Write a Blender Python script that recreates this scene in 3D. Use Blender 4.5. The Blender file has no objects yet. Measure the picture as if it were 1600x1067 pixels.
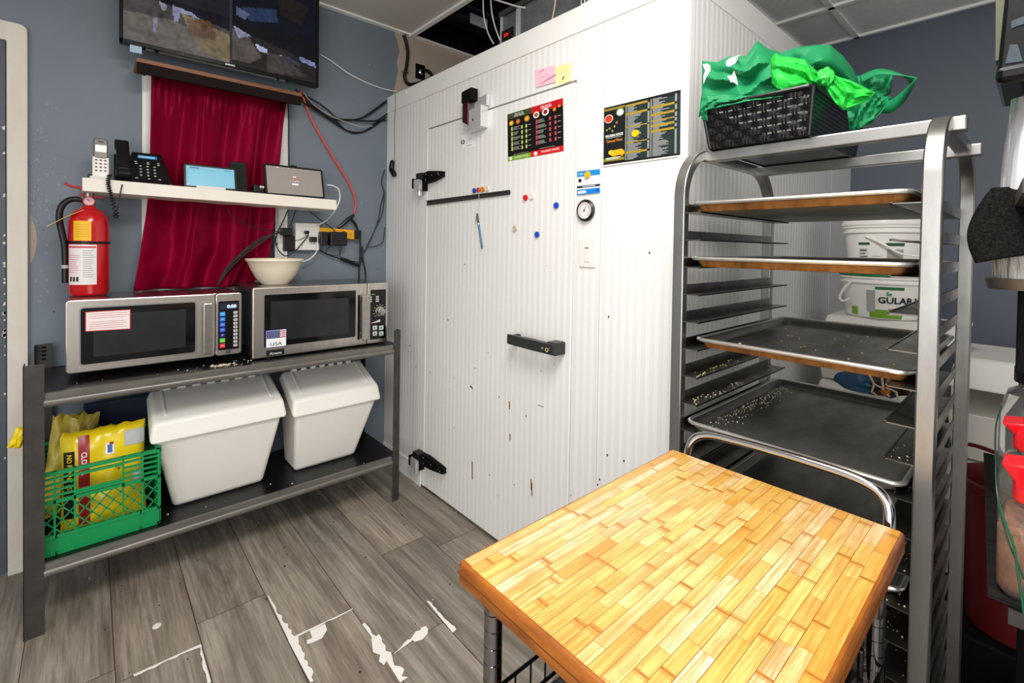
import bpy, bmesh, math, random
from mathutils import Vector, Matrix, noise
random.seed(7)
R = math.radians
scene = bpy.context.scene
C = scene.collection

# ------------------------------------------------------------------ camera
F_PX, PPX, PPY, CAM_H = 740.03, 800.0, 397.2, 1.355
_ya, _pi, _ro = R(48.26), R(.962), R(.885)
_F = Vector((math.cos(_ya), math.sin(_ya), 0)); _R = Vector((math.sin(_ya), -math.cos(_ya), 0)); _U = Vector((0, 0, 1))
_F2 = _F*math.cos(_pi) - _U*math.sin(_pi); _U2 = _U*math.cos(_pi) + _F*math.sin(_pi)
_R3 = _R*math.cos(_ro) + _U2*math.sin(_ro); _U3 = _U2*math.cos(_ro) - _R*math.sin(_ro)
cd = bpy.data.cameras.new('camera'); cam = bpy.data.objects.new('camera', cd); C.objects.link(cam)
cam.matrix_world = Matrix(((_R3.x, _U3.x, -_F2.x, 0), (_R3.y, _U3.y, -_F2.y, 0), (_R3.z, _U3.z, -_F2.z, CAM_H), (0, 0, 0, 1)))
cd.sensor_width = 36; cd.lens = F_PX/1600*36; cd.shift_y = -(533.5-PPY)/1600; cd.clip_start = .02
scene.camera = cam
# ------------------------------------------------------------------ light
scene.view_settings.view_transform = 'Standard'; scene.view_settings.look = 'None'
scene.view_settings.gamma = 1; scene.view_settings.use_curve_mapping = False
scene.view_settings.exposure = 0.0
w = bpy.data.worlds.new('world'); scene.world = w; w.use_nodes = True
nt = w.node_tree; bg = nt.nodes['Background']
tc = nt.nodes.new('ShaderNodeTexCoord'); sx = nt.nodes.new('ShaderNodeSeparateXYZ'); cr = nt.nodes.new('ShaderNodeValToRGB')
mr = nt.nodes.new('ShaderNodeMapRange'); mr.inputs[1].default_value = -1; mr.inputs[2].default_value = 1
nt.links.new(tc.outputs['Generated'], sx.inputs[0]); nt.links.new(sx.outputs['Z'], mr.inputs[0]); nt.links.new(mr.outputs[0], cr.inputs[0]); nt.links.new(cr.outputs[0], bg.inputs[0])
e = cr.color_ramp.elements; e[0].position = .3; e[0].color = (.22, .21, .20, 1); e[1].position = .62; e[1].color = (.9, .9, .92, 1)
bg.inputs[1].default_value = .85
def area(name, loc, target, sx_, sy_, power, col=(1, .97, .93)):
    l = bpy.data.lights.new(name, 'AREA'); l.shape = 'RECTANGLE'; l.size = sx_; l.size_y = sy_; l.energy = power; l.color = col
    o = bpy.data.objects.new(name, l); C.objects.link(o); o.location = loc
    o.rotation_euler = (Vector(target)-Vector(loc)).to_track_quat('-Z', 'Y').to_euler(); return o
area('kitchen_ceiling_light', (.30, .25, 2.62), (.45, .35, 0), .6, 1.2, 52)
area('added_fill_light', (-1.25, -.75, 1.5), (1.5, .5, 1.1), 2.8, 1.9, 50, (1, .98, .96))  # added soft fill from behind the camera, no known source there

# ------------------------------------------------------------------ pixel -> point on a plane of the room
CAM = Vector((0, 0, CAM_H))
def on(ax, u, v, val):
    d = _F2 + _R3*((u-PPX)/F_PX) - _U3*((v-PPY)/F_PX)
    return CAM + d*((val-CAM[ax])/d[ax])
def X_(u, v, x): return on(0, u, v, x)
def Y_(u, v, y): return on(1, u, v, y)
def Z_(u, v, z): return on(2, u, v, z)

# ------------------------------------------------------------------ materials
def lin(h):
    if not isinstance(h, str): return tuple(h)
    h = h.lstrip('#'); o = []
    for i in (0, 2, 4):
        c = int(h[i:i+2], 16)/255; o.append(c/12.92 if c <= .04045 else ((c+.055)/1.055)**2.4)
    return tuple(o)
_M = {}
def mat(name, col='#808080', rough=.5, metal=0., var=0., vscale=8., vcol=None, stretch=(1, 1, 1), bump=0., bscale=60., emit=0., trans=0., attr=None, coat=0., ior=1.45, rvar=0., sheen=0., alpha=1.):
    if name in _M: return _M[name]
    m = bpy.data.materials.new(name); m.use_nodes = True; n = m.node_tree; b = n.nodes['Principled BSDF']
    c = lin(col) + (1,)
    b.inputs['Base Color'].default_value = c; b.inputs['Roughness'].default_value = rough; b.inputs['Metallic'].default_value = metal
    b.inputs['IOR'].default_value = ior
    if trans: b.inputs['Transmission Weight'].default_value = trans
    if coat: b.inputs['Coat Weight'].default_value = coat; b.inputs['Coat Roughness'].default_value = .1
    if sheen: b.inputs['Sheen Weight'].default_value = sheen; b.inputs['Sheen Roughness'].default_value = .3; b.inputs['Sheen Tint'].default_value = lin(vcol or col)+(1,)
    if alpha < 1: b.inputs['Alpha'].default_value = alpha
    src = None
    if attr:
        a = n.nodes.new('ShaderNodeAttribute'); a.attribute_name = attr; src = a.outputs['Color']
        n.links.new(src, b.inputs['Base Color'])
    if var or bump or rvar:
        t = n.nodes.new('ShaderNodeTexCoord'); mp = n.nodes.new('ShaderNodeMapping'); mp.inputs['Scale'].default_value = stretch
        n.links.new(t.outputs['Object'], mp.inputs['Vector'])
    if var or rvar:
        ns = n.nodes.new('ShaderNodeTexNoise'); ns.inputs['Scale'].default_value = vscale; ns.inputs['Detail'].default_value = 6; ns.inputs['Roughness'].default_value = .65
        n.links.new(mp.outputs[0], ns.inputs['Vector'])
        rp = n.nodes.new('ShaderNodeValToRGB'); rp.color_ramp.elements[0].position = .35; rp.color_ramp.elements[1].position = .7
        n.links.new(ns.outputs[0], rp.inputs[0])
    if var:
        mx = n.nodes.new('ShaderNodeMix'); mx.data_type = 'RGBA'; mu = n.nodes.new('ShaderNodeMath'); mu.operation = 'MULTIPLY'; mu.inputs[1].default_value = var
        n.links.new(rp.outputs[0], mu.inputs[0]); n.links.new(mu.outputs[0], mx.inputs[0])
        mx.inputs[6].default_value = c; mx.inputs[7].default_value = lin(vcol or '#202020')+(1,)
        if src: n.links.new(src, mx.inputs[6])
        n.links.new(mx.outputs[2], b.inputs['Base Color'])
    if rvar:
        m2 = n.nodes.new('ShaderNodeMapRange'); m2.inputs[3].default_value = max(0, rough-rvar); m2.inputs[4].default_value = min(1, rough+rvar)
        n.links.new(ns.outputs[0], m2.inputs[0]); n.links.new(m2.outputs[0], b.inputs['Roughness'])
    if bump:
        nb = n.nodes.new('ShaderNodeTexNoise'); nb.inputs['Scale'].default_value = bscale; nb.inputs['Detail'].default_value = 4
        n.links.new(mp.outputs[0], nb.inputs['Vector']); bp = n.nodes.new('ShaderNodeBump'); bp.inputs['Strength'].default_value = bump; bp.inputs['Distance'].default_value = .01
        n.links.new(nb.outputs[0], bp.inputs['Height']); n.links.new(bp.outputs[0], b.inputs['Normal'])
    if emit:
        b.inputs['Emission Strength'].default_value = emit; b.inputs['Emission Color'].default_value = c
        if src: n.links.new(src, b.inputs['Emission Color'])
    _M[name] = m; return m
def ink(col, rough=.45, emit=0.):
    return mat('ink %s %.2f %.1f' % (col, rough, emit), col, rough, emit=emit)

def ribbed(name, col, axis, period, col2, depth=.5):
    m = mat(name, col, .35, var=.12, vscale=2.2, vcol=col2, stretch=(1, 1, .4)); n = m.node_tree; b = n.nodes['Principled BSDF']
    t = n.nodes.new('ShaderNodeTexCoord'); s = n.nodes.new('ShaderNodeSeparateXYZ'); n.links.new(t.outputs['Object'], s.inputs[0])
    mu = n.nodes.new('ShaderNodeMath'); mu.operation = 'MULTIPLY'; mu.inputs[1].default_value = 1/period; n.links.new(s.outputs[axis], mu.inputs[0])
    fr = n.nodes.new('ShaderNodeMath'); fr.operation = 'FRACT'; n.links.new(mu.outputs[0], fr.inputs[0])
    rp = n.nodes.new('ShaderNodeValToRGB'); el = rp.color_ramp.elements; el[0].position = .0; el[0].color = (0, 0, 0, 1); el[1].position = .12; el[1].color = (1, 1, 1, 1)
    a = rp.color_ramp.elements.new(.5); a.color = (1, 1, 1, 1); a2 = rp.color_ramp.elements.new(.62); a2.color = (.35, .35, .35, 1); a3 = rp.color_ramp.elements.new(.95); a3.color = (.35, .35, .35, 1)
    n.links.new(fr.outputs[0], rp.inputs[0])
    bp = n.nodes.new('ShaderNodeBump'); bp.inputs['Strength'].default_value = depth; bp.inputs['Distance'].default_value = .002
    n.links.new(rp.outputs[0], bp.inputs['Height']); n.links.new(bp.outputs[0], b.inputs['Normal'])
    old = b.inputs['Base Color'].links[0].from_socket
    mx = n.nodes.new('ShaderNodeMix'); mx.data_type = 'RGBA'; mx.blend_type = 'MULTIPLY'; mx.inputs[0].default_value = 1
    r2 = n.nodes.new('ShaderNodeMapRange'); r2.inputs[3].default_value = .91; r2.inputs[4].default_value = 1  # rib shade also put into the base colour, darker in the grooves
    n.links.new(rp.outputs[0], r2.inputs[0]); cc = n.nodes.new('ShaderNodeCombineColor')
    for i in range(3): n.links.new(r2.outputs[0], cc.inputs[i])
    n.links.new(old, mx.inputs[6]); n.links.new(cc.outputs[0], mx.inputs[7]); n.links.new(mx.outputs[2], b.inputs['Base Color'])
    return m

def rope_grain(name, axis_scale, attr, dark, rough, amt, extra=None, emitless=True, coat=0):
    """wood: per-face colour attribute darkened by stretched noise grain"""
    m = bpy.data.materials.new(name); m.use_nodes = True; n = m.node_tree; b = n.nodes['Principled BSDF']; b.inputs['Roughness'].default_value = rough
    if coat: b.inputs['Coat Weight'].default_value = coat; b.inputs['Coat Roughness'].default_value = .25
    a = n.nodes.new('ShaderNodeAttribute'); a.attribute_name = attr
    t = n.nodes.new('ShaderNodeTexCoord'); va = n.nodes.new('ShaderNodeVectorMath'); va.operation = 'ADD'
    sc = n.nodes.new('ShaderNodeVectorMath'); sc.operation = 'SCALE'; sc.inputs['Scale'].default_value = 23.7
    off = n.nodes.new('ShaderNodeAttribute'); off.attribute_name = 'off'
    n.links.new(off.outputs['Color'], sc.inputs[0]); n.links.new(t.outputs['Object'], va.inputs[0]); n.links.new(sc.outputs[0], va.inputs[1])
    cur = a.outputs['Color']
    for k, (s3, scale, lo, hi, am) in enumerate(axis_scale):
        mp = n.nodes.new('ShaderNodeMapping'); mp.inputs['Scale'].default_value = s3; n.links.new(va.outputs[0], mp.inputs['Vector'])
        ns = n.nodes.new('ShaderNodeTexNoise'); ns.inputs['Scale'].default_value = scale; ns.inputs['Detail'].default_value = 7; ns.inputs['Roughness'].default_value = .6; ns.inputs['Distortion'].default_value = 1.2 if k == 0 else .2
        n.links.new(mp.outputs[0], ns.inputs['Vector'])
        r = n.nodes.new('ShaderNodeMapRange'); r.inputs[1].default_value = lo; r.inputs[2].default_value = hi; r.inputs[3].default_value = am; r.inputs[4].default_value = 0
        n.links.new(ns.outputs[0], r.inputs[0])
        mx = n.nodes.new('ShaderNodeMix'); mx.data_type = 'RGBA'; n.links.new(r.outputs[0], mx.inputs[0]); n.links.new(cur, mx.inputs[6]); mx.inputs[7].default_value = lin(dark)+(1,)
        cur = mx.outputs[2]
    n.links.new(cur, b.inputs['Base Color']); _M[name] = m; return m

# ------------------------------------------------------------------ mesh builder
class Frame:
    def __init__(s, o, u, v, n): s.o, s.u, s.v, s.n = Vector(o), Vector(u), Vector(v), Vector(n)
    def p(s, a, b, c=0.): return s.o + s.u*a + s.v*b + s.n*c
FRONT = lambda x: Frame((x, 0, 0), (0, -1, 0), (0, 0, 1), (-1, 0, 0))      # faces -X
WALL = lambda y: Frame((0, y, 0), (1, 0, 0), (0, 0, 1), (0, -1, 0))        # faces -Y
TOP = lambda z: Frame((0, 0, z), (1, 0, 0), (0, 1, 0), (0, 0, 1))

class MB:
    def __init__(s): s.v = []; s.f = []; s.m = []; s.mats = []; s.col = None
    def mi(s, m):
        if m not in s.mats: s.mats.append(m)
        return s.mats.index(m)
    def add(s, vs, fs, m=None, M=None):
        k = len(s.v); s.v += [(M @ Vector(v)) if M else Vector(v) for v in vs]
        i = s.mi(m) if m else 0
        for f in fs: s.f.append([a+k for a in f]); s.m.append(i)
        return s
    def box(s, x0, x1, y0, y1, z0, z1, m=None, M=None):
        vs = [(x, y, z) for x in (x0, x1) for y in (y0, y1) for z in (z0, z1)]
        return s.add(vs, [(0, 1, 3, 2), (4, 6, 7, 5), (0, 4, 5, 1), (2, 3, 7, 6), (0, 2, 6, 4), (1, 5, 7, 3)], m, M)
    def hexa(s, b, t, m=None, M=None):     # bottom 4 pts, top 4 pts (same order)
        return s.add(list(b)+list(t), [(3, 2, 1, 0), (4, 5, 6, 7), (0, 1, 5, 4), (1, 2, 6, 5), (2, 3, 7, 6), (3, 0, 4, 7)], m, M)
    def prism(s, fr, pts, c0, c1, m=None, M=None):
        n = len(pts); A = sum(pts[i][0]*pts[(i+1) % n][1]-pts[(i+1) % n][0]*pts[i][1] for i in range(n))
        if A < 0: pts = pts[::-1]
        vs = [fr.p(a, b, c0) for a, b in pts] + [fr.p(a, b, c1) for a, b in pts]
        fs = [list(range(n))[::-1], list(range(n, 2*n))] + [(i, (i+1) % n, n+(i+1) % n, n+i) for i in range(n)]
        return s.add(vs, fs, m, M)
    def flat(s, fr, pts, c, m=None):
        return s.add([fr.p(a, b, c) for a, b in pts], [list(range(len(pts)))], m)
    def tube(s, pts, r, n=8, m=None, closed=False, caps=True, M=None, flatten=None):
        pts = [Vector(p) for p in pts]; N = len(pts); rr = r if isinstance(r, (list, tuple)) else [r]*N
        up = None; rings = []
        for i in range(N):
            a = pts[(i-1) % N] if (closed or i) else pts[0]; b = pts[(i+1) % N] if (closed or i < N-1) else pts[-1]
            t = (b-a).normalized() if (b-a).length > 1e-9 else Vector((0, 0, 1))
            if up is None: up = Vector((0, 0, 1)) if abs(t.z) < .9 else Vector((1, 0, 0))
            sd = t.cross(up)
            if sd.length < 1e-6: sd = t.orthogonal()
            sd.normalize(); up = sd.cross(t).normalized()
            rings.append([pts[i] + (sd*math.cos(2*math.pi*k/n) + up*math.sin(2*math.pi*k/n))*rr[i] for k in range(n)])
        vs = [p for ring in rings for p in ring]; fs = []
        for i in range(N if closed else N-1):
            j = (i+1) % N
            for k in range(n): fs.append((i*n+k, i*n+(k+1) % n, j*n+(k+1) % n, j*n+k))
        if caps and not closed: fs.append(list(range(n))[::-1]); fs.append([(N-1)*n+k for k in range(n)])
        return s.add(vs, fs, m, M)
    def bar(s, pts, side, w_, t_, m=None, M=None, closed=False):
        """rectangular section swept on pts; side = width direction (constant)"""
        pts = [Vector(p) for p in pts]; side = Vector(side).normalized(); N = len(pts); rings = []
        for i in range(N):
            a = pts[max(i-1, 0)]; b = pts[min(i+1, N-1)]; t = (b-a).normalized(); q = t.cross(side).normalized()
            rings.append([pts[i]+side*(w_/2)*sa+q*(t_/2)*sb for sa, sb in ((-1, -1), (1, -1), (1, 1), (-1, 1))])
        vs = [p for r_ in rings for p in r_]; fs = []
        for i in range(N-1):
            for k in range(4): fs.append((i*4+k, i*4+(k+1) % 4, (i+1)*4+(k+1) % 4, (i+1)*4+k))
        fs += [(3, 2, 1, 0), tuple((N-1)*4+k for k in range(4))]
        return s.add(vs, fs, m, M)
    def lathe(s, prof, o=(0, 0, 0), n=24, m=None, ax='Z', M=None, sy=1.):
        o = Vector(o); vs = []
        for r, z in prof:
            for k in range(n):
                a = 2*math.pi*k/n; x, y = r*math.cos(a), r*math.sin(a)*sy
                vs.append(o + (Vector((x, y, z)) if ax == 'Z' else Vector((z, x, y)) if ax == 'X' else Vector((x, z, y))))
        fs = []
        for i in range(len(prof)-1):
            for k in range(n): fs.append((i*n+k, i*n+(k+1) % n, (i+1)*n+(k+1) % n, (i+1)*n+k))
        if prof[0][0] > 1e-6: fs.append(list(range(n))[::-1])
        if prof[-1][0] > 1e-6: fs.append([(len(prof)-1)*n+k for k in range(n)])
        return s.add(vs, fs, m, M)
    def disc(s, fr, a, b, r, c0, c1, m=None, n=24, ry=None):
        return s.prism(fr, [(a+r*math.cos(2*math.pi*k/n), b+(ry or r)*math.sin(2*math.pi*k/n)) for k in range(n)], c0, c1, m)
    def text(s, fr, txt, a, b, h, c, m, width=None, align='L', bold=0., shear=0.):
        vs, fs, w_ = text_geo(txt, bold)
        if not fs: return s
        sx_ = h; 
        if width: sx_ = width/w_
        sh = {'L': 0, 'C': -w_/2, 'R': -w_}[align]
        return s.add([fr.p(a+(x+sh+shear*y)*sx_, b+y*h, c) for x, y in vs], fs, m)
    def build(s, name, m=None, parent=None, bevel=0., smooth=False, seg=2, sub=0, label=None, recalc=True, solid=0.):
        me = bpy.data.meshes.new(name)
        inv = root_of(parent).matrix_world.inverted() if parent else None
        vs = [(inv @ v) if inv else v for v in s.v]
        org = None
        if not parent:
            lo = [min(v[i] for v in vs) for i in range(3)]; hi = [max(v[i] for v in vs) for i in range(3)]
            org = Vector(((lo[0]+hi[0])/2, (lo[1]+hi[1])/2, lo[2])); vs = [v-org for v in vs]
        me.from_pydata([tuple(v) for v in vs], [], s.f)
        ms = s.mats or ([m] if m else [])
        for q in ms: me.materials.append(q)
        if s.mats: me.polygons.foreach_set('material_index', s.m)
        if s.col:
            for nm, cols in s.col.items():
                at = me.color_attributes.new(nm, 'FLOAT_COLOR', 'CORNER'); k = 0
                for p in me.polygons:
                    for li in p.loop_indices: at.data[li].color = tuple(cols[p.index])+(1,)
        bm = bmesh.new(); bm.from_mesh(me)
        if recalc: bmesh.ops.recalc_face_normals(bm, faces=bm.faces)
        if smooth:
            for f in bm.faces: f.smooth = True
            for e_ in bm.edges:
                if len(e_.link_faces) == 2 and e_.calc_face_angle(0) > R(38): e_.smooth = False
        bm.to_mesh(me); bm.free()
        o = bpy.data.objects.new(name, me); C.objects.link(o)
        if parent: o.parent = parent
        else: o.location = org; bpy.context.view_layer.update()
        if solid: q = o.modifiers.new('solid', 'SOLIDIFY'); q.thickness = solid; q.offset = 0
        if bevel:
            q = o.modifiers.new('bevel', 'BEVEL'); q.width = bevel; q.segments = seg; q.limit_method = 'ANGLE'; q.angle_limit = R(35)
        if sub: q = o.modifiers.new('sub', 'SUBSURF'); q.levels = sub; q.render_levels = sub
        if label: o['label'] = label
        return o
_T = {}
def text_geo(txt, bold=0.):
    k = (txt, bold)
    if k in _T: return _T[k]
    cu = bpy.data.curves.new('t', 'FONT'); cu.body = txt; cu.offset = bold; cu.resolution_u = 2
    o = bpy.data.objects.new('t', cu); C.objects.link(o); bpy.context.view_layer.update()
    me = o.to_mesh(); vs = [(v.co.x, v.co.y) for v in me.vertices]; fs = [tuple(p.vertices) for p in me.polygons]
    o.to_mesh_clear(); bpy.data.objects.remove(o); bpy.data.curves.remove(cu)
    x0 = min([v[0] for v in vs] or [0]); w_ = max([v[0] for v in vs] or [1])-x0; hh = .73
    _T[k] = ([((x-x0)/hh, y/hh) for x, y in vs], fs, w_/hh); return _T[k]
def root_of(o):
    while o.parent: o = o.parent
    return o
def tag(o, label, cat, group=None, kind=None):
    if label: o['label'] = label
    if cat: o['category'] = cat
    if group: o['group'] = group
    if kind: o['kind'] = kind
    return o
def thing(name, loc, label, cat, group=None, rz=0.):
    o = bpy.data.objects.new(name, None); C.objects.link(o); o.empty_display_size = .05
    o.matrix_world = Matrix.Translation(Vector(loc)) @ Matrix.Rotation(rz, 4, 'Z'); o.location = loc; o.rotation_euler = (0, 0, rz)
    bpy.context.view_layer.update(); return tag(o, label, cat, group)
def struct(o): o['kind'] = 'structure'; return o
def copy_tree(o, parent=None, M=None):
    c = o.copy(); C.objects.link(c); c.parent = parent
    for ch in list(o.children): copy_tree(ch, c)
    return c
def arc(cx, cy, r, a0, a1, n=8): return [(cx+r*math.cos(R(a0+(a1-a0)*i/n)), cy+r*math.sin(R(a0+(a1-a0)*i/n))) for i in range(n+1)]
def rrect(x0, y0, x1, y1, r, n=4):
    return arc(x1-r, y0+r, r, -90, 0, n)+arc(x1-r, y1-r, r, 0, 90, n)+arc(x0+r, y1-r, r, 90, 180, n)+arc(x0+r, y0+r, r, 180, 270, n)
def spline(pts, n=6, closed=False):
    P = [Vector(p) for p in pts]; N = len(P); out = []
    for i in range(N if closed else N-1):
        p0 = P[(i-1) % N] if (closed or i) else P[0]; p1 = P[i]; p2 = P[(i+1) % N]; p3 = P[(i+2) % N] if (closed or i+2 < N) else P[-1]
        for k in range(n):
            t = k/n; out.append(.5*((2*p1)+(p2-p0)*t+(2*p0-5*p1+4*p2-p3)*t*t+(3*p1-p0-3*p2+p3)*t**3))
    if not closed: out.append(P[-1])
    return out
YW, XF = 2.752, 1.39
def wp(u, v, off=.006): return Y_(u, v, YW-off)
# ================================================================== SETTING
M_steel = mat('brushed steel', '#b9b5ae', .28, 1., var=.35, vscale=5, vcol='#8d8880', stretch=(1, 1, 12), rvar=.12)
M_chrome = mat('chrome', '#d6d6d8', .1, 1.)
M_alu = mat('worn aluminium', '#b4b3b0', .34, 1., var=.5, vscale=14, vcol='#77736d', stretch=(1, 1, .25), rvar=.15)
M_alu_dark = mat('dull aluminium', '#8a8781', .4, 1., var=.5, vscale=18, vcol='#45423d', rvar=.15)
M_black = mat('black plastic', '#0d0d0f', .35)
M_blackm = mat('matt black', '#0a0a0b', .7)
M_rubber = mat('black rubber', '#101010', .5, bump=.3, bscale=300)
M_cable = mat('black cable', '#0b0b0d', .45)
M_white = mat('white plastic', '#e9e6df', .35)
M_whitec = mat('white cable', '#eceae6', .4)
M_gun = mat('gunmetal paint', '#4a4845', .42, .35, var=.6, vscale=9, vcol='#242220', rvar=.1)
M_glass = mat('clear plastic', '#f4f6f5', .08, 0, trans=.95, ior=1.3)

# floor of grey wood planks running along Y
fl = MB(); cols = []; offs = []
pw, px0 = .222, .0605
fixed = {0: 1.855, 1: 1.965, 2: 1.682, 3: 1.406, 4: 1.888, 5: 1.781}
for k in range(-9, 16):
    x0 = px0+k*pw; j = fixed.get(k, random.uniform(.3, 1.5)); L = 1.22
    y = j-L*4
    while y < 2.8:
        a, b = max(y, -2.2), min(y+L, 2.76)
        if b-a > .05:
            g = .0011
            fl.add([(x0+g, a+g, 0), (x0+pw-g, a+g, 0), (x0+pw-g, b-g, 0), (x0+g, b-g, 0)], [(0, 1, 2, 3)])
            t = random.uniform(.84, 1.12); c = lin('#b3a695'); c2 = lin('#aba397'); q = random.random()
            cols.append([t*(c[i]*(1-q)+c2[i]*q) for i in range(3)]); offs.append([random.random() for _ in range(3)])
        y += L
fl.col = {'tone': cols, 'off': offs}
M_floor = rope_grain('grey oak laminate', [((5, .55, 1), 2.1, .36, .62, .62), ((26, 1.1, 1), 3.2, .38, .60, .42), ((120, 4, 1), 4, .35, .6, .25)], 'tone', '#4a4034', .38, 1)
o = fl.build('floor', M_floor); struct(o); floor = o
g = MB(); g.box(px0-9*pw, px0+16*pw, -2.2, 2.77, -.03, -.002)
g.build('plank_gap', mat('dirty gap', '#2b2018', .8), floor)
chip = MB(); CH = mat('worn white patch', '#efece6', .55)
chipn = [0]
def chippoly(pts, jag=.004):
    P = [Z_(u, v, .0) for u, v in pts]; chipn[0] += 1; chip.add([(p.x, p.y, .0008+chipn[0]*.00002) for p in P], [list(range(len(P)))], CH)
random.seed(3)
def jagline(a, b, w0, w1, side=1, n=14):
    """ragged chip along a plank joint from pixel a to b; width w (px) on one side"""
    ax, ay = a; bx, by = b; L = math.hypot(bx-ax, by-ay); nx, ny = -(by-ay)/L*side, (bx-ax)/L*side
    e1 = [(ax+(bx-ax)*i/n, ay+(by-ay)*i/n) for i in range(n+1)]
    e2 = []
    for i in range(n+1):
        t = i/n; w_ = (w0+(w1-w0)*t)*random.uniform(.45, 1.25)
        e2.append((e1[i][0]+nx*w_, e1[i][1]+ny*w_))
    for i in range(n): chippoly([e1[i], e1[i+1], e2[i+1], e2[i]])
jagline((418, 931), (450, 999), 2, 11, -1)
jagline((450, 999), (551, 951), 2.5, 2.5, 1, 10)
jagline((450, 1001), (485, 1067), 12, 10, -1, 12)
chippoly([(484, 986), (508, 975), (511, 985), (503, 998), (490, 1004), (480, 1007), (479, 1001), (488, 997)])
chippoly([(451, 1003), (466, 994), (467, 1005), (461, 1018), (457, 1012)])
jagline((667, 940), (707, 989), 3, 8, -1, 11)
jagline((566, 976), (582, 998), 4, 6, -1, 5)
jagline((582, 998), (625, 1067), 10, 14, -1, 12)
chippoly([(580, 997), (600, 1012), (604, 1020), (606, 1030), (600, 1040), (592, 1034), (594, 1024), (583, 1020)])
jagline((616, 1022), (669, 984), 1.5, 9, -1, 9)
chippoly([(650, 987), (660, 985), (669, 982), (668, 991), (660, 1000), (648, 1004), (642, 998)])
jagline((208, 1055), (314, 1007), 3, 5, 1, 10)
jagline((313, 1008), (330, 1067), 3, 7, 1, 8)
chip.build('worn_patch', CH, floor)
sc_ = MB(); p = Z_(245, 978, 0); sc_.lathe([(.0, .0015), (.004, .0015), (.004, .003), (.013, .002), (.0135, 0)], (p.x, p.y, 0), 20, ink('#e9e4d8'))
sc_.build('screw_cover', None, floor)
deb = MB(); random.seed(11)
for _ in range(60):
    x, y = random.uniform(.0, 1.35), random.uniform(1.3, 2.7); r = random.uniform(.0015, .0045)
    deb.lathe([(r, 0), (r*.8, r*.5), (0, r*.6)], (x, y, .0002), 6, random.choice([ink('#3a2c1e'), ink('#2a2420'), ink('#c9bfae')]))
tag(deb.build('crumbs', None), 'scattered dark crumbs and specks on the grey plank floor', 'crumbs', kind='stuff')

# walls
M_wall = mat('blue grey wall paint', '#76818c', .5, var=.25, vscale=3.5, vcol='#67727e', bump=.12, bscale=25)
m = M_wall; n = m.node_tree
wl = MB(); wl.box(-2.2, 3.45, YW, YW+.12, 0, 3.3); wl_o = struct(wl.build('wall_left', M_wall))
pt = MB(); frw = WALL(YW)
edge = [(wp(u, v, 0).x, wp(u, v, 0).z) for u, v in [(617, 55), (621, 64), (624, 80), (620, 98), (622, 112), (618, 130), (614, 150), (612, 162)]]
pt.prism(frw, [(3.27, 2.2)]+[(3.27, 2.72), (edge[0][0], 2.72)]+edge+[(edge[-1][0], 2.2)], -.001, .0015)
pt.build('bare_plaster', mat('beige plaster', '#b8a897', .7, var=.3, vscale=4, vcol='#a39482'), wl_o)
pt = MB(); pt.box(.8, XB, YW-.004, YW, 2.71, 3.24) if False else pt.box(.8, 3.27, YW-.004, YW, 2.71, 3.24); pt.build('void_dark_sheet', M_blackm, wl_o)  # black sheet added on the wall to paint the dark of the open void
pt = MB(); P = [(47, 332), (52, 345), (57, 362), (58, 375), (56, 390), (54, 400), (50, 408), (47, 412), (46, 370)]
pt.prism(frw, [(wp(u, v, 0).x, wp(u, v, 0).z) for u, v in P], -.001, .0012)
pt.build('bare_plaster', mat('tan plaster', '#b49f8c', .7, var=.4, vscale=30, vcol='#8e857c'), wl_o)
pt = MB(); random.seed(5)
M_scuff = ink('#858f99', .6)
for _ in range(110):
    u, v = random.gauss(62, 16), random.gauss(300, 60)
    if u < 47 or u > 128: continue
    q = wp(u, v, 0); r = random.uniform(.002, .008)
    pt.prism(frw, [(q.x+r*random.uniform(.4, 1.2)*math.cos(a), q.z+1.6*r*random.uniform(.4, 1.2)*math.sin(a)) for a in [i*.9 for i in range(7)]], 0, .0006+_*.00002)
pt.build('scuff_mark', M_scuff, wl_o)
dots = MB()
for u, v in [(577, 101), (565, 317), (571, 361), (512, 295), (537, 360), (590, 420), (520, 405), (84, 487), (487, 395), (583, 352)]:
    q = wp(u, v, 0); dots.disc(frw, q.x, q.z, .003, 0, .0008, ink('#c9ccd0') if u % 2 else ink('#33363b'), 8)
dots.build('speck', None, wl_o)
M_back = mat('dark blue grey paint', '#59616d', .5, var=.2, vscale=2.5, vcol='#4c525d')
XB = 3.271
wb = MB(); wb.box(XB, XB+.12, -1.9, 2.9, 0, 3.3); struct(wb.build('wall_back', M_back))
bb = MB(); bb.box(1.235, 1.385, YW-.012, YW, 0, .09); bb.build('baseboard_left', M_white, None, .002); struct(bpy.data.objects['baseboard_left'])

# door at the far left with its casing
cs = MB(); M_case = mat('worn white casing', '#e2ddd2', .45, var=.55, vscale=9, vcol='#cdbfae', stretch=(1, 1, .4))
cs.prism(frw, [(-.2445, 0), (-.186, 0)]+arc(-.211, 2.185, .025, 0, 90, 5)+[(-.75, 2.21), (-.75, 2.135), (-.2445, 2.135)], 0, .022)
struct(cs.build('trim_1', M_case, None, .003))
dr = MB(); dr.box(-.75, -.249, YW-.012, YW, .012, 2.132); d1 = struct(dr.build('door_1', mat('slate door', '#545d69', .5, var=.3, vscale=6, vcol='#3d434c')))
ch = MB(); random.seed(9)
for k in range(26):
    z = random.choice([random.uniform(.95, 1.35), random.uniform(.4, 2)]); r = random.uniform(.003, .009)
    ch.prism(frw, [(-.2505-random.uniform(0, r*1.3), z-r), (-.249, z-r*.6), (-.249, z+r), (-.2505-random.uniform(r*.3, r*1.4), z+r*.5)], .0122, .0134)
ch.build('paint_chip', ink('#d8d2c6'), d1)

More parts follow.
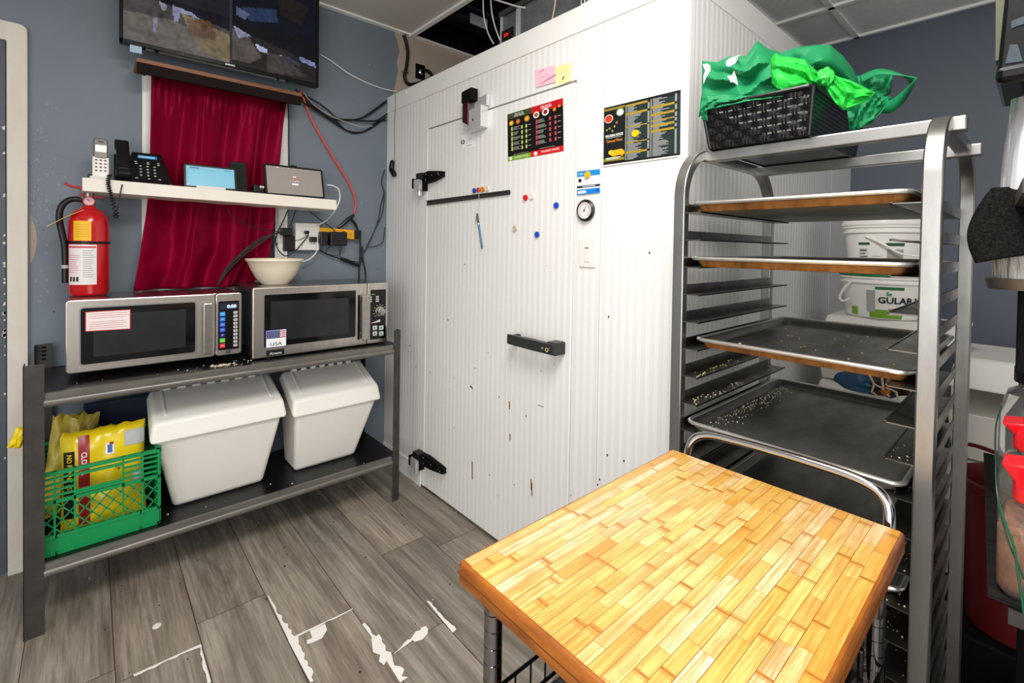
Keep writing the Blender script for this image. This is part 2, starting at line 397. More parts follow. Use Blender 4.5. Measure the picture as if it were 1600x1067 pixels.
# window behind the curtain
wd = MB(); M_frame = mat('white gloss trim', '#f0eee8', .35, var=.15, vscale=12, vcol='#cfc9bd')
a, b = wp(222, 200, .02).x, wp(450, 250, .02).x
zt, zb = 2.16, 1.13
for x0, x1 in ((a, a+.062), (b-.062, b)):
    wd.box(x0, x1, YW-.022, YW, zb, zt)
    wd.box(x0+.012, x1-.018, YW-.028, YW-.022, zb, zt)
wd.box(a, b, YW-.022, YW, zt-.06, zt); wd.box(a-.01, b+.01, YW-.022, YW, zb-.03, zb+.03)
w1 = struct(wd.build('window_1', M_frame, None, .002))
gl = MB(); gl.box(a+.062, b-.062, YW-.006, YW-.002, zb+.03, zt-.06); gl.build('pane', mat('window glass', '#30363c', .08), w1)

# ceiling
M_ceil = mat('grey ceiling board', '#d6d1ca', .7, var=.25, vscale=3, vcol='#c4beb5')
M_tile = mat('textured ceiling tile', '#efeeeb', .8, var=.25, vscale=30, vcol='#d6d5d1', bump=.3, bscale=120)
M_tbar = mat('white ceiling bar', '#fbfaf7', .45)
CL = MB(); CL.box(-2.2, 1.545, -2.2, 2.74, 2.705, 2.715, M_ceil); CL.box(1.545, 1.95, -2.2, 1.0, 2.705, 2.715, M_ceil)
CL.box(1.95, XB, -2.2, 1.02, 2.585, 2.6, M_tile); CL.box(1.93, 1.95, -2.2, 1.02, 2.58, 2.72, M_tile)
CL.box(-2.2, XB+.1, -2.2, YW+.1, 3.24, 3.3, M_blackm)
ceil = struct(CL.build('ceiling', None))
tb = MB()
tb.box(-2.2, XB, 2.722, YW, 2.695, 2.705); tb.box(1.53, 1.558, -2.2, 2.74, 2.69, 2.704); tb.box(-.2, .0-.176, -2.2, 2.74, 2.69, 2.704)
for y in (.735, 1.0, .125, -.485): tb.box(1.95, XB, y-.013, y+.013, 2.572, 2.585)
for x in (2.17, 2.78): tb.box(x-.013, x+.013, -2.2, 1.01, 2.572, 2.585)
tb.box(XB-.02, XB, -2.2, 1.0, 2.572, 2.585)
tb.build('ceiling_grid', M_tbar, ceil)
# inside of the open ceiling void
vd = thing('duct', (2.6, 2.0, 2.8), 'dark sheet metal duct up in the open ceiling void above the cold room', 'duct')
A_ = Y_(668, 62, 2.5); B_ = Y_(790, 30, 2.5); d = MB(); d.box(1.75, 2.9, 2.5, 2.68, 2.83, 2.98); d.build('duct_body', mat('dark galvanised duct', '#2c3940', .35, .6, var=.6, vscale=6, vcol='#15181b'), vd, .004)
d = MB(); d.box(2.2, 2.215, 2.49, 2.69, 2.825, 2.985); d.box(2.6, 2.615, 2.49, 2.69, 2.825, 2.985); d.box(1.7, 3.0, 2.485, 2.5, 2.88, 2.90); d.build('duct_flange', mat('flange', '#5d666c', .4, .6), vd)
d = MB(); q = Y_(748, 33, 2.48); d.box(q.x-.07, q.x+.07, 2.475, 2.48, q.z-.035, q.z+.03); d.build('white_notice', ink('#d5d5d3'), vd)
bm_ = MB(); bm_.box(1.56, 3.2, 2.1, 2.16, 3.10, 3.2); tag(bm_.build('ceiling_joist', mat('dark joist', '#1b2126', .8)), 'dark joist crossing the open ceiling void by the beige wall', 'joist')

# ================================================================== COLD ROOM
MR_f = ribbed('ribbed white panel front', '#f0efec', 1, .0335, '#dcdad3', .35)
MR_s = ribbed('ribbed white panel side', '#f0efec', 0, .0335, '#dcdad3', .35)
M_pl = mat('plain white panel', '#f1f0ed', .38, var=.2, vscale=5, vcol='#e0ddd3')
M_gask = mat('dark door gasket', '#2b2b26', .6)
cold = thing('walk_in_cooler', (2.3, 1.7, 0), 'white ribbed panel walk-in cold room filling the corner', 'cold room')
DY0, DY1, DZ = 1.207, 2.265, 1.988     # door right, left, top
YC, HT = .745, 2.272
b_ = MB(); b_.box(XF+.02, XB-.005, YC+.012, YW-.004, .0, HT-.01); b_.build('insulated_body', M_gask, cold)
b_ = MB(); b_.box(XF, XF+.02, DY1+.004, YW-.004, .012, HT-.1); b_.box(XF, XF+.02, YC+.012, DY0-.006, .012, HT-.1); b_.box(XF, XF+.02, DY0-.006, DY1+.004, DZ+.008, HT-.1)
b_.build('front_panel', MR_f, cold)
b_ = MB(); b_.box(XF+.012, XB-.006, YC, YC+.012, .0, HT-.1); b_.build('side_panel', MR_s, cold)
b_ = MB(); b_.box(XF-.002, XB-.005, YC-.002, YW-.004, HT-.1, HT); b_.build('top_cap', M_pl, cold, .002)
b_ = MB(); b_.box(XF-.002, XF+.03, YC-.002, YC+.03, 0, HT-.1); b_.build('corner_trim', M_pl, cold, .002)
b_ = MB(); b_.box(XF-.0012, XF, 1.072, 1.075, .02, HT-.1, ink('#cfccc2')); b_.box(XF-.0012, XF, 2.335, 2.339, .02, HT-.1, ink('#cfccc2'))
b_.box(2.02, 2.023, YC-.0012, YC, .02, HT-.1, ink('#c9c6bd')); b_.box(2.9, 2.903, YC-.0012, YC, .02, HT-.1, ink('#c9c6bd')); b_.box(XF-.003, XF-.002, YC, YW-.004, HT-.1, HT-.0975, ink('#d9d2c2')); b_.build('panel_joint', None, cold)
b_ = MB(); b_.box(XF-.008, XF, DY1+.03, YW-.004, .0, .11); b_.build('kick_plate', M_pl, cold, .002)
FD = FRONT(XF-.003)
def fd(u, v, x=XF-.003): p = X_(u, v, x); return (-p.y, p.z)
door = MB(); door.box(XF-.003, XF+.02, DY0, DY1, .016, DZ); door = door.build('cold_room_door', MR_f, cold, .003)
b_ = MB(); b_.box(XF-.0045, XF-.003, DY1-.004, DY1+.003, .016, DZ, ink('#fbfaf6')); b_.build('edge_trim', None, door)
# marks on the door
random.seed(21)
class Each:
    def __getattr__(s, k):
        def f(*a):
            h_ = MB(); getattr(h_, k)(*a); h_.build('stain', None, s.par)
        return f
mk = Each(); mk.par = door
for u, v in [(763, 551), (735, 604), (672, 582), (650, 572), (710, 591), (742, 575), (822, 650), (765, 742), (804, 757), (779, 775), (767, 785), (697, 749), (710, 668), (866, 569), (726, 413), (892, 774), (845, 580), (854, 415), (700, 500), (780, 620)]:
    a, b = fd(u, v); r = random.uniform(.0015, .0045); mk.disc(FD, a, b, r*.8, 0, .0006, ink('#4a3b2c'), 7, r*1.3)
mk.prism(FD, [fd(735, 602), fd(737, 603), fd(739, 608), fd(737, 607)], 0, .0008, ink('#2b2b2b'))
for (u, v, L) in [(796, 633, 6), (738, 735, 14), (830, 757, 9), (831, 765, 10), (797, 683, 5)]:
    mk.prism(FD, [fd(u-1, v-L), fd(u+.8, v-L), fd(u+1, v+L), fd(u-.6, v+L)], 0, .0006, ink('#8a6a3c'))
mk.prism(FD, [fd(840, 632), fd(850, 635), fd(849, 636), fd(840, 633)], 0, .0006, ink('#8a8578'))
mk.par = cold
for u, v in [(937, 749), (934, 757), (949, 711), (975, 720), (1015, 395), (951, 495), (640, 540)]:
    a, b = fd(u, v, XF); r = .004; mk.disc(FRONT(XF), a, b, r*.7, 0, .0012, ink('#2c261f'), 7, r*1.2)

# hinges
M_brk = mat('bright bracket', '#d9d9d8', .3, .5)
def hinge(u0, v0, u1, v1, low):
    a0, z0 = fd(u0, v0); a1, z1 = fd(u1, v1)      # barrel top-left, strap end
    zc = (fd(u0, v0)[1])
    h = MB()
    s0 = -DY1-.015; L = a1-s0
    h.prism(FD, [(s0, zc-.026), (s0+.01, zc+.02), (s0+L*.35, zc+.028), (s0+L*.92, zc+.016), (s0+L, zc+.012), (s0+L*.96, zc), (s0+L, zc-.012), (s0+L*.55, zc-.03), (s0+L*.2, zc-.036)], .003, .03, M_blackm)
    h.prism(FD, [(s0-.03, zc-.012), (s0-.03, zc+.022), (s0+.03, zc+.022), (s0+.03, zc-.012)], .0, .045, mat('dark hinge metal', '#3b3a38', .35, .8))
    for t, q in ((.25, .012), (.25, -.018), (.55, 0), (.85, .004), (.9, -.004)): h.disc(FD, s0+L*t, zc+q, .0045, .03, .0335, M_chrome, 10)
    hin = h.build('hinge', None, door, .003)
    k = MB(); k.prism(FD, rrect(s0-.045, zc-.07, s0+.012, zc-.012, .008), .002, .05, M_brk); k.prism(FD, rrect(s0-.055, zc-.06, s0-.045, zc-.005, .002), .0, .055, M_blackm)
    k.lathe([(.012, -.03), (.012, 0)], FD.p(s0-.018, zc-.07, .026), 12, M_brk); k.prism(FD, rrect(s0+.012, zc-.075, s0+.022, zc-.012, .002), 0, .03, M_blackm)
    k.build('hinge_barrel', None, hin)
hinge(660, 279, 697, 273, 0); hinge(652, 705, 699, 727, 1)
# door closer at the top edge
h = MB(); a0, zt_ = fd(743, 146); a1, zb_ = fd(752, 206); a2, _z = fd(763, 180)
h.prism(FD, [(a0-.03, zb_+.05), (a0-.03, zt_-.01), (a0+.012, zt_), (a0+.012, zb_+.03)], .03, .055, mat('maroon lever', '#3a1418', .3))
h.prism(FD, [(a0-.032, zt_-.055), (a0-.032, zt_), (a0+.045, zt_+.006), (a0+.045, zt_-.05)], .02, .06, M_blackm)
h.prism(FD, [(a0+.0, zb_), (a0+.0, zb_+.10), (a2+.0, zb_+.11), (a2+.0, zb_+.01)], .0, .045, M_brk)
h.prism(FD, [(a0+.015, zb_+.11), (a0+.02, zt_-.04), (a2+.01, zt_-.03), (a2+.01, zb_+.11)], .0, .02, M_brk)
h.disc(FD, a0+.045, zb_+.05, .006, .045, .049, M_alu_dark, 10)
h.build('door_closer', None, door, .003)
# pull handle
h = MB(); a0, z0 = fd(796, 534, XF-.06); a1, z1 = fd(884, 545)
h.box(XF-.062, XF-.003, -a1, -a1+.05, z1-.022, z1+.028)
h.prism(TOP(0), [(XF-.075, -a1), (XF-.052, -a1), (XF-.04, -a1+.14), (XF-.055, -a0+.01), (XF-.068, -a0+.01), (XF-.075, -a1+.14)], z1-.018, z1+.024)
h.box(XF-.068, XF-.003, -a0-.012, -a0+.008, z1-.014, z1+.02)
hd = h.build('door_handle', mat('charcoal handle', '#2b2a29', .38), door, .005)
h = MB(); fh = FRONT(XF-.075); h.disc(fh, a1-.03, z1+.001, .009, 0, .004, M_chrome, 16); h.disc(fh, a1-.03, z1+.001, .004, .004, .0045, M_blackm, 8); h.disc(fh, a1-.055, z1+.004, .0045, 0, .003, M_chrome, 12)
h.build('lock', None, hd)
# thermometer gauge
a, z = fd(917, 329, XF); fg = FRONT(XF)
tg = thing('thermometer_gauge', fg.p(a, z, 0), 'round dial gauge with black rim on cold room wall', 'gauge')
h = MB(); h.lathe([(.038, 0), (.041, -.004), (.041, -.012), (.034, -.018), (.031, -.014), (.0, -.014)], fg.p(a, z, 0), 32, M_black, ax='X'); h.build('rim', None, tg, 0, True)
h = MB(); h.disc(fg, a, z, .031, .0142, .0148, ink('#e6e0dc', .3), 28)
for k in range(27):
    t = R(225-270*k/26); r0 = .022 if k % 2 else .020
    d0 = (math.cos(t), math.sin(t)); h.prism(fg, [(a+d0[0]*r0-d0[1]*.0006, z+d0[1]*r0+d0[0]*.0006), (a+d0[0]*.027-d0[1]*.0006, z+d0[1]*.027+d0[0]*.0006), (a+d0[0]*.027+d0[1]*.0006, z+d0[1]*.027-d0[0]*.0006), (a+d0[0]*r0+d0[1]*.0006, z+d0[1]*r0-d0[0]*.0006)], .0148, .0152, ink('#1c1c1c'))
h.build('dial', None, tg)
h = MB(); t = R(62); h.prism(fg, [(a-.006*math.cos(t)-.0015, z-.006*math.sin(t)), (a-.006*math.cos(t)+.0015, z-.006*math.sin(t)), (a+.021*math.cos(t), z+.021*math.sin(t))], .0155, .0165, ink('#101010')); h.disc(fg, a, z, .003, .015, .0175, ink('#101010'), 10); h.build('needle', None, tg)
# light switch
a0, z0 = fd(907, 371, XF); a1, z1 = fd(931, 418, XF)
sw = thing('light_switch', fg.p((a0+a1)/2, z1, 0), 'white rocker light switch plate under the round gauge', 'switch')
h = MB(); h.prism(fg, rrect(a0, z1, a1, z0, .004), 0, .006); h.build('switch_plate', M_white, sw, .0015)
h = MB(); am = (a0+a1)/2; h.prism(fg, rrect(am-.012, z1+.02, am+.012, z1+.075, .002), .006, .0085, M_white); h.box(XF-.0088, XF-.006, -am-.009, -am+.009, z0-.042, z0-.037, ink('#5a3a35')); h.build('rocker', None, sw, .0008)

# ================================================================== THINGS ON THE COLD ROOM FRONT
def decal(name, fr, label, cat, group=None): return thing(name, fr, label, cat, group)
FX = FRONT(XF-.0034)
# menu left (on door), black with green and red halves
def quadmap(cr_):    # pixel corners tl,tr,br,bl on door plane -> bilinear map
    P = [fd(u, v) for u, v in cr_]
    def f(s, t):      # s 0..1 left->right, t 0..1 bottom->top
        (ax_, az), (bx, bz), (cx, cz), (dx, dz) = P
        return (ax_*(1-s)*t+bx*s*t+cx*s*(1-t)+dx*(1-s)*(1-t), az*(1-s)*t+bz*s*t+cz*s*(1-t)+dz*(1-s)*(1-t))
    return f
def Rc(mb, f, s0, t0, s1, t1, c, col): mb.flat(FX, [f(s0, t0), f(s1, t0), f(s1, t1), f(s0, t1)], c, ink(col) if isinstance(col, str) else col)
def Dc(mb, f, s, t, r, c, col, asp=1.2, n=16):
    mb.flat(FX, [f(s+r*math.cos(2*math.pi*k/n), t+r*asp*math.sin(2*math.pi*k/n)) for k in range(n)], c, ink(col))
def Tx(mb, f, txt, s, t, h, c, col, width=None, bold=.012):
    a, z = f(s, t); a2, z2 = f(s+.3, t); sl = 0; H = (f(s, t+h)[1]-z); mb.text(FX, txt, a, z, H, c, ink(col), None if not width else (f(s+width, t)[0]-a), 'L', bold)
f = quadmap([(793, 179), (880, 153), (881, 236), (794, 252)]); pa = f(.5, 0)
mn = thing('menu_poster', FX.p(pa[0], pa[1], 0), 'black takeaway menu with green and red halves on the cold room door', 'poster')
h = MB(); Rc(h, f, 0, 0, 1, 1, .0006, '#0c0b0d'); h.build('sheet', None, mn)
h = MB(); Rc(h, f, 0, .88, .46, 1, .001, '#3f4a2a'); Rc(h, f, .46, .86, 1, 1, .001, '#c4101c'); Rc(h, f, 0, 0, .44, .095, .001, '#7fae2c'); Rc(h, f, .44, 0, 1, .11, .001, '#cf1822')
Tx(h, f, 'Daily No Tip', .15, .945, .03, .0014, '#f2f2ea', .16); Tx(h, f, 'APPETIZERS', .13, .905, .03, .0014, '#f2f2ea', .2)
Tx(h, f, 'Daily No Tip', .63, .94, .03, .0014, '#ffffff', .18); Tx(h, f, 'APPETIZERS', .63, .905, .026, .0014, '#ffffff', .18)
for s, t, r, c1, c2 in [(.08, .79, .045, '#d6a81e', '#f0d040'), (.21, .79, .045, '#a8501c', '#d88a30'), (.38, .80, .05, '#d08a18', '#f0c040'), (.55, .82, .055, '#e8e2d4', '#9a5a28'), (.71, .83, .06, '#f0ece6', '#8a1c20'), (.86, .83, .03, '#c86a20', '#e89030'), (.94, .87, .025, '#c86a20', '#e89030')]:
    Dc(h, f, s, t, r, .0012, c1); Dc(h, f, s, t, r*.6, .0016, c2)
for k in range(5):
    t = .62-k*.105
    Rc(h, f, .075, t, .105, t+.085, .0012, '#b9d36a'); Rc(h, f, .27, t, .30, t+.07, .0012, '#b9d36a'); Rc(h, f, .35, t, .38, t+.07, .0012, '#b9d36a'); Rc(h, f, .40, t+.04, .45, t+.048, .0012, '#c8c8c0')
    Rc(h, f, .54, t+.02, .57, t+.10, .0012, '#c84a58'); Rc(h, f, .77, t+.03, .80, t+.095, .0012, '#c84a58'); Rc(h, f, .86, t+.03, .89, t+.095, .0012, '#c84a58'); Rc(h, f, .91, t+.065, .96, t+.073, .0012, '#c8c8c0')
    for j in range(4):
        Rc(h, f, .12, t+.012+j*.018, .12+random.uniform(.07, .14), t+.019+j*.018, .0012, '#a9a9a2'); Rc(h, f, .58, t+.03+j*.018, .58+random.uniform(.08, .15), t+.037+j*.018, .0012, '#a9a9a2')
Rc(h, f, .12, .115, .4, .122, .0012, '#a9a9a2'); Rc(h, f, .6, .13, .86, .137, .0012, '#a9a9a2')
Dc(h, f, .06, .045, .03, .0014, '#e9f2df'); Dc(h, f, .53, .05, .035, .0014, '#f6dede')
Tx(h, f, 'MALABAR HOUSE', .13, .035, .034, .0014, '#eef3e0', .26); Tx(h, f, 'MALABAR HOUSE', .63, .045, .04, .0014, '#fff0ea', .30)
h.build('print', None, mn)
# menu right
f = quadmap([(944, 169), (1064, 140), (1063, 242), (943, 258)]); pa = f(.5, 0)
mn = thing('menu_poster', FX.p(pa[0], pa[1], 0), 'wide black menu with gold headings right of the cold room door', 'poster')
h = MB(); Rc(h, f, -.01, -.025, 1.0, .02, .0004, '#e8e4da'); Rc(h, f, 0, 0, 1, 1, .0006, '#121516'); Rc(h, f, .33, 0, .62, .97, .0009, '#1e2d2b'); Rc(h, f, .7, 0, 1, .93, .0009, '#1e2d2b'); h.build('sheet', None, mn)
h = MB(); Rc(h, f, 0, .93, .3, .97, .001, '#8a7430'); Rc(h, f, 0, .05, .3, .10, .001, '#8a7a24'); Rc(h, f, 0, .0, 1, .03, .001, '#15100e')
Dc(h, f, .075, .79, .062, .0012, '#e8cfc8'); Dc(h, f, .075, .79, .052, .0015, '#c23a1c'); Dc(h, f, .235, .87, .055, .0012, '#6a9a4a'); Dc(h, f, .24, .86, .045, .0015, '#f0f0ea')
for s, t in [(.05, .60), (.09, .62), (.13, .57), (.16, .64), (.19, .70)]: Dc(h, f, s, t, .016, .0014, '#8c8a4a')
Tx(h, f, 'MALABAR HOUSE', .03, .47, .045, .0014, '#f4f4ee', .25, .02); Rc(h, f, .04, .45, .26, .457, .0014, '#b9b9b0')
Tx(h, f, 'Takeout Menu', .04, .375, .05, .0014, '#d98a28', .23); 
h.flat(FX, [f(.12, .23), f(.26, .24), f(.30, .20), f(.30, .14), f(.12, .13)], .0013, ink('#e0ac18')); Dc(h, f, .11, .2, .035, .0015, '#f0c030'); Dc(h, f, .16, .125, .015, .0016, '#d08a10'); Dc(h, f, .27, .13, .015, .0016, '#d08a10')
Rc(h, f, .03, .10, .25, .112, .0014, '#d8e8d8'); Rc(h, f, .05, .08, .22, .09, .0014, '#d8e8d8')
random.seed(4)
for (s0, s1, sn) in ((.34, .60, .315), (.67, .93, .655)):
    heads = [.94, .80, .58, .32, .15, -.1] if s0 < .5 else [.82, .70, .60, .52, .43, -.1]
    t = .95; 
    while t > .04:
        nh = min(heads, key=lambda q: abs(q-t))
        if abs(nh-t) < .013: Rc(h, f, s0-.03, t-.008, s1-.0, t+.008, .0012, '#a98a26')
        else:
            Rc(h, f, s0, t-.0045, s0+random.uniform(.07, .2), t+.0045, .0012, '#9fa3a0'); Rc(h, f, s0-.028, t-.0045, s0-.012, t+.0045, .0012, '#b9bcba'); Rc(h, f, s1+.005, t-.0045, s1+.03, t+.0045, .0012, '#b9bcba')
        t -= .0175
Rc(h, f, .605, .03, .64, .97, .0008, '#0b0c18'); h.build('print', None, mn)
# pinned notes
f = quadmap([(836, 110), (868, 102), (869, 128), (838, 137)]); pa = f(.5, 0)
h = MB(); Rc(h, f, 0, 0, 1, 1, .0006, '#f7c6d6'); h.flat(FX, [f(.1, .08), f(1, .4), f(1.02, .46), f(.6, .3)], .0012, ink('#b8184a')); h.flat(FX, [f(.15, .75), f(.45, .92), f(.45, .95), f(.3, .86)], .0012, ink('#b8184a')); Rc(h, f, .15, .5, .7, .53, .001, '#e59ab5')
tag(h.build('sticky_note', None), 'pink sticky note with red pen marks above the cold room door', 'note')
f = quadmap([(868, 105), (892, 97), (893, 126), (869, 136)]); h = MB(); Rc(h, f, 0, 0, 1, 1, .0008, '#f6efae'); h.flat(FX, [f(.4, .25), f(.55, .4), f(.6, .38), f(.48, .22)], .0014, ink('#222222'))
for k in range(5): Rc(h, f, .15, .55+k*.07, .8, .565+k*.07, .0012, '#ded28a')
tag(h.build('sticky_note', None), 'pale yellow sticky note beside the pink note', 'note')
f = quadmap([(721, 212), (742, 206), (743, 229), (722, 233)]); h = MB(); Rc(h, f, 0, 0, 1, 1, .0006, '#f7f7f6'); Dc(h, f, .1, .5, .16, .0012, '#55555a', 1.); Dc(h, f, .1, .5, .09, .0015, '#cfcfd2', 1.); Rc(h, f, .4, .15, .75, .2, .001, '#a8a8a8'); Rc(h, f, .5, .55, .8, .6, .001, '#c8c8c8')
tag(h.build('paper_slip', None), 'small white paper slip with a stamp below the door closer', 'note')
f = quadmap([(902, 268), (938, 264), (938, 301), (902, 305)]); pa = f(.5, 0)
cdq = thing('information_card', FX.p(pa[0], pa[1], 0), 'blue and white information card right of the door above the gauge', 'card')
h = MB(); Rc(h, f, 0, 0, 1, 1, .0006, '#f2f4f6'); h.build('sheet', None, cdq)
h = MB(); Rc(h, f, 0, .76, 1, 1, .001, '#1f8ad0'); Rc(h, f, 0, 0, 1, .22, .001, '#1f7fd6'); Rc(h, f, .05, .05, .4, .16, .0014, '#f0f6fa'); Rc(h, f, 0, .28, 1, .38, .001, '#2a3242'); Rc(h, f, .25, .31, .8, .345, .0014, '#cfd6dc'); Dc(h, f, .13, .6, .08, .001, '#1c1d22', 1.); Dc(h, f, .88, .12, .06, .0014, '#1a4fae', 1.)
for k in range(4): Rc(h, f, .28, .44+k*.07, .28+random.uniform(.3, .6), .452+k*.07, .001, '#b8bcc2')
Tx(h, f, 'Call', .06, .84, .08, .0014, '#e6f3fb', .2); h.build('print', None, cdq)
# magnets
def magnet(u, v, col, label, off=0., name='round_magnet', r=.0125):
    a, z = fd(u, v); o_ = FX.p(a, z, off)
    t = thing(name, o_, label, 'magnet', 'round magnets on the cold room')
    h = MB(); h.lathe([(r, 0), (r, -.006), (r*.93, -.0075), (r*.8, -.0075), (r*.72, -.006)], o_, 20, ink(col, .3), ax='X'); h.build('rim', None, t, 0, True)
    h = MB(); h.disc(FX, a, z, r*.74, off+.004, off+.0066, ink(col, .25), 20); h.build('face', None, t); return t
magnet(742, 298, '#1d4aa8', 'blue magnet at the left end of the row on the black rail')
magnet(748.5, 297, '#c8202a', 'red magnet second in the row on the black rail')
magnet(755, 296, '#cf8a1c', 'amber magnet third in the row on the black rail')
magnet(762, 295, '#d9d6cc', 'white magnet at the right end of the row on the black rail')
magnet(822, 309, '#d21f28', 'lone red magnet right of the black rail')
magnet(832, 307, '#e4e2dc', 'white magnet touching the lone red magnet')
magnet(870, 321, '#1a50b8', 'upper blue magnet near the right door edge')
magnet(805.5, 357, '#c3b9a0', 'beige magnet on the middle of the cold room door')
magnet(840, 366.5, '#1a50b8', 'lower blue magnet right of the beige magnet')
magnet(919, 273, '#e0b21a', 'yellow magnet pinning the blue information card', .001)
magnet(994, 209, '#efc21a', 'yellow magnet on the wide black menu', .001)
# rail, string, pen
h = MB(); q = quadmap([(668, 313.5), (797.5, 297), (798, 304), (668.5, 321)])
h.prism(FX, [q(0, 0), q(1, 0), q(1, 1), q(0, 1)], .0, .004); h.prism(FX, [q(0, .75), q(1, .75), q(1, 1), q(0, 1)], .004, .008); h.prism(FX, [q(0, 0), q(1, 0), q(1, .25), q(0, .25)], .004, .008)
tag(h.build('ticket_rail', mat('dark ticket rail', '#35322f', .4)), 'long dark ticket rail across the cold room door', 'rail')
pa = fd(747.5, 334); pb = fd(755.5, 389)
pn = thing('pen', FX.p(pb[0], pb[1], 0), 'blue ballpoint pen hanging from a string on the door', 'pen')
A = FX.p(pa[0], pa[1], .008); B_ = FX.p(pb[0], pb[1], .008)
L = lambda t: A.lerp(B_, t)
h = MB(); h.tube([L(.3), L(.93)], .0042, 10, ink('#2f6f96', .3)); h.build('barrel', None, pn, 0, True)
h = MB(); h.tube([L(0), L(.32)], .0048, 10, ink('#3a3f45', .3)); h.tube([L(.28), L(.31)], .0055, 10, M_chrome); h.box(-.001, .001, -.0015, .0015, -.035, 0, M_chrome, Matrix.Translation(L(.02)+Vector((-.006, 0, 0)))); h.build('cap', None, pn, 0, True)
h = MB(); h.tube([L(.93), L(1.)], [.004, .001], 10, ink('#15181c')); h.build('tip', None, pn, 0, True)
pc = fd(752, 240); h = MB(); h.tube([FX.p(*fd(752, 208), .004), FX.p(*pc, .003), FX.p(*fd(751.5, 290), .0095), FX.p(*fd(750.5, 320), .0095), L(.05)], .0009, 6)
tag(h.build('pen_string', ink('#d8cdb4')), 'thin beige string holding the hanging pen', 'string')
# pull cord hanging at the left edge of the cold room
h = MB(); a, z = fd(618, 160, XF); P = [FRONT(XF).p(*fd(u, v, XF), .006) for u, v in [(619, 146), (619, 165), (617.5, 200), (618, 230), (617.5, 253)]]
hang = thing('hanging_pendant', FRONT(XF).p(*fd(617, 276, XF), .012), 'black teardrop pendant hanging on a thin wire at the cold room corner', 'pendant')
h.tube(spline(P), .0011, 6, M_cable); h.build('wire', None, hang)
h = MB(); q = [FRONT(XF).p(*fd(u, v, XF), .016) for u, v in [(617.5, 251), (616, 258), (616, 266), (619, 272), (620, 276)]]; h.tube(spline(q, 4), [.006]+[.013+.004*math.sin(i/15*3.1) for i in range(15)]+[.004], 12, M_black); h.build('weight', None, hang, 0, True)
h = MB(); a, z = fd(635, 144, XF); h.disc(FRONT(XF-.002), a, z, .011, 0, .003, ink('#f5f3ee'), 16); h.build('rivet_cap', None, cold)

# on top of the cold room
M_cas = mat('clear smoky casing', '#8a9093', .18, .5, var=.6, vscale=9, vcol='#3a3e40')
cu = thing('condensing_unit', (1.75, 1.6, HT), 'grey metal cooling unit with red digital display on top of the cold room', 'cooling unit')
p0 = X_(782, 60, 1.62); p1 = X_(935, 0, 1.62)
h = MB(); h.box(1.62, 2.2, .9, p0.y, HT, HT+.30); h.build('housing', M_cas, cu, .006)
h = MB()
for y in (p0.y-.012, p0.y-.135, p0.y-.15): h.box(1.612, 1.62, y-.006, y+.006, HT, HT+.30, ink('#b9bcbc', .3))
h.box(1.605, 1.62, .9, p0.y, HT+.285, HT+.31, mat('galvanised strip', '#5d6466', .3, .8)); h.build('frame', None, cu)
h = MB(); pd = X_(793, 55, 1.612); h.box(1.607, 1.612, pd.y-.045, pd.y+.04, pd.z-.022, pd.z+.03, M_black); h.text(FRONT(1.607), '27c', -pd.y-.022, pd.z-.006, .018, .0004, ink('#e02018', .4, 2.5), .035); h.build('display', None, cu)
h = MB(); h.prism(FRONT(1.585), [(-X_(908, 12, 1.585).y, X_(908, 14, 1.585).z-.05), (-X_(925, 5, 1.585).y+.1, X_(925, 5, 1.585).z-.05), (-X_(925, 5, 1.585).y+.1, X_(925, -30, 1.585).z), (-X_(908, 12, 1.585).y, X_(908, -30, 1.585).z)], 0, .003, ink('#f2f2f0'))
fr_ = FRONT(1.585)
h.text(fr_, 'IlIrlI', -X_(910, 8, 1.585).y, X_(910, 6, 1.585).z, .025, .0035, ink('#22285a'), .12, 'L', .02)
tag(h.build('box_label', None), 'white carton side with dark blue lettering on top of the cold room', 'carton')
for nm, P, lab in (('white_cable', [(806, 68), (797, 50), (791, 25), (790, 0), (791, -25)], 'white cable rising from the cold room top, left of two'), ('white_cable', [(816, 62), (808, 40), (803, 15), (801, -20)], 'white cable rising from the cold room top, right of two')):
    h = MB(); h.tube(spline([X_(u, v, 1.58 if v < 60 else 1.55) for u, v in [(p[0]-35, p[1]) for p in P]]), .0035, 8); tag(h.build(nm, M_whitec), lab, 'cable', 'white cables above the cold room')
h = MB(); h.tube(spline([X_(u, v, 1.56) for u, v in [(760, -5), (785, 3), (808, 10), (820, 12)]]), .004, 8); tag(h.build('white_cable', M_whitec), 'white cable sagging across to the cooling unit', 'cable')
h = MB(); h.tube(spline([X_(u, v, 1.57) for u, v in [(869, -10), (867, 8), (863, 30)]]), .0035, 8); tag(h.build('copper_pipe', ink('#d8c2a2')), 'pale tan pipe standing in front of the cooling unit', 'pipe')
# ================================================================== TELEVISION AND LEDGE
TY = 2.6
bl, br, tr = Y_(186.5, 64, TY), Y_(497, 138.5, TY), Y_(499.5, 10, TY)
x0, x1, z0, z1 = .0925, .9125, 2.187, 2.655
tv = thing('television', ((x0+x1)/2, TY, z0), 'flat television mounted on the blue wall showing four camera views', 'television')
FT = WALL(TY)
h = MB(); h.box(x0, x1, TY, TY+.035, z0, z1); h.box(x0+.12, x1-.12, TY+.035, TY+.07, z0+.04, z1-.05); h.build('casing', mat('tv gloss black', '#0b0b0c', .15), tv, .004)
h = MB(); b1 = .018; h.box(x0, x1, TY-.006, TY, z0, z0+b1); h.box(x0, x1, TY-.006, TY, z1-b1, z1); h.box(x0, x0+b1*.7, TY-.006, TY, z0, z1); h.box(x1-b1*.7, x1, TY-.006, TY, z0, z1)
h.build('bezel', mat('tv gloss black', '#0b0b0c', .15), tv, .002)
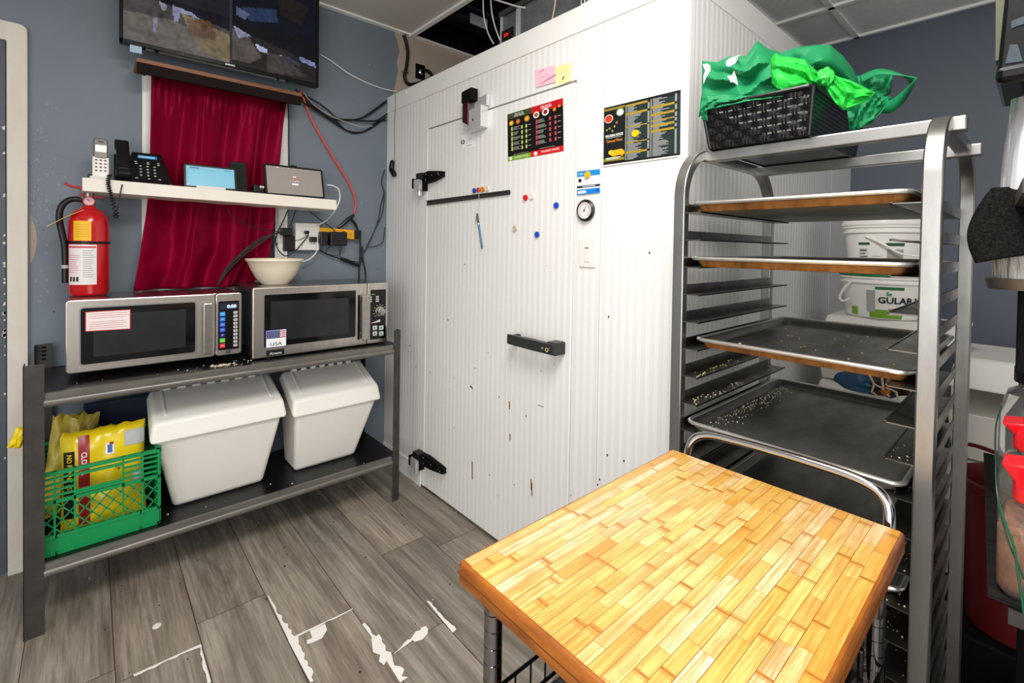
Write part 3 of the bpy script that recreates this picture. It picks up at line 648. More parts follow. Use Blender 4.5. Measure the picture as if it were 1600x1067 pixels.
xm = Y_(359, 90, TY).x; h = MB(); h.text(WALL(TY-.0065), 'SAMSUNG', xm, z0+.006, .008, .0003, ink('#e8e8e8', .3, .3), .04, 'C', .02); h.disc(WALL(TY-.0065), x0+.39*(x1-x0)-.1, z0+.008, .003, 0, .001, ink('#6b4fd0')); h.build('maker_mark', None, tv)
# screen picture: four camera views
NX, NY = 150, 80; sx0, sx1, sz0, sz1 = x0+.013, x1-.013, z0+.019, z1-.018
h = MB(); cols = []; random.seed(2)
def cl(a): return lin(a)
def mixc(a, b, t): return [a[i]*(1-t)+b[i]*t for i in range(3)]
def inpoly(px, py, P):
    c = False; j = len(P)-1
    for i in range(len(P)):
        if (P[i][1] > py) != (P[j][1] > py) and px < (P[j][0]-P[i][0])*(py-P[i][1])/(P[j][1]-P[i][1])+P[i][0]: c = not c
        j = i
    return c
POLY = [([(0, 1), (.3, .92), (1, .70), (1, 1)], '#1a1a22'), ([(0, .55), (.45, .6), (.75, .45), (1, .2), (1, 0), (0, 0)], '#6d6762'), ([(.5, .82), (1, .60), (1, .02), (.74, .1), (.62, .35)], '#7d7058'),
        ([(.42, .92), (.62, .86), (.68, .78), (.5, .8), (.48, .6), (.44, .58)], '#8e93b4'), ([(.56, .72), (.76, .74), (.84, .58), (.84, .42), (.7, .38), (.58, .42)], '#6f5a4a'), ([(.66, .76), (.78, .8), (.82, .66), (.7, .62)], '#6b4d35'),
        ([(.26, .55), (.30, .58), (.28, .28), (.25, .26)], '#8a88a0'), ([(.04, .95), (.18, .9), (.16, .84), (.05, .88)], '#7b80b0'), ([(.3, .92), (.38, .88), (.36, .74), (.33, .76)], '#9a98a8')]
POLR = [([(0, 1), (1, 1), (1, .45), (.3, .72), (0, .85)], '#15151c'), ([(0, .8), (.2, .66), (.34, .3), (.2, .1), (0, .1)], '#57504c'), ([(.02, .86), (.22, .72), (.08, .6)], '#8d8fae'), ([(.26, .58), (.40, .52), (.40, .42), (.30, .44)], '#aab0d8'),
        ([(.54, .5), (.58, .46), (.62, .2), (.57, .18)], '#a9aec8'), ([(.78, .56), (.98, .5), (1, .38), (.8, .44)], '#8088b4'), ([(.6, .5), (.8, .38), (.78, .3), (.6, .42)], '#3c3f52'), ([(.4, .45), (.6, .45), (.9, .1), (.4, 0)], '#47413f')]
TOPL = [([(.1, .5), (.6, .6), (.7, .2), (.2, .1)], '#4a4a55'), ([(.3, .9), (.9, .8), (.9, .6), (.3, .7)], '#2a3558')]
TOPR = [([(.1, .3), (.5, .5), (.52, .2), (.2, .05)], '#2a3a58'), ([(.5, .9), (.9, .8), (.8, .3), (.55, .4)], '#221d1c'), ([(.05, .3), (.2, .2), (.15, .05), (.05, .1)], '#55607a')]
for j in range(NY):
    for i in range(NX):
        s, t = (i+.5)/NX, (j+.5)/NY
        qx, qy = (0, s/.5) if s < .5 else (1, (s-.5)/.5)
        if t < .5: lx, ly, P, base = qy, t/.5, (POLY, POLR)[qx], ('#4e4a4a', '#2b2829')[qx]
        else: lx, ly, P, base = qy, (t-.5)/.5, (TOPL, TOPR)[qx], ('#23232b', '#101420')[qx]
        c = cl(base)
        for poly, cc in P:
            if inpoly(lx, ly, poly): c = cl(cc)
        nz = noise.noise(Vector((s*40, t*24, 1)))*.35+noise.noise(Vector((s*9, t*6, 5)))*.4
        c = [max(0, v*(1+nz)) for v in c]
        if abs(s-.5) < .004 or abs(t-.5) < .005: c = [.04, .04, .05]
        cols.append(c)
        a0, a1 = sx0+(sx1-sx0)*i/NX, sx0+(sx1-sx0)*(i+1)/NX; c0, c1 = sz0+(sz1-sz0)*j/NY, sz0+(sz1-sz0)*(j+1)/NY
        h.add([(a0, TY-.002, c0), (a1, TY-.002, c0), (a1, TY-.002, c1), (a0, TY-.002, c1)], [(0, 1, 2, 3)])
h.col = {'tone': cols}
ms = mat('camera view screen', '#000000', .12, attr='tone', emit=.75); ms.node_tree.nodes['Principled BSDF'].inputs['Specular IOR Level'].default_value = .3
for l in list(ms.node_tree.links):
    if l.to_socket.name == 'Base Color': ms.node_tree.links.remove(l)
h.build('screen', ms, tv)
h = MB(); h.box(x0+.035, x0+.075, TY+.0, TY+.02, z0-.03, z0+.002, ink('#a9c2d6')); h.build('tuner_dongle', None, tv)
# wooden ledge under the television
ly = 2.57; pA, pB = Y_(213, 82, ly), Y_(476, 150, ly)
xa, xb = pA.x, Y_(472, 150, ly).x; zl = (pA.z+pB.z)/2-.004
lg = thing('wall_ledge', ((xa+xb)/2, YW, zl-.05), 'dark wooden ledge with a brown edge above the red curtain', 'shelf')
h = MB(); h.box(xa, xb, ly, YW, zl-.018, zl); h.build('board', mat('brown board', '#8a5a38', .45, var=.5, vscale=6, vcol='#5c3820'), lg, .002)
h = MB(); h.box(xa+.003, xb-.003, ly+.001, ly+.02, zl-.062, zl-.018); h.build('fascia', mat('dark stained wood', '#170c09', .7), lg, .002)
for x in (xa+.075, xb-.07):
    h = MB(); h.box(x-.012, x+.012, YW-.012, YW, zl-.22, zl-.02); h.box(x-.012, x+.012, ly+.05, YW, zl-.03, zl-.02)
    h.bar([(x, YW-.012, zl-.16), (x, ly+.09, zl-.03)], (1, 0, 0), .006, .02); h.build('bracket', M_blackm, lg)

# ================================================================== CURTAIN
M_cur = mat('crimson satin', '#7c0022', .34, var=.6, vscale=2.2, vcol='#3c0212', sheen=.0, bump=.05, bscale=40)
M_cur.node_tree.nodes['Principled BSDF'].inputs['Specular Tint'].default_value = (1, .06, .2, 1)
cu = MB(); NXc, NZc = 150, 70; vs = []; fs = []
random.seed(8)
yc = YW-.065
Lx = [(wp(u, v, .05).x, wp(u, v, .05).z) for u, v in [(236, 118), (234, 200), (232, 290), (226, 340), (217, 400), (208, 449)]]
Rx = [(wp(u, v, .05).x, wp(u, v, .05).z) for u, v in [(447, 150), (440, 200), (432, 290), (427, 340), (418, 400), (392, 447)]]
ztop, zbot = 2.125, 1.133
def edge_x(E_, z):
    E_ = sorted(E_, key=lambda p: -p[1])
    if z >= E_[0][1]: return E_[0][0]
    for a, b in zip(E_, E_[1:]):
        if b[1] <= z <= a[1]: t = (a[1]-z)/(a[1]-b[1]); return a[0]*(1-t)+b[0]*t
    return E_[-1][0]
for j in range(NZc+1):
    z = ztop+(zbot-ztop)*j/NZc; t = j/NZc; xl, xr = edge_x(Lx, z), edge_x(Rx, z)
    for i in range(NXc+1):
        s = i/NXc
        w_ = .030*(.55+.45*t)*math.sin(2*math.pi*(s*2.9+.15*math.sin(3*t)+.1))+.006*math.sin(2*math.pi*(s*6.3+.5*t+.2*math.sin(5*t)))*(.4+.6*(1-t))
        w_ += .006*math.sin(2*math.pi*s*21)*max(0, 1-t*5)+.012*noise.noise(Vector((s*5, t*3, 2)))
        pin = -.012*sum(math.exp(-((s-c)/.012)**2) for c in (.34, .78))
        dent = .020*noise.noise(Vector((s*7, t*9+4, 8)))*max(0, t-.55)*2
        vs.append((xl+(xr-xl)*s, yc-max(-.035, w_+pin+dent), z))
for j in range(NZc):
    for i in range(NXc): a = j*(NXc+1)+i; fs.append((a, a+1, a+NXc+2, a+NXc+1))
cu.add(vs, fs)
co = cu.build('curtain', M_cur, None, 0, True, solid=.003, recalc=False); tag(co, 'crimson satin curtain hanging over the window behind the shelf', 'curtain')
for e_ in co.data.edges: e_.use_edge_sharp = False
h = MB(); h.tube([(Lx[0][0]-.02, yc+.005, ztop-.01), (Rx[0][0]+.02, yc+.005, ztop-.01)], .006, 10); tag(h.build('curtain_rod', M_blackm), 'thin dark rod carrying the crimson curtain', 'rod')

# ================================================================== WHITE SHELF
SY = 2.50
sA, sB = Y_(128.5, 277, SY), Y_(526, 312.5, SY); sC, sD = Y_(128.5, 298, SY), Y_(526, 328, SY)
zs = (sA.z+sB.z)/2; zsb = (sC.z+sD.z)/2; xs0, xs1 = sA.x, sB.x
h = MB(); h.hexa([(xs0, SY, sC.z), (xs1, SY, sD.z), (xs1, YW-.004, sD.z), (xs0, YW-.004, sC.z)], [(xs0, SY, sA.z), (xs1, SY, sB.z), (xs1, YW-.004, sB.z), (xs0, YW-.004, sA.z)])
tag(h.build('wall_shelf', mat('white shelf laminate', '#f2ede3', .35, var=.3, vscale=6, vcol='#e2d3b8'), None, .002), 'white floating shelf holding phones and tablets', 'shelf')
def shz(x): t = (x-xs0)/(xs1-xs0); return sA.z*(1-t)+sB.z*t+.0005
# cordless phone
yb = 2.53
pl_, pr_ = Y_(146, 275, yb), Y_(169, 275, yb); xc = (pl_.x+pr_.x)/2; zt_ = Y_(157, 217, yb+.03).z; zb_ = shz(xc)
cp = thing('cordless_phone', (xc, yb+.03, zb_), 'silver and white cordless handset standing in its cradle on the shelf end', 'phone')
T = Matrix.Translation((xc, yb+.02, zb_)) @ Matrix.Rotation(R(-10), 4, 'X')
FH = Frame(T @ Vector((0, -.013, 0)), (1, 0, 0), (T.to_3x3() @ Vector((0, 0, 1))), (T.to_3x3() @ Vector((0, -1, 0))))
H_ = zt_-zb_+.004; wd_ = .024
h = MB(); h.prism(FH, rrect(-wd_-.002, .0, wd_+.002, H_*.55, .006), -.024, 0); h.build('handset', mat('pearl white plastic', '#e8e4da', .3), cp, .004)
h = MB(); h.prism(FH, rrect(-wd_+.001, H_*.5, wd_-.001, H_, .012), -.024, .001); h.build('earpiece', mat('bronze grey plastic', '#6e665e', .3, .3), cp, .004)
h = MB(); h.prism(FH, rrect(-.017, H_*.66, .018, H_*.83, .002), .001, .002, ink('#dfe3da', .2, .35)); h.build('screen', None, cp)
h = MB(); h.prism(FH, rrect(-.008, H_*.9, .008, H_*.925, .001), .001, .0018, ink('#222222')); h.disc(FH, 0, H_*.575, .010, .001, .003, ink('#8a857d', .3), 16, .006)
for r_ in range(4):
    for c_ in range(3): h.disc(FH, -.014+.014*c_, H_*(.46-.085*r_), .0045, .0, .0018, ink('#55504a'), 10, .003)
h.build('keypad', None, cp)
h = MB(); h.box(xc-.034, xc+.03, yb-.01, yb+.06, zb_, zb_+.012, mat('pearl white plastic', '', .3)); h.box(xc-.04, xc-.02, yb+.03, yb+.07, zb_, zb_+.022, M_black); h.build('cradle', None, cp, .004)
# desk phone
xa, xb = Y_(176, 280, yb).x, Y_(270, 290, yb).x; xcen = (xa+xb)/2; zb_ = shz(xb)
dp = thing('desk_phone', (xcen, yb+.05, zb_), 'black desk telephone with a blue display beside the cordless handset', 'phone')
T = Matrix.Translation((0, yb-.005, zb_)) @ Matrix.Rotation(R(-38), 4, 'X'); nrm = T.to_3x3() @ Vector((0, -1, 0)); upv = T.to_3x3() @ Vector((0, 0, 1))
FP = Frame((0, yb-.005, zb_+.004), (1, 0, 0), upv, nrm)
zt2 = Y_(235, 240, yb+.08).z-zb_; Lp = zt2/upv.z
h = MB(); xm = Y_(204, 260, yb).x; h.prism(FP, [(xa+.004, .0), (xb, .0), (xb-.02, Lp*.62), (xb-.03, Lp), (xm+.01, Lp), (xm, Lp*.78), (xa+.006, Lp*.86)], -.022, 0)
h.prism(Frame((0, 0, 0), (0, 1, 0), (0, 0, 1), (1, 0, 0)), [(yb-.012, zb_), (yb+.085, zb_), (yb+.085, zb_+Lp*.5), (yb+.0, zb_+.012)], xa+.01, xb-.012); h.build('phone_base', M_black, dp, .003)
h = MB(); dl = xm+.028; h.prism(FP, rrect(dl, Lp*.79, dl+.068, Lp*.9, .002), 0, .0015, ink('#2f5f86', .2, .5)); h.prism(FP, rrect(dl+.003, Lp*.82, dl+.06, Lp*.87, .001), .0015, .002, ink('#7fb4d2', .2, .5)); h.build('display', None, dp)
h = MB(); kk = ink('#c8c8c8')
for r_ in range(4):
    for c_ in range(3): h.prism(FP, rrect(dl+.004+.024*c_, Lp*(.22+.1*r_), dl+.012+.024*c_, Lp*(.25+.1*r_), .001), 0, .0012, kk)
for a_, b2 in ((-.012, .66), (-.01, .60), (.03, .66), (.03, .61), (.066, .66), (.066, .60), (-.012, .12), (.03, .12), (.066, .12)): h.prism(FP, rrect(dl+a_, Lp*b2, dl+a_+.009, Lp*(b2+.022), .001), 0, .0012, kk)
h.build('keypad', None, dp)
# handset lying on the left of the phone
hz = MB(); hx0, hx1 = Y_(178.5, 250, yb).x+.004, Y_(203, 250, yb).x+.002; Lh = Lp*1.18
hz.prism(FP, rrect(hx0, Lp*.06, hx1+.004, Lp*.33, .01), .004, .034); hz.prism(FP, rrect(hx0-.001, Lh*.80, hx1, Lh, .008), .004, .032); hz.prism(FP, rrect(hx0+.003, Lp*.2, hx1, Lh*.9, .01), .016, .036)
hz.build('handset', mat('satin black plastic', '#121110', .28), dp, .005)
h = MB(); c0 = wp(168, 282, .19); coil = []
path = spline([Y_(u, v, yb-.04) for u, v in [(171, 273), (169, 285), (172, 300), (177, 318), (181, 340), (184, 322), (188, 302), (191, 288)]], 24)
for i, p in enumerate(path): a_ = i*1.15; coil.append(p+Vector((math.cos(a_)*.006, math.sin(a_)*.006, 0)) if i < 110 else p)
h.tube(coil, .0024, 6); h.build('coiled_cord', M_cable, dp)
# tablets
def tablet(name, label, cat, c4, yq, lean, case_col, scr, cb, group=None, thick=.012):
    P = [Y_(u, v, yq) for u, v in c4]; xl = (P[0].x+P[3].x)/2; xr = (P[1].x+P[2].x)/2; zb_ = shz((xl+xr)/2); zt_ = (P[0].z+P[1].z)/2
    t = thing(name, ((xl+xr)/2, yq, zb_), label, cat, group)
    T = Matrix.Rotation(R(-lean), 4, 'X').to_3x3(); fr = Frame((xl, yq, zb_+.004), (1, 0, 0), T @ Vector((0, 0, 1)), T @ Vector((0, -1, 0)))
    W_, Ht = xr-xl, (zt_-zb_-.004)/math.cos(R(lean))
    h = MB(); h.prism(fr, rrect(0, 0, W_, Ht, .012), -thick, 0); h.build('tablet_case', mat('tablet black', '#0c0c0e', .3), t, .002)
    h = MB(); h.prism(fr, [(cb, cb*1.0), (W_-cb, cb*1.0), (W_-cb, Ht-cb), (cb, Ht-cb)], 0, .0008, scr); h.build('screen', None, t)
    return t, fr, W_, Ht
blue = ink('#6fa6ba', .2, .62)
t, fr, W_, Ht = tablet('tablet', 'black tablet with a pale blue screen on a small white stand', 'tablet', [(286, 252), (369, 263), (373, 296), (289, 288)], 2.56, 14, '', blue, .010)
h = MB(); 
for k in range(6): h.prism(fr, rrect(.014, Ht*(.22+.1*k), .017, Ht*(.24+.1*k), .0005), .0008, .0012, ink('#2a4a6a'))
h.prism(fr, rrect(.022, Ht*.83, .06, Ht*.86, .001), .0008, .0012, ink('#1e3a48')); h.prism(fr, rrect(.022, Ht*.79, W_-.02, Ht*.797, .0005), .0008, .0012, ink('#4b7f94')); h.prism(fr, rrect(W_-.05, Ht*.84, W_-.02, Ht*.855, .001), .0008, .0012, ink('#1e3a48')); h.build('screen_content', None, t)
xq = (Y_(307, 290, 2.53).x, Y_(353, 294, 2.53).x); h = MB(); h.box(xq[0], xq[1], 2.53, 2.60, shz(xq[1]), shz(xq[1])+.008); h.box(xq[0], xq[1], 2.532, 2.537, shz(xq[1]), shz(xq[1])+.014); h.build('tablet_stand', M_white, t, .002)
grey = ink('#8c857f', .2, .38)
t, fr, W_, Ht = tablet('tablet', 'large black-cased tablet with a grey screen at the right shelf end', 'tablet', [(413, 253), (507, 263), (510, 309), (417, 302)], 2.57, 16, '', grey, .011)
h = MB(); h.disc(fr, W_*.49, Ht*.60, .009, .0008, .0014, ink('#c8525a', .3, .4), 14, .006); h.disc(fr, W_*.475, Ht*.64, .004, .0014, .0018, ink('#e8e8e8', .3, .4), 8); h.disc(fr, W_*.505, Ht*.645, .004, .0014, .0018, ink('#e8e8e8', .3, .4), 8)
h.text(fr, 'Set in motion', W_*.49, Ht*.49, .007, .001, ink('#d8d4d0', .3, .4), .05, 'C'); h.prism(fr, rrect(W_*.44, Ht*.38, W_*.55, Ht*.43, .002), .0008, .0014, ink('#e6e4e2', .3, .4))
h.prism(fr, rrect(W_*.2, Ht*.9, W_*.24, Ht*.92, .001), .0008, .0014, ink('#e6e4e2', .3, .4))
for k in range(5): h.prism(fr, rrect(W_*(.28+.1*k), Ht*.9, W_*(.33+.1*k), Ht*.91, .001), .0008, .0014, ink('#b9b4ae', .3, .3))
h.build('screen_content', None, t)
h = MB(); h.prism(fr, rrect(W_*.45, Ht-.002, W_*.55, Ht+.006, .002), -.012, 0); h.build('camera_bump', mat('tablet black', '', .3), t)
# mobile phone in a dock
P0, P1 = Y_(361, 248, 2.61), Y_(393, 295, 2.61); T = Matrix.Rotation(R(-14), 4, 'X').to_3x3(); zb_ = shz(P1.x); fr = Frame((P0.x, 2.605, zb_+.01), (1, 0, 0), T @ Vector((0, 0, 1)), T @ Vector((0, -1, 0)))
Wm, Hm = .072, P0.z-zb_-.012
ph = thing('mobile_phone', (P0.x+.036, 2.60, zb_), 'black handheld phone propped upright between the two tablets', 'phone')
h = MB(); h.prism(fr, rrect(0, 0, Wm, Hm, .01), -.014, 0); h.build('body', mat('satin black plastic', '', .28), ph, .003)
h = MB(); h.prism(fr, rrect(.004, .012, Wm-.004, Hm-.012, .004), 0, .0008, mat('dark screen', '#1e2422', .08)); h.build('screen', None, ph)
h = MB(); xx = Y_(403, 300, 2.56).x; h.box(P0.x-.002, xx+.03, 2.545, 2.63, zb_-.0, zb_+.012); h.box(xx-.02, xx+.025, 2.55, 2.61, zb_, zb_+.045); h.build('charging_dock', M_black, ph, .004)
h = MB(); h.prism(WALL(2.5495), rrect(xx+.005, zb_+.03, xx+.025, zb_+.04, .002), 0, .001, ink('#c9c4bd')); h.build('maker_mark', None, ph)

# ================================================================== CABLES AND POWER ON THE WALL
def cable(name, pts, r, label, cat='cable', m=None, off=.012, group=None, n=5, offs=None):
    P = [wp(u, v, (offs[i] if offs else off)) for i, (u, v) in enumerate(pts)]
    h = MB(); h.tube(spline(P, n), r, 8); return tag(h.build(name, m or M_cable, None, 0, True), label, cat, group)
cable('extension_cord', [(470, 140), (474, 152), (480, 170), (492, 197), (508, 225), (528, 258), (543, 282), (553, 305), (556, 320), (553, 334)], .0048, 'orange extension cord running from the ledge to the power strip', 'cord', ink('#f0452a', .4), off=.02)
cable('white_cable', [(500, 85), (520, 97), (545, 115), (575, 130), (600, 139), (620, 143)], .0035, 'white cable swagging from the television to the cold room', 'cable', M_whitec)
B1 = [[(462, 140), (478, 158), (500, 175), (525, 190), (540, 203), (558, 208), (580, 200), (603, 183)], [(465, 150), (482, 163), (505, 180), (528, 196), (548, 206), (570, 205), (590, 190), (603, 188)],
      [(470, 145), (490, 165), (515, 184), (535, 188), (555, 187), (575, 180), (603, 160)], [(466, 155), (492, 172), (520, 186), (545, 187), (570, 189), (590, 188), (604, 178)], [(474, 148), (496, 160), (512, 172), (530, 186), (560, 186), (580, 175), (604, 157)]]
for k, P in enumerate(B1): cable('black_cable', P, .0048, ['lowest black cable of the bundle sagging toward the cold room', 'second lowest black cable of the sagging bundle', 'black cable in the middle of the sagging bundle', 'upper middle black cable of the sagging bundle', 'topmost black cable of the sagging bundle'][k], 'cable', off=.012+.006*k)
cable('grey_cable', [(474, 145), (492, 165), (520, 182), (545, 192), (565, 198), (582, 197)], .0022, 'thin pale grey cable woven through the black bundle', 'cable', ink('#b7b2a6'), off=.04)
cable('black_cable', [(450, 158), (451, 190), (451, 230), (452, 262)], .0035, 'black cable running down the right side of the window frame', off=.03)
pl = thing('junction_plate', wp(656, 112, .0), 'black wall plate with a silver socket on the beige wall above the cold room', 'plate')
a, b = wp(649, 99, 0), wp(663, 126, 0); h = MB(); h.box(a.x, b.x, YW-.008, YW, b.z, a.z); h.build('plate', M_blackm, pl, .001)
q = wp(656, 114, 0); h = MB(); h.lathe([(.018, 0), (.018, -.012), (.01, -.02), (.0, -.02)], (q.x, YW-.008, q.z), 16, M_chrome, ax='Y'); h.build('socket', None, pl, 0, True)
cable('black_conduit', [(631, 55), (635, 68), (637, 85), (635, 105), (632, 118), (636, 130), (646, 132), (662, 127), (675, 120), (670, 112), (662, 109)], .011, 'thick black conduit curving down the beige wall corner', 'conduit', off=.014)
h = MB(); q = wp(630, 113, 0); h.tube([(q.x-.02, YW-.004, q.z), (q.x-.008, YW-.028, q.z), (q.x+.02, YW-.028, q.z-.002), (q.x+.035, YW-.004, q.z-.004)], .004, 8)
tag(h.build('cable_clip', M_chrome), 'small silver clip holding the black conduit', 'clip')
# outlet extender
a, b = wp(458, 348, .0), wp(495, 391, .0)
ox = thing('outlet_adapter', ((a.x+b.x)/2, YW, b.z), 'white wall outlet adapter block crowded with plugs below the shelf', 'adapter')
h = MB(); h.box(a.x, b.x, YW-.045, YW, b.z, a.z); h.build('adapter_body', M_white, ox, .006)
h = MB(); fo = WALL(YW-.045)
for u, v in ((472, 362), (472, 385)): q = wp(u, v, .045); h.prism(fo, rrect(q.x-.002, q.z-.008, q.x+.001, q.z+.008, .0005), 0, .001, ink('#b9b2a8'))
h.build('socket_slots', None, ox)
def plug(u, v, sx_, sz_, d, label, col=None, name='plug'):
    q = wp(u, v, d/2+.046); h = MB(); h.box(q.x-sx_, q.x+sx_, YW-.046-d, YW-.046, q.z-sz_, q.z+sz_); return tag(h.build(name, col or M_black, None, .004), label, 'plug')
plug(479, 363, .012, .009, .022, 'small black plug in the upper middle of the white adapter')
plug(489, 374, .018, .014, .03, 'black plug with a white cable in the lower right of the white adapter')
plug(447, 362, .028, .02, .03, 'black plug at the upper left side of the white adapter')
h = MB(); a, b = wp(441, 368, .02), wp(459, 392, .02); h.box(a.x, b.x, YW-.04, YW-.004, b.z, a.z); tag(h.build('power_adapter', M_black, None, .005), 'black power adapter left of the white outlet block', 'adapter')
# yellow power strip
ps = thing('power_strip', wp(525, 370, 0), 'yellow power strip screwed to the wall right of the outlet block', 'power strip')
a, b = wp(494, 355, .0), wp(558, 375, .0); h = MB(); h.hexa([(a.x, YW-.04, b.z+.02), (b.x, YW-.04, b.z), (b.x, YW, b.z), (a.x, YW, b.z+.02)], [(a.x, YW-.04, a.z), (b.x, YW-.04, a.z-.012), (b.x, YW, a.z-.012), (a.x, YW, a.z)])
h.build('housing', mat('yellow plastic', '#f2b21a', .4), ps, .004)
h = MB(); q = wp(548, 367, .04); h.prism(WALL(YW-.04), rrect(q.x-.002, q.z-.01, q.x+.001, q.z+.01, .0005), 0, .001, ink('#7a5a10')); h.build('reset_slot', None, ps); h = MB(); h.box(wp(538, 1, .04).x, wp(542, 1, .04).x, YW-.046, YW-.04, wp(540, 371, .04).z, wp(540, 361, .04).z, ink('#b02418')); h.build('switch', None, ps); h = MB(); h.box(wp(557, 1, .04).x, wp(567, 1, .04).x, YW-.05, YW, wp(560, 374, .04).z, wp(560, 360, .04).z, M_black); h.build('end_cap', None, ps)
for (u0, v0, u1, v1, lab) in ((497, 362, 508, 383, 'black plug pack at the left end of the yellow power strip'), (512, 362, 538, 384, 'wide black charger plugged into the yellow power strip')):
    a, b = wp(u0, v0, .045), wp(u1, v1, .045); h = MB(); h.box(a.x, b.x, YW-.09, YW-.042, b.z, a.z); tag(h.build('charger_block', M_black, None, .005), lab, 'charger')
h = MB(); P = [wp(u, v, .03) for u, v in ((553, 336), (545, 342), (536, 350), (528, 356))]; h.tube(P, [.008, .012, .011, .008], 8); tag(h.build('cord_socket', M_black, None, 0, True), 'black socket end of the orange extension cord', 'socket')
h = MB(); P = [wp(u, v, .03) for u, v in ((549, 342), (555, 350), (558, 356))]; h.tube(P, [.008, .009, .006], 8); tag(h.build('plug', M_black, None, 0, True), 'black plug hanging from the end of the orange cord', 'plug')
cabs = [([(556, 352), (562, 370), (563, 400), (561, 425), (562, 441)], .006, 'thick black cable dropping behind the right microwave, left of two'), ([(566, 385), (567, 405), (571, 425), (571, 441)], .005, 'thick black cable dropping behind the right microwave, right of two'),
        ([(601, 265), (596, 285), (600, 300), (595, 320), (592, 340), (583, 365), (574, 385), (566, 398), (565, 410)], .0035, 'black cable slanting down from the cold room edge'), ([(601, 300), (598, 330), (590, 350), (580, 370), (570, 392)], .003, 'second black cable slanting beside the cold room edge'),
        ([(601, 355), (598, 378), (585, 385), (575, 386)], .0025, 'thin black cable hooking round near the cold room'), ([(496, 388), (510, 397), (530, 404), (550, 413), (562, 416)], .0032, 'black cable running under the yellow power strip'),
        ([(517, 384), (510, 390), (511, 397), (530, 398), (533, 384)], .0022, 'small looped black cable below the wide charger'), ([(530, 384), (531, 396), (536, 408), (548, 408), (562, 410)], .0022, 'black charger lead trailing to the thick drop cable'),
        ([(484, 330), (500, 343), (518, 356), (524, 362)], .0026, 'thin black cable crossing from the shelf to the charger'), ([(450, 328), (442, 346), (434, 362), (431, 378), (436, 392), (447, 400), (460, 393), (472, 380), (482, 368)], .003, 'black cable looping round below the outlet block'),
        ([(462, 328), (458, 340), (452, 356)], .0025, 'short black cable dropping from shelf to the outlet block'), ([(355, 325), (365, 340), (385, 350), (410, 358), (436, 362)], .0026, 'black cable drooping across the lower curtain'),
        ([(482, 366), (475, 371), (466, 375), (456, 375)], .0016, 'thin black lead across the face of the outlet block'), ([(436, 360), (430, 375), (440, 390), (444, 395), (438, 380)], .0016, 'thin tangled black lead left of the outlet block')]
for P, r_, lab in cabs: cable('black_cable', P, r_, lab, off=.125 if P[0][0] == 355 else .055 if P[0][0] in (484, 450, 482) else .025)
for k, dz in enumerate((0, 4, -3)): cable('black_cable', [(340, 447), (352, 425+dz), (375, 400+dz), (405, 377+dz), (430, 365), (452, 361)], .004, ['middle of three black cables rising over the curtain foot', 'lower of three black cables rising over the curtain foot', 'upper of three black cables rising over the curtain foot'][k], off=.125)
cable('cable_bundle', [(533, 404), (545, 408), (556, 413), (562, 415)], .009, 'bundled black cable knot below the yellow power strip', off=.03)
cable('white_cable', [(511, 289), (520, 290), (529, 296), (531, 310), (524, 328), (512, 343), (500, 350), (494, 352)], .0032, 'white charging cable from the grey tablet to the outlet block', m=M_whitec, offs=[.2, .2, .2, .26, .26, .10, .06, .05])
cable('white_cable', [(496, 378), (497, 386), (492, 397), (483, 405), (472, 409)], .0032, 'white cable hanging from the outlet block to the bowl', m=M_whitec, off=.07)

# ================================================================== FIRE EXTINGUISHER
MZL = 1.131
eb = Z_(139, 453, MZL); ey = 2.60; ex = Y_(139, 400, ey).x
exl = thing('fire_extinguisher', (ex, ey, MZL), 'red fire extinguisher standing on the left microwave', 'fire extinguisher')
zz = lambda v: Y_(139, v, ey).z
M_red = mat('gloss red paint', '#c4151c', .2, coat=.4)
rad = (Y_(172, 400, ey).x-Y_(106, 400, ey).x)/2
h = MB(); h.lathe([(rad*.9, MZL), (rad, MZL+.012), (rad, zz(352)), (rad*.93, zz(340)), (rad*.7, zz(330)), (rad*.38, zz(326)), (rad*.3, zz(320))], (ex, ey, 0), 40, M_red); h.build('cylinder', None, exl, 0, True)
h = MB(); h.lathe([(.02, zz(326)), (.022, zz(318)), (.016, zz(310)), (.018, zz(302))], (ex, ey, 0), 16, mat('valve metal', '#8a8680', .3, .9)); h.build('valve', None, exl, 0, True)
h = MB(); zt_ = zz(300); h.prism(WALL(ey-.008), [(ex-.075, zt_+.024), (ex-.07, zt_+.034), (ex-.055, zt_+.024), (ex+.02, zt_+.012), (ex+.02, zt_-.005), (ex-.01, zt_+.004), (ex-.06, zt_+.016)], -.016, 0, mat('red lever', '#b01c22', .3)); 
h.prism(WALL(ey-.008), [(ex-.03, zt_-.008), (ex+.03, zt_-.012), (ex+.055, zt_-.03), (ex+.03, zt_-.022), (ex-.03, zt_-.018)], -.016, 0, M_red); h.build('handle', None, exl, .002)
h = MB(); q = (ex, ey-.024, zz(315)); h.lathe([(.019, 0), (.019, -.008), (.0, -.008)], q, 20, mat('gauge rim', '#c9484f', .3), ax='Y'); h.disc(WALL(q[1]), q[0], q[2], .0155, .006, .0088, ink('#e8b8bd'), 20); h.prism(WALL(q[1]-.009), [(q[0]-.006, q[2]+.006), (q[0]-.003, q[2]+.007), (q[0]+.006, q[2]-.006)], 0, .001, ink('#222222')); h.build('pressure_gauge', None, exl)
h = MB(); P = [Y_(u, v, ey-.01) for u, v in ((130, 313), (115, 311), (102, 316), (94, 328), (93, 345), (97, 365), (101, 385), (102, 405), (102, 425), (102, 442))]
h.tube(spline(P, 5), [.011]*46, 12); h.build('hose', mat('hose rubber', '#101012', .35), exl, 0, True)
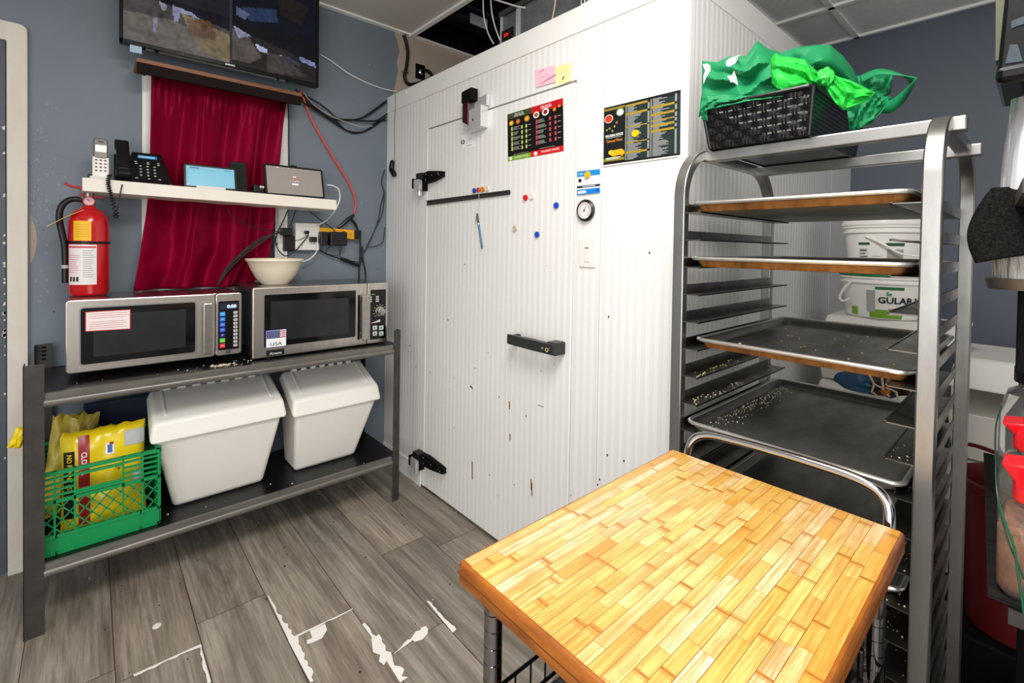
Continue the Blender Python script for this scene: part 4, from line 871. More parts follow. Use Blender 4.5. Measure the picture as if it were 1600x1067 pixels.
h = MB(); h.tube([Y_(120, 311, ey-.01), Y_(131, 311, ey-.01)], .009, 12, M_chrome); h.tube([Y_(102, 414, ey-.01), Y_(102, 419, ey-.01)], .0125, 12, ink('#b9b6b0')); h.build('hose_ferrule', None, exl)
def wrap(a0, a1, z0_, z1_, col, c=.001, n=10, r=None):
    h_ = []; r = (r or rad)+c
    for i in range(n+1):
        a_ = R(a0+(a1-a0)*i/n); h_.append((ex+r*math.cos(a_), ey+r*math.sin(a_)))
    return h_
def label(mb, a0, a1, z0_, z1_, m_, c=.001, n=12):
    P = wrap(a0, a1, 0, 0, 0, c, n)
    mb.add([(x, y, z0_) for x, y in P]+[(x, y, z1_) for x, y in P], [(i, i+1, n+2+i, n+1+i) for i in range(n)], m_)
h = MB(); label(h, 205, 291, zz(443), zz(382), ink('#ece7e4')); label(h, 207, 289, zz(387), zz(384.5), ink('#c8404a'), .0016)
random.seed(6)
for k in range(9): label(h, 209, 209+random.uniform(26, 38), zz(399+k*3.2), zz(398+k*3.2), ink('#dba0a4'), .0016, 5)
for k in range(13): label(h, 254, 254+random.uniform(20, 30), zz(392+k*3.3), zz(391+k*3.3), ink('#aaa6a6'), .0016, 5)
for k in range(3): label(h, 213+11*k, 220+11*k, zz(438), zz(431), ink('#1c1c1c'), .0016, 3)
h.build('instruction_label', None, exl, 0, False, recalc=False)
h = MB(); label(h, 226, 276, zz(376), zz(346), ink('#f5c21c'), .0012); 
for k in range(6): label(h, 230, 270, zz(352+k*3.6), zz(351.2+k*3.6), ink('#e09a14'), .0018)
h.build('inspection_label', None, exl, 0, False, recalc=False)
h = MB(); h.lathe([(rad+.001, zz(381)), (rad+.003, zz(380)), (rad+.003, zz(378)), (rad+.001, zz(377))], (ex, ey, 0), 40, M_black); h.build('strap', None, exl)
h = MB(); A = Y_(73, 354, ey-.05); B_ = Y_(131, 328, ey-.03); h.bar([A, A.lerp(B_, .5)+Vector((0, 0, .004)), B_], (0, 1, 0), .03, .0015, mat('yellow tag', '#e8c458', .5)); h.build('hanging_tag', None, exl)

# ================================================================== METAL SHELVING TABLE
TBL = (-.166, 1.223); YF, YBk = 2.253, 2.715
tbt = thing('steel_shelf_unit', ((TBL[0]+TBL[1])/2, 2.48, 0), 'low grey steel two-shelf unit carrying the microwaves', 'shelving unit')
ZT, ZL = .827, .238
def post(x, y, sxn, syn, ztop, nm='post'):
    h = MB(); h.box(min(x, x+.052*sxn), max(x, x+.052*sxn), min(y, y+.003*syn), max(y, y+.003*syn), 0, ztop); h.box(min(x, x+.003*sxn), max(x, x+.003*sxn), min(y, y+.045*syn), max(y, y+.045*syn), 0, ztop)
    o_ = h.build(nm, M_gun, tbt, .0008); return o_
post(TBL[0], YF-.003, 1, 1, .930); post(TBL[1]+.004, YF-.003, -.72, 1, .905); pb = post(TBL[0], YBk, 1, -1, .925); post(TBL[1]+.004, YBk, -1, -1, .905)
h = MB()
for k in range(4): h.box(TBL[0]+.02, TBL[0]+.034, YBk-.0042, YBk-.0029, .86+k*.016, .868+k*.016, M_blackm)
h.build('slot', None, pb)
for z, nm in ((ZT, 'top_shelf'), (ZL, 'lower_shelf')):
    h = MB(); h.box(TBL[0]+.004, TBL[1]-.002, YF+.012, YBk-.004, z-.014, z); sh = h.build(nm, mat('black shelf deck', '#0e0e10', .3, var=.3, vscale=20, vcol='#1c1b1b'), tbt, .001)
    h = MB(); h.box(TBL[0]+.05, TBL[1]-.035, YF+.001, YF+.014, z-.016, z+.001); h.tube([(TBL[0]+.05, YF+.006, z-.032), (TBL[1]-.035, YF+.006, z-.032)], .014, 12); h.box(TBL[0]+.05, TBL[1]-.035, YF+.002, YF+.008, z-.046, z-.014); h.build('front_rail', mat('worn grey rail', '#7c7873', .35, .4, var=.5, vscale=7, vcol='#4c4946', stretch=(1, 1, 6)), tbt, 0, True)
    h = MB(); h.box(TBL[0]+.05, TBL[1]-.05, YBk-.016, YBk-.003, z-.05, z); h.build('back_rail', M_gun, tbt)
    for x in (TBL[0]+.003, TBL[1]-.002): h = MB(); h.box(x-.003, x+.004, YF+.045, YBk-.045, z-.05, z-.002); h.build('side_rail', M_gun, tbt)
cr_ = MB(); random.seed(14)
for k in range(45):
    if k < 30: x, y, z = random.gauss(.43, .09), random.uniform(2.275, 2.38), ZT
    else: x, y, z = random.uniform(-.1, 1.1), random.uniform(2.275, 2.36), random.choice([ZT, ZL])
    r = random.uniform(.0012, .004); cr_.lathe([(r, 0), (r*.8, r*.6), (0, r*.8)], (x, y, z+.0003), 6, ink('#d8cdb8'))
for k in range(26): cr_.lathe([(.006, 0), (.005, .003), (0, .004)], (random.gauss(.425, .016), random.gauss(2.325, .008), ZT+.0003), 7, ink('#dccbb0'))
tag(cr_.build('crumbs', None), 'pale spilled crumbs on the black upper shelf front', 'crumbs', kind='stuff')

# ================================================================== MICROWAVES
M_mws = mat('brushed front steel', '#d2ccc4', .32, 1., var=.4, vscale=4, vcol='#a3968a', stretch=(10, 10, 1), rvar=.1)
M_mwt = mat('steel casing', '#8a8683', .22, .9)
M_door = mat('oven door glass', '#060607', .1)
M_mesh = mat('oven window mesh', '#26282a', .25, var=.5, vscale=10, vcol='#0f1011')
def microwave(c4, y0, zbase, label, feet, kind):
    P = [Y_(u, v, y0) for u, v in c4]   # tl,tr,br,bl
    x0 = (P[0].x+P[3].x)/2; x1 = (P[1].x+P[2].x)/2; zt_ = (P[0].z+P[1].z)/2; zb_ = (P[2].z+P[3].z)/2
    W_, H_ = x1-x0, zt_-zb_
    t = thing('microwave_oven', ((x0+x1)/2, (y0+2.70)/2, ZT), label, 'microwave')
    h = MB(); h.box(x0+.004, x1-.004, y0+.03, 2.70, zb_+.002, zt_-.001); h.build('casing', M_mwt, t, .004)
    for x in (x0+.05, x1-.05):
        for y in (y0+.06, 2.66): h = MB(); h.lathe([(.014, ZT), (.016, zb_+.003)], (x, y, 0), 12, M_blackm); h.build('foot', None, t)
    fr = Frame((x0, y0, zb_), (1, 0, 0), (0, 0, 1), (0, -1, 0))
    return t, fr, W_, H_, x0, x1, zb_, zt_
# left microwave
t, fr, W_, H_, x0, x1, zb_, zt_ = microwave([(102, 468), (378, 458.5), (378, 553.5), (102, 584)], 2.39, ZT, 'left stainless microwave with blue lit keypad and zero clock', .03, 0)
U = lambda u: (u-102)/(378-102)*W_*1.0
def mu(u, v):   # pixel to front-plane coordinates
    p = Y_(u, v, 2.39); return (p.x-x0, p.z-zb_)
xd = mu(336, 500)[0]
h = MB(); h.prism(fr, rrect(0, 0, xd, H_, .012), -.03, .0); dw = h.build('door', M_mws, t, .004)
wl_, wt = mu(126, 482); wr, wb_ = mu(306, 560); wb_ = mu(215, 560)[1]
h = MB(); h.prism(fr, rrect(wl_-.005, wb_-.006, wr+.003, wt+.006, .012), -.001, .0015); h.build('window_surround', mat('bright edge', '#c9c6c0', .2, 1.), dw)
h = MB(); h.prism(fr, rrect(wl_, wb_, wr-.003, wt, .009), 0, .003); h.build('door_glass', M_door, dw)
h = MB(); a = mu(146, 492); b = mu(290, 545); h.prism(fr, [(a[0], b[1]+.008), (b[0], b[1]+.008), (b[0], a[1]-.0), (a[0], a[1]-.0)], .003, .0035); h.build('window_mesh', M_mesh, dw)
h = MB(); a = mu(325, 472); b = mu(325, 552); h.prism(fr, rrect(mu(318, 1)[0], b[1]+.002, mu(333, 1)[0], a[1]-.002, .006), .022, .034)
for zq in (a[1]-.03, b[1]+.03): h.box(x0+mu(321, 1)[0], x0+mu(330, 1)[0], 2.39-.024, 2.39, zb_+zq-.012, zb_+zq+.012)
h.build('door_handle', M_steel, dw, .003)
h = MB(); h.prism(fr, rrect(xd+.002, .0, W_, H_, .012), -.03, 0); h.build('control_fascia', M_mws, t, .004)
a = mu(341, 471); b = mu(373, 546); pxl, pzt, pxr, pzb = a[0], a[1], b[0], mu(356, 546)[1]
h = MB(); h.prism(fr, rrect(pxl, pzb, pxr, pzt, .006), 0, .0025); cpn = h.build('control_panel', mat('panel black', '#08090c', .2), t)
h = MB(); h.prism(fr, rrect(pxl+.006, pzt-.036, pxr-.004, pzt-.009, .001), .0025, .003, ink('#1a2036')); h.text(fr, '0:00', pxr-.011, pzt-.031, .015, .0034, ink('#bcd0ff', .4, 1.6), .036, 'R', .02); h.build('clock_display', None, cpn)
rows = ['#2f8fd8', '#2a6fd0', '#2a60c8', '#2a52b8', '#16206a', '#57b832', '#d8303a']; zr0 = pzt-.045; dzr = (zr0-pzb-.008)/7
for k, c in enumerate(rows):
    h = MB(); h.prism(fr, rrect(pxl+.006, zr0-dzr*(k+.85), pxl+.026, zr0-dzr*k-.002, .001), .0025, .0036, ink(c, .35, .35)); h.prism(fr, rrect(pxl+.011, zr0-dzr*(k+.5), pxl+.020, zr0-dzr*(k+.4), .0003), .0036, .004, ink('#dfe6f2')); h.build('key', None, cpn)
dz2 = (zr0-pzb-.008)/10
for k in range(10):
    h = MB(); h.prism(fr, rrect(pxr-.022, zr0-dz2*(k+.82), pxr-.006, zr0-dz2*k-.0015, .001), .0025, .0036, ink('#c9c6c0', .35)); h.text(fr, str((k+1) % 10), pxr-.014, zr0-dz2*(k+.66), dz2*.45, .004, ink('#333333'), None, 'C', .02); h.build('key', None, cpn)
q = mu(357, 550); h = MB(); h.text(fr, 'I@', q[0], q[1]-.003, .012, .0008, ink('#2c2a28'), .02, 'C', .03); h.build('maker_mark', None, t)
a = mu(133, 486); b = mu(204, 516); h = MB(); h.prism(fr, [(a[0], mu(134, 518)[1]), (b[0], mu(203, 514)[1]), (b[0], mu(203, 483)[1]), (a[0], mu(133, 487)[1])], .0032, .0042, ink('#c4303c')); h.prism(fr, [(a[0]+.003, mu(134, 518)[1]+.003), (b[0]-.003, mu(203, 514)[1]+.003), (b[0]-.003, mu(203, 483)[1]-.003), (a[0]+.003, mu(133, 487)[1]-.003)], .0042, .0046, ink('#f0e4e2'))
for k in range(8):
    if k == 3: continue
    zq = mu(140, 491+k*3.2)[1]; h.prism(fr, [(a[0]+.01, zq-.001), (a[0]+random.uniform(.09, .14), zq-.001), (a[0]+.12, zq+.0008), (a[0]+.01, zq+.0008)], .0046, .005, ink('#cf8a8c'))
h.build('warning_sticker', None, dw)
# right microwave
t, fr, W_, H_, x0, x1, zb_, zt_ = microwave([(393, 448), (606, 443.5), (606, 536), (396, 559)], 2.33, ZT, 'right stainless microwave with a dial and a flag sticker', .01, 1)
def mu(u, v): p = Y_(u, v, 2.33); return (p.x-x0, p.z-zb_)
xd = mu(573.5, 500)[0]
h = MB(); h.prism(fr, rrect(0, 0, xd, H_, .006), -.03, 0); dw = h.build('door', M_mws, t, .004)
a = mu(413, 461); b = mu(555, 530); zlo = mu(480, 539)[1]; h = MB(); h.prism(fr, rrect(a[0], mu(413, 543)[1], b[0], a[1], .006), 0, .003); h.build('door_glass', M_door, dw)
h = MB(); a2 = mu(423, 470); b2 = mu(545, 465); h.prism(fr, [(a2[0], mu(423, 532)[1]), (b2[0], mu(545, 521)[1]), (b2[0], mu(545, 465)[1]), (a2[0], mu(423, 471)[1])], .003, .0036); h.build('window_mesh', M_mesh, dw)
h = MB(); a = mu(563, 461); b = mu(574, 529); h.prism(fr, rrect(a[0]-.002, b[1], b[0]-.001, a[1], .004), .022, .036)
for zq in (a[1]-.02, b[1]+.02): h.box(x0+a[0], x0+b[0]-.006, 2.33-.024, 2.33, zb_+zq-.014, zb_+zq+.014)
h.build('door_handle', M_steel, dw, .003)
h = MB(); h.box(x0+a[0]-.012, x0+a[0]-.003, 2.33-.003, 2.33, zb_+b[1], zb_+a[1], M_blackm); h.build('handle_recess', None, dw)
h = MB(); h.prism(fr, rrect(xd+.002, 0, W_, H_, .006), -.03, 0); h.build('control_fascia', M_mws, t, .004)
a = mu(579, 453); b = mu(602, 528); h = MB(); h.prism(fr, rrect(a[0], b[1], b[0], a[1], .005), 0, .002); cpn = h.build('control_panel', mat('panel black', '', .2), t)
q = mu(593, 486); h = MB(); h.lathe([(.026, 0), (.026, -.004), (.02, -.006), (.0195, -.026), (.016, -.028), (0, -.028)], fr.p(q[0], q[1], .002), 24, M_steel, ax='Y'); h.build('timer_dial', None, cpn, 0, True)
h = MB()
for k in range(11): tt = R(225-27*k); h.disc(fr, q[0]+.034*math.cos(tt), q[1]+.034*math.sin(tt), .0022, .002, .003, ink('#d8d8d4'), 6)
h.text(fr, 'Microwave', mu(580, 1)[0]+.003, mu(590, 460)[1], .006, .0026, ink('#d8d8d4'), .034)
for k in range(3):
    for j in range(2): h.prism(fr, rrect(mu(581+11*j, 1)[0], mu(590, 464.5+k*3.4)[1], mu(585+11*j, 1)[0]+.002, mu(590, 463+k*3.4)[1]+.002, .0005), .002, .003, ink('#c8c8c4'))
h.prism(fr, [(mu(584, 1)[0], mu(590, 504)[1]), (mu(599, 1)[0], mu(590, 503)[1]), (mu(599, 1)[0], mu(590, 499)[1])], .002, .003, ink('#d0d0cc')); h.build('panel_print', None, cpn)
for j in range(2):
    for k in range(2): h = MB(); a_ = mu(582+10*j, 509+9*k); h.prism(fr, rrect(a_[0], a_[1]-.022, a_[0]+.024, a_[1], .002), .002, .0034, ink('#c2d2cc')); h.prism(fr, rrect(a_[0]+.006, a_[1]-.014, a_[0]+.016, a_[1]-.009, .0005), .0034, .0038, ink('#1c1c1c')); h.build('key', None, cpn)
# flag sticker
a = mu(415, 516); b = mu(447, 541); fx0, fx1 = a[0], b[0]; fz1 = mu(431, 515)[1]; fz0 = mu(431, 542)[1]; zm = fz0+(fz1-fz0)*.48
h = MB(); h.prism(fr, [(fx0, fz0), (fx1, fz0), (fx1, fz1), (fx0, fz1)], .0034, .004, ink('#2a4a9a')); h.prism(fr, [(fx0+.002, fz0+.002), (fx1-.002, fz0+.002), (fx1-.002, fz1-.002), (fx0+.002, fz1-.002)], .004, .0043, ink('#f2f2f2'))
for k in range(4): z_ = zm+.004+k*(fz1-zm-.006)/4; h.prism(fr, [(fx0+.003, z_), (fx1-.003, z_), (fx1-.003, z_+(fz1-zm)/9), (fx0+.003, z_+(fz1-zm)/9)], .0043, .0046, ink('#b8333f'))
h.prism(fr, [(fx0+.003, zm+.003), (fx0+(fx1-fx0)*.68, zm+.003), (fx0+(fx1-fx0)*.68, fz1-.003), (fx0+.003, fz1-.003)], .0046, .005, ink('#3a3f7a'))
for j in range(5):
    for k in range(7): h.disc(fr, fx0+.008+k*.0088+(j % 2)*.004, zm+.008+j*.0075, .0018, .005, .0053, ink('#d8d8e4'), 5)
h.text(fr, 'USA', (fx0+fx1)/2, fz0+.008, .016, .0046, ink('#1c3038'), .05, 'C', .01); h.build('flag_sticker', None, dw)
a = mu(416, 545); b = mu(444, 554); h = MB(); h.prism(fr, rrect(a[0], mu(430, 555)[1], b[0], mu(430, 546)[1], .001), 0, .001, ink('#17161a')); h.text(fr, 'Amana', (a[0]+b[0])/2, mu(430, 553.2)[1], .011, .0014, ink('#e8e8ea'), .052, 'C', .01, .2); h.build('maker_badge', None, dw)
h = MB(); h.box(x0-.012, x0-.002, 2.36, 2.5, ZT+.001, ZT+.02); 
# bowl on the right microwave
bc = (Y_(430, 420, 2.53).x, 2.53); rr = (Y_(475, 405, 2.53).x-Y_(386, 405, 2.53).x)/2; zr = Y_(430, 404, 2.53).z
bw = MB(); z0_ = zt_+.0005; Hh = zr-z0_
bw.lathe([(.0, z0_+.004), (rr*.42, z0_+.002), (rr*.45, z0_), (rr*.48, z0_+.006), (rr*.66, z0_+Hh*.25), (rr*.84, z0_+Hh*.62), (rr*.94, z0_+Hh*.88), (rr, z0_+Hh*.93), (rr, z0_+Hh), (rr*.93, z0_+Hh*.985), (rr*.8, z0_+Hh*.6), (rr*.62, z0_+Hh*.28), (rr*.4, z0_+.012), (0, z0_+.010)], (bc[0], bc[1], 0), 40)
tag(bw.build('bowl', mat('cream melamine', '#efe2cb', .3), None, 0, True), 'cream plastic bowl sitting on the right microwave', 'bowl')

# ================================================================== LOWER SHELF: CRATE, BAGS, BINS
M_green = mat('green crate plastic', '#0f8f4f', .35)
gx0, gx1, gy0, gy1, gz0, gz1 = -.152, .208, 2.30, 2.66, ZL+.001, .536
ct = thing('milk_crate', ((gx0+gx1)/2, 2.48, gz0), 'green plastic milk crate with diamond lattice sides on the lower shelf', 'crate')
def crate_side(fr, L, Hc, nm):
    h = MB(); T_ = .008; tt = .003
    h.prism(fr, [(0, 0), (L, 0), (L, Hc*.24), (0, Hc*.24)], -tt, 0)
    h.prism(fr, [(0, Hc*.20), (L, Hc*.20), (L, Hc*.24), (0, Hc*.24)], -T_, .003); h.prism(fr, [(0, 0), (L, 0), (L, .012), (0, .012)], -T_, .003)
    z2, z3, z4, z5 = Hc*.24, Hc*.62, Hc*.66, Hc
    h.prism(fr, [(0, z3), (L, z3), (L, z4), (0, z4)], -T_, .003)
    for k in range(5):
        z_ = z4+(z5-z4)*(k+.6)/5
        for a_, b_2 in (((0, L*.32), (L*.68, L)) if k in (1, 2, 3) else ((0, L),)): h.prism(fr, [(a_, z_), (b_2, z_), (b_2, z_+.006), (a_, z_+.006)], -T_, .002)
    h.prism(fr, [(0, Hc-.012), (L, Hc-.012), (L, Hc), (0, Hc)], -.012, .005)
    for a_ in (0, L*.16, L*.32-.005, L*.68, L*.84, L-.008): h.prism(fr, [(a_, 0 if a_ in (0, L-.008) else z2), (a_+.006, 0 if a_ in (0, L-.008) else z2), (a_+.006, Hc), (a_, Hc)], -T_, .003)
    h.prism(fr, [(L*.16+.005, 0), (L*.16+.009, 0), (L*.16+.009, z2), (L*.16+.005, z2)], -T_, .003); h.prism(fr, [(L*.84-.004, 0), (L*.84, 0), (L*.84, z2), (L*.84-.004, z2)], -T_, .003)
    h.prism(fr, rrect(L*.32, z4+.004, L*.68, z4+.012, .001), -T_, .005); h.prism(fr, rrect(L*.32, Hc-.03, L*.68, Hc-.022, .001), -T_, .005)
    n_ = 9; ww = L/n_; hh = z3-z2
    for k in range(-3, n_+3):
        for sg in (1, -1):
            a0_, a1_ = k*ww, k*ww+sg*ww*2.4; b0, b1_ = z2, z3
            pts = []
            lo, hi = 0, L; t0, t1 = 0., 1.
            for q in (0,):
                if a1_ != a0_:
                    ta, tb_ = (lo-a0_)/(a1_-a0_), (hi-a0_)/(a1_-a0_)
                    if ta > tb_: ta, tb_ = tb_, ta
                    t0, t1 = max(t0, ta), min(t1, tb_)
            if t1-t0 < .05: continue
            A_ = fr.p(a0_+(a1_-a0_)*t0, b0+hh*t0, -.002); B2 = fr.p(a0_+(a1_-a0_)*t1, b0+hh*t1, -.002)
            h.bar([A_, B2], fr.n, .005, .0035)
    # corner slats
    return h.build(nm, M_green, ct)
Hc = gz1-gz0
crate_side(Frame((gx0, gy0, gz0), (1, 0, 0), (0, 0, 1), (0, -1, 0)), gx1-gx0, Hc, 'side')
crate_side(Frame((gx1, gy1, gz0), (-1, 0, 0), (0, 0, 1), (0, 1, 0)), gx1-gx0, Hc, 'side')
crate_side(Frame((gx1, gy0, gz0), (0, 1, 0), (0, 0, 1), (1, 0, 0)), gy1-gy0, Hc, 'side')
crate_side(Frame((gx0, gy1, gz0), (0, -1, 0), (0, 0, 1), (-1, 0, 0)), gy1-gy0, Hc, 'side')
h = MB()
for k in range(12): y = gy0+.005+(gy1-gy0-.01)*k/11; h.box(gx0, gx1, y-.003, y+.003, gz0, gz0+.006)
for k in range(12): x = gx0+.005+(gx1-gx0-.01)*k/11; h.box(x-.003, x+.003, gy0, gy1, gz0+.001, gz0+.006)
h.build('base_grid', M_green, ct)
# bags
M_yel = mat('yellow film bag', '#f0d418', .25, bump=.25, bscale=22, coat=.3)
def pillow(W_, H_, D_, n=(22, 26), crumple=.012, seed=0, M=None, m=None, topflat=True):
    vs = []; fs = []; nx, nz = n
    for side in (1, -1):
        for j in range(nz+1):
            for i in range(nx+1):
                s, t_ = i/nx*2-1, j/nz*2-1
                d = D_*((1-abs(s)**4)*(1-abs(t_)**3))**.5*side
                p = Vector((s*W_*(1-.06*(1-abs(t_))), d, t_*H_))
                p += Vector((0, 1, .3))*noise.noise(Vector((s*2.5+seed, t_*3, side*2)))*crumple*(1.5-abs(s))
                p.z += .012*noise.noise(Vector((s*5+seed, 3, 1))) if t_ > .8 else 0
                vs.append(p)
    for side in (0, 1):
        o_ = side*(nx+1)*(nz+1)
        for j in range(nz):
            for i in range(nx): a = o_+j*(nx+1)+i; fs.append((a, a+1, a+nx+2, a+nx+1) if not side else (a, a+nx+1, a+nx+2, a+1))
    return vs, fs
bg1 = thing('snack_bag', (.03, 2.42, gz0+.007), 'shiny yellow packet with a dark red band leaning in the crate', 'bag')
T = Matrix.Translation((.045, 2.43, .435)) @ Matrix.Rotation(R(3), 4, 'Z') @ Matrix.Rotation(R(-8), 4, 'X')
v_, f_ = pillow(.128, .185, .045, seed=3); h = MB(); h.add(v_, f_, M_yel, T); h.build('film', None, bg1, 0, True)
frb = Frame(T @ Vector((0, -.0, 0)), T.to_3x3() @ Vector((1, 0, 0)), T.to_3x3() @ Vector((0, 0, 1)), T.to_3x3() @ Vector((0, -1, 0)))
def wraps(mb, poly_fn, a0, a1, b0, b1, c, m_, nx=6, nz=12):    # patch following the pillow front
    vs = []; 
    for j in range(nz+1):
        for i in range(nx+1):
            a_ = a0+(a1-a0)*i/nx; b_2 = b0+(b1-b0)*j/nz; s, t_ = a_/.128, b_2/.185
            d = -.045*max(0, (1-abs(s)**4)*(1-abs(t_)**3))**.5
            p = Vector((a_, d, b_2)) + Vector((0, 1, .3))*noise.noise(Vector((s*2.5+3, t_*3, -2)))*.012*(1.5-abs(s)); p.y -= c
            vs.append(p)
    mb.add(vs, [(j*(nx+1)+i, j*(nx+1)+i+1, (j+1)*(nx+1)+i+1, (j+1)*(nx+1)+i) for j in range(nz) for i in range(nx)], m_, T)
h = MB(); wraps(h, None, -.118, -.088, -.12, .12, .0035, ink('#17130f', .3)); wraps(h, None, -.078, -.046, -.15, .168, .0035, ink('#a01a20', .3)); wraps(h, None, .058, .122, .10, .155, .0035, ink('#b9bdc0', .35)); wraps(h, None, .0, .026, .085, .125, .0035, ink('#e8ecf2', .3)); wraps(h, None, .006, .02, .09, .118, .0045, ink('#1d4a9a', .3)); wraps(h, None, .012, .024, .118, .128, .0045, ink('#a01a20', .3))
h.build('printed_panel', None, bg1, 0, True)
h = MB(); 
def wtext(txt, a0, b0, hh, col, down=True):
    vs, fs, w_ = text_geo(txt, .03); out = []
    for x, y in vs:
        a_, b_2 = (a0+y*hh, b0-x*hh) if down else (a0+x*hh, b0+y*hh); s, t_ = a_/.128, b_2/.185
        d = -.045*max(0, (1-abs(s)**4)*(1-abs(t_)**3))**.5
        p = Vector((a_, d, b_2)) + Vector((0, 1, .3))*noise.noise(Vector((s*2.5+3, t_*3, -2)))*.012*(1.5-abs(s)); p.y -= .0065; out.append(p)
    h.add(out, fs, ink(col), T)
wtext('CLOR A', -.069, .11, .016, '#f0e8d8'); wtext('NO FUNNY - S', -.109, .11, .014, '#f0d418'); wtext('Kg', .03, .045, .016, '#3a2c10'); h.build('lettering', None, bg1)
bg2 = thing('snack_bag', (-.08, 2.54, gz0+.007), 'crumpled yellow and clear packet behind the printed packet in the crate', 'bag')
T = Matrix.Translation((-.06, 2.54, .47)) @ Matrix.Rotation(R(7), 4, 'Y') @ Matrix.Rotation(R(-6), 4, 'X')
v_, f_ = pillow(.07, .19, .04, seed=9, crumple=.03); h = MB(); h.add(v_, f_, mat('yellow clear film', '#d8c23a', .2, var=.6, vscale=7, vcol='#a89c6a', coat=.5, bump=.4, bscale=30), T); h.build('film', None, bg2, 0, True)
bg3 = MB(); q_ = Y_(29, 684, 2.30); v_, f_ = pillow(.018, .034, .012, n=(10, 10), seed=5, crumple=.006); bg3.add(v_, f_, None, Matrix.Translation(q_) @ Matrix.Rotation(R(20), 4, 'Y'))
tag(bg3.build('plastic_wrapper', M_yel, None, 0, True), 'yellow wrapper corner poking out behind the left shelf post', 'wrapper')
h = MB(); h.lathe([(.016, 0), (.017, .03), (.012, .045), (0, .045)], (.14, 2.33, .42), 14); tag(h.build('jar_lid', ink('#c8cdd4', .3)), 'pale silver lid seen through the crate lattice', 'lid')
h = MB(); h.box(gx0+.02, gx1-.02, 2.36, 2.62, gz0+.007, gz0+.014); tag(h.build('flattened_sack', mat('dark sack', '#1a1712', .7), None, .01, True), 'dark flattened sack in the bottom of the crate', 'sack')
h = MB(); h.box(-.02, .32, 2.675, 2.70, ZL+.001, .66); tag(h.build('tray_lid', mat('navy tray', '#1d2a40', .4), None, .006), 'dark navy tray standing on edge behind the green crate', 'tray')
# sorting bins
M_bin = mat('off white bin', '#e6e2da', .4, var=.15, vscale=5, vcol='#c8c0b0'); M_lid = mat('white bin lid', '#f1eee7', .35)
M_hng = mat('slate hinge strip', '#4a5058', .45)
def bin_(xa_t, xb_t, xa_b, xb_b, yf, yb_, z0_, zl, zf, label, rx=0):
    t = thing('storage_bin', ((xa_b+xb_b)/2, (yf+yb_)/2, z0_), label, 'bin', 'white lidded storage bins on the lower shelf')
    h = MB(); dy = .07
    h.hexa([(xa_b, yf+dy, z0_), (xb_b, yf+dy, z0_), (xb_b, yb_-.03, z0_), (xa_b, yb_-.03, z0_)], [(xa_t+.02, yf+.018, zl), (xb_t-.02, yf+.018, zl), (xb_t-.02, yb_, zl+.05), (xa_t+.02, yb_, zl+.05)]); h.build('bin_body', M_bin, t, .02, True, 4)
    h = MB(); h.hexa([(xa_t, yf, zl-.006), (xb_t, yf, zl-.006), (xb_t-.008, yb_, zf-.045), (xa_t+.008, yb_, zf-.045)], [(xa_t+.012, yf+.02, zl+.075), (xb_t-.012, yf+.02, zl+.075), (xb_t-.02, yb_-.035, zf), (xa_t+.02, yb_-.035, zf)]); ld = h.build('bin_lid', M_lid, t, .014, True, 4)
    h = MB(); sl = (zf-(zl+.075))/((yb_-.035)-(yf+.02)); yy0, yy1 = yf+.06, yb_-.05
    for x in (xa_t+.055, xb_t-.062): h.hexa([(x, yy0, zl+.074+sl*(yy0-yf-.02)), (x+.006, yy0, zl+.074+sl*(yy0-yf-.02)), (x+.006, yy1, zf-.004), (x, yy1, zf-.004)], [(x, yy0, zl+.079+sl*(yy0-yf-.02)), (x+.006, yy0, zl+.079+sl*(yy0-yf-.02)), (x+.006, yy1, zf+.002), (x, yy1, zf+.002)])
    h.build('lid_ridge', M_lid, ld)
    h = MB(); h.box(xa_t+.018, xb_t-.018, yb_-.045, yb_+.012, zf-.03, zf+.004); hg = h.build('hinge_strip', M_hng, t, .004)
    n_ = 7; w_ = (xb_t-xa_t-.12)/n_
    for k in range(n_): x = xa_t+.06+w_*k; h = MB(); h.box(x, x+w_*.55, yb_-.052, yb_-.03, zf-.004, zf+.0065); h.build('hinge_tab', M_lid, ld)
    return t
bA = bin_(.175, .690, .262, .605, 2.325, 2.60, ZL+.0005, .549, .705, 'white lidded storage bin beside the green crate')
bB = bin_(.712, 1.165, .745, 1.05, 2.33, 2.60, ZL+.0005, .53, .70, 'white lidded storage bin next to the cold room, a yellow spot on its lid')
h = MB(); h.lathe([(.008, 0), (0, .001)], (.86, 2.39, .646), 8, ink('#d8a860')); 
# ================================================================== BUN PAN RACK
RX0, RX1, RYR, RYL = 1.18, 1.815, .126, .668
rk = thing('baking_rack', ((RX0+RX1)/2, (RYR+RYL)/2, 0), 'tall aluminium baking rack with curved top, loaded with sheet pans', 'rack')
PW, PD = .031, .026
ZTOP, RAD = 1.622, .13
for y in (RYR+PW/2, RYL-PW/2):
    path = [(RX0+PD/2, y, .09), (RX0+PD/2, y, .8)] + [(RX0+PD/2+RAD+RAD*math.cos(R(a)), y, ZTOP-RAD+RAD*math.sin(R(a))) for a in range(180, 89, -9)] + [(RX1-PD/2-RAD+RAD*math.cos(R(a)), y, ZTOP-RAD+RAD*math.sin(R(a))) for a in range(90, -1, -9)] + [(RX1-PD/2, y, .8), (RX1-PD/2, y, .09)]
    h = MB(); h.bar(path, (0, 1, 0), PW, PD); h.build('side_frame', M_alu, rk, .003, True)
for X in (RX0+.130, RX1-.150):
    h = MB(); h.box(X-.014, X+.014, RYR-.020, RYL-.022, ZTOP-.022, ZTOP+.008); h.build('top_bar', M_alu, rk, .003)
for X, z in ((RX0+.013, .1), (RX1-.013, .1)):
    h = MB(); h.box(X-.012, X+.012, RYR+.0, RYL, z-.02, z+.012); h.build('bottom_bar', M_alu, rk, .002)
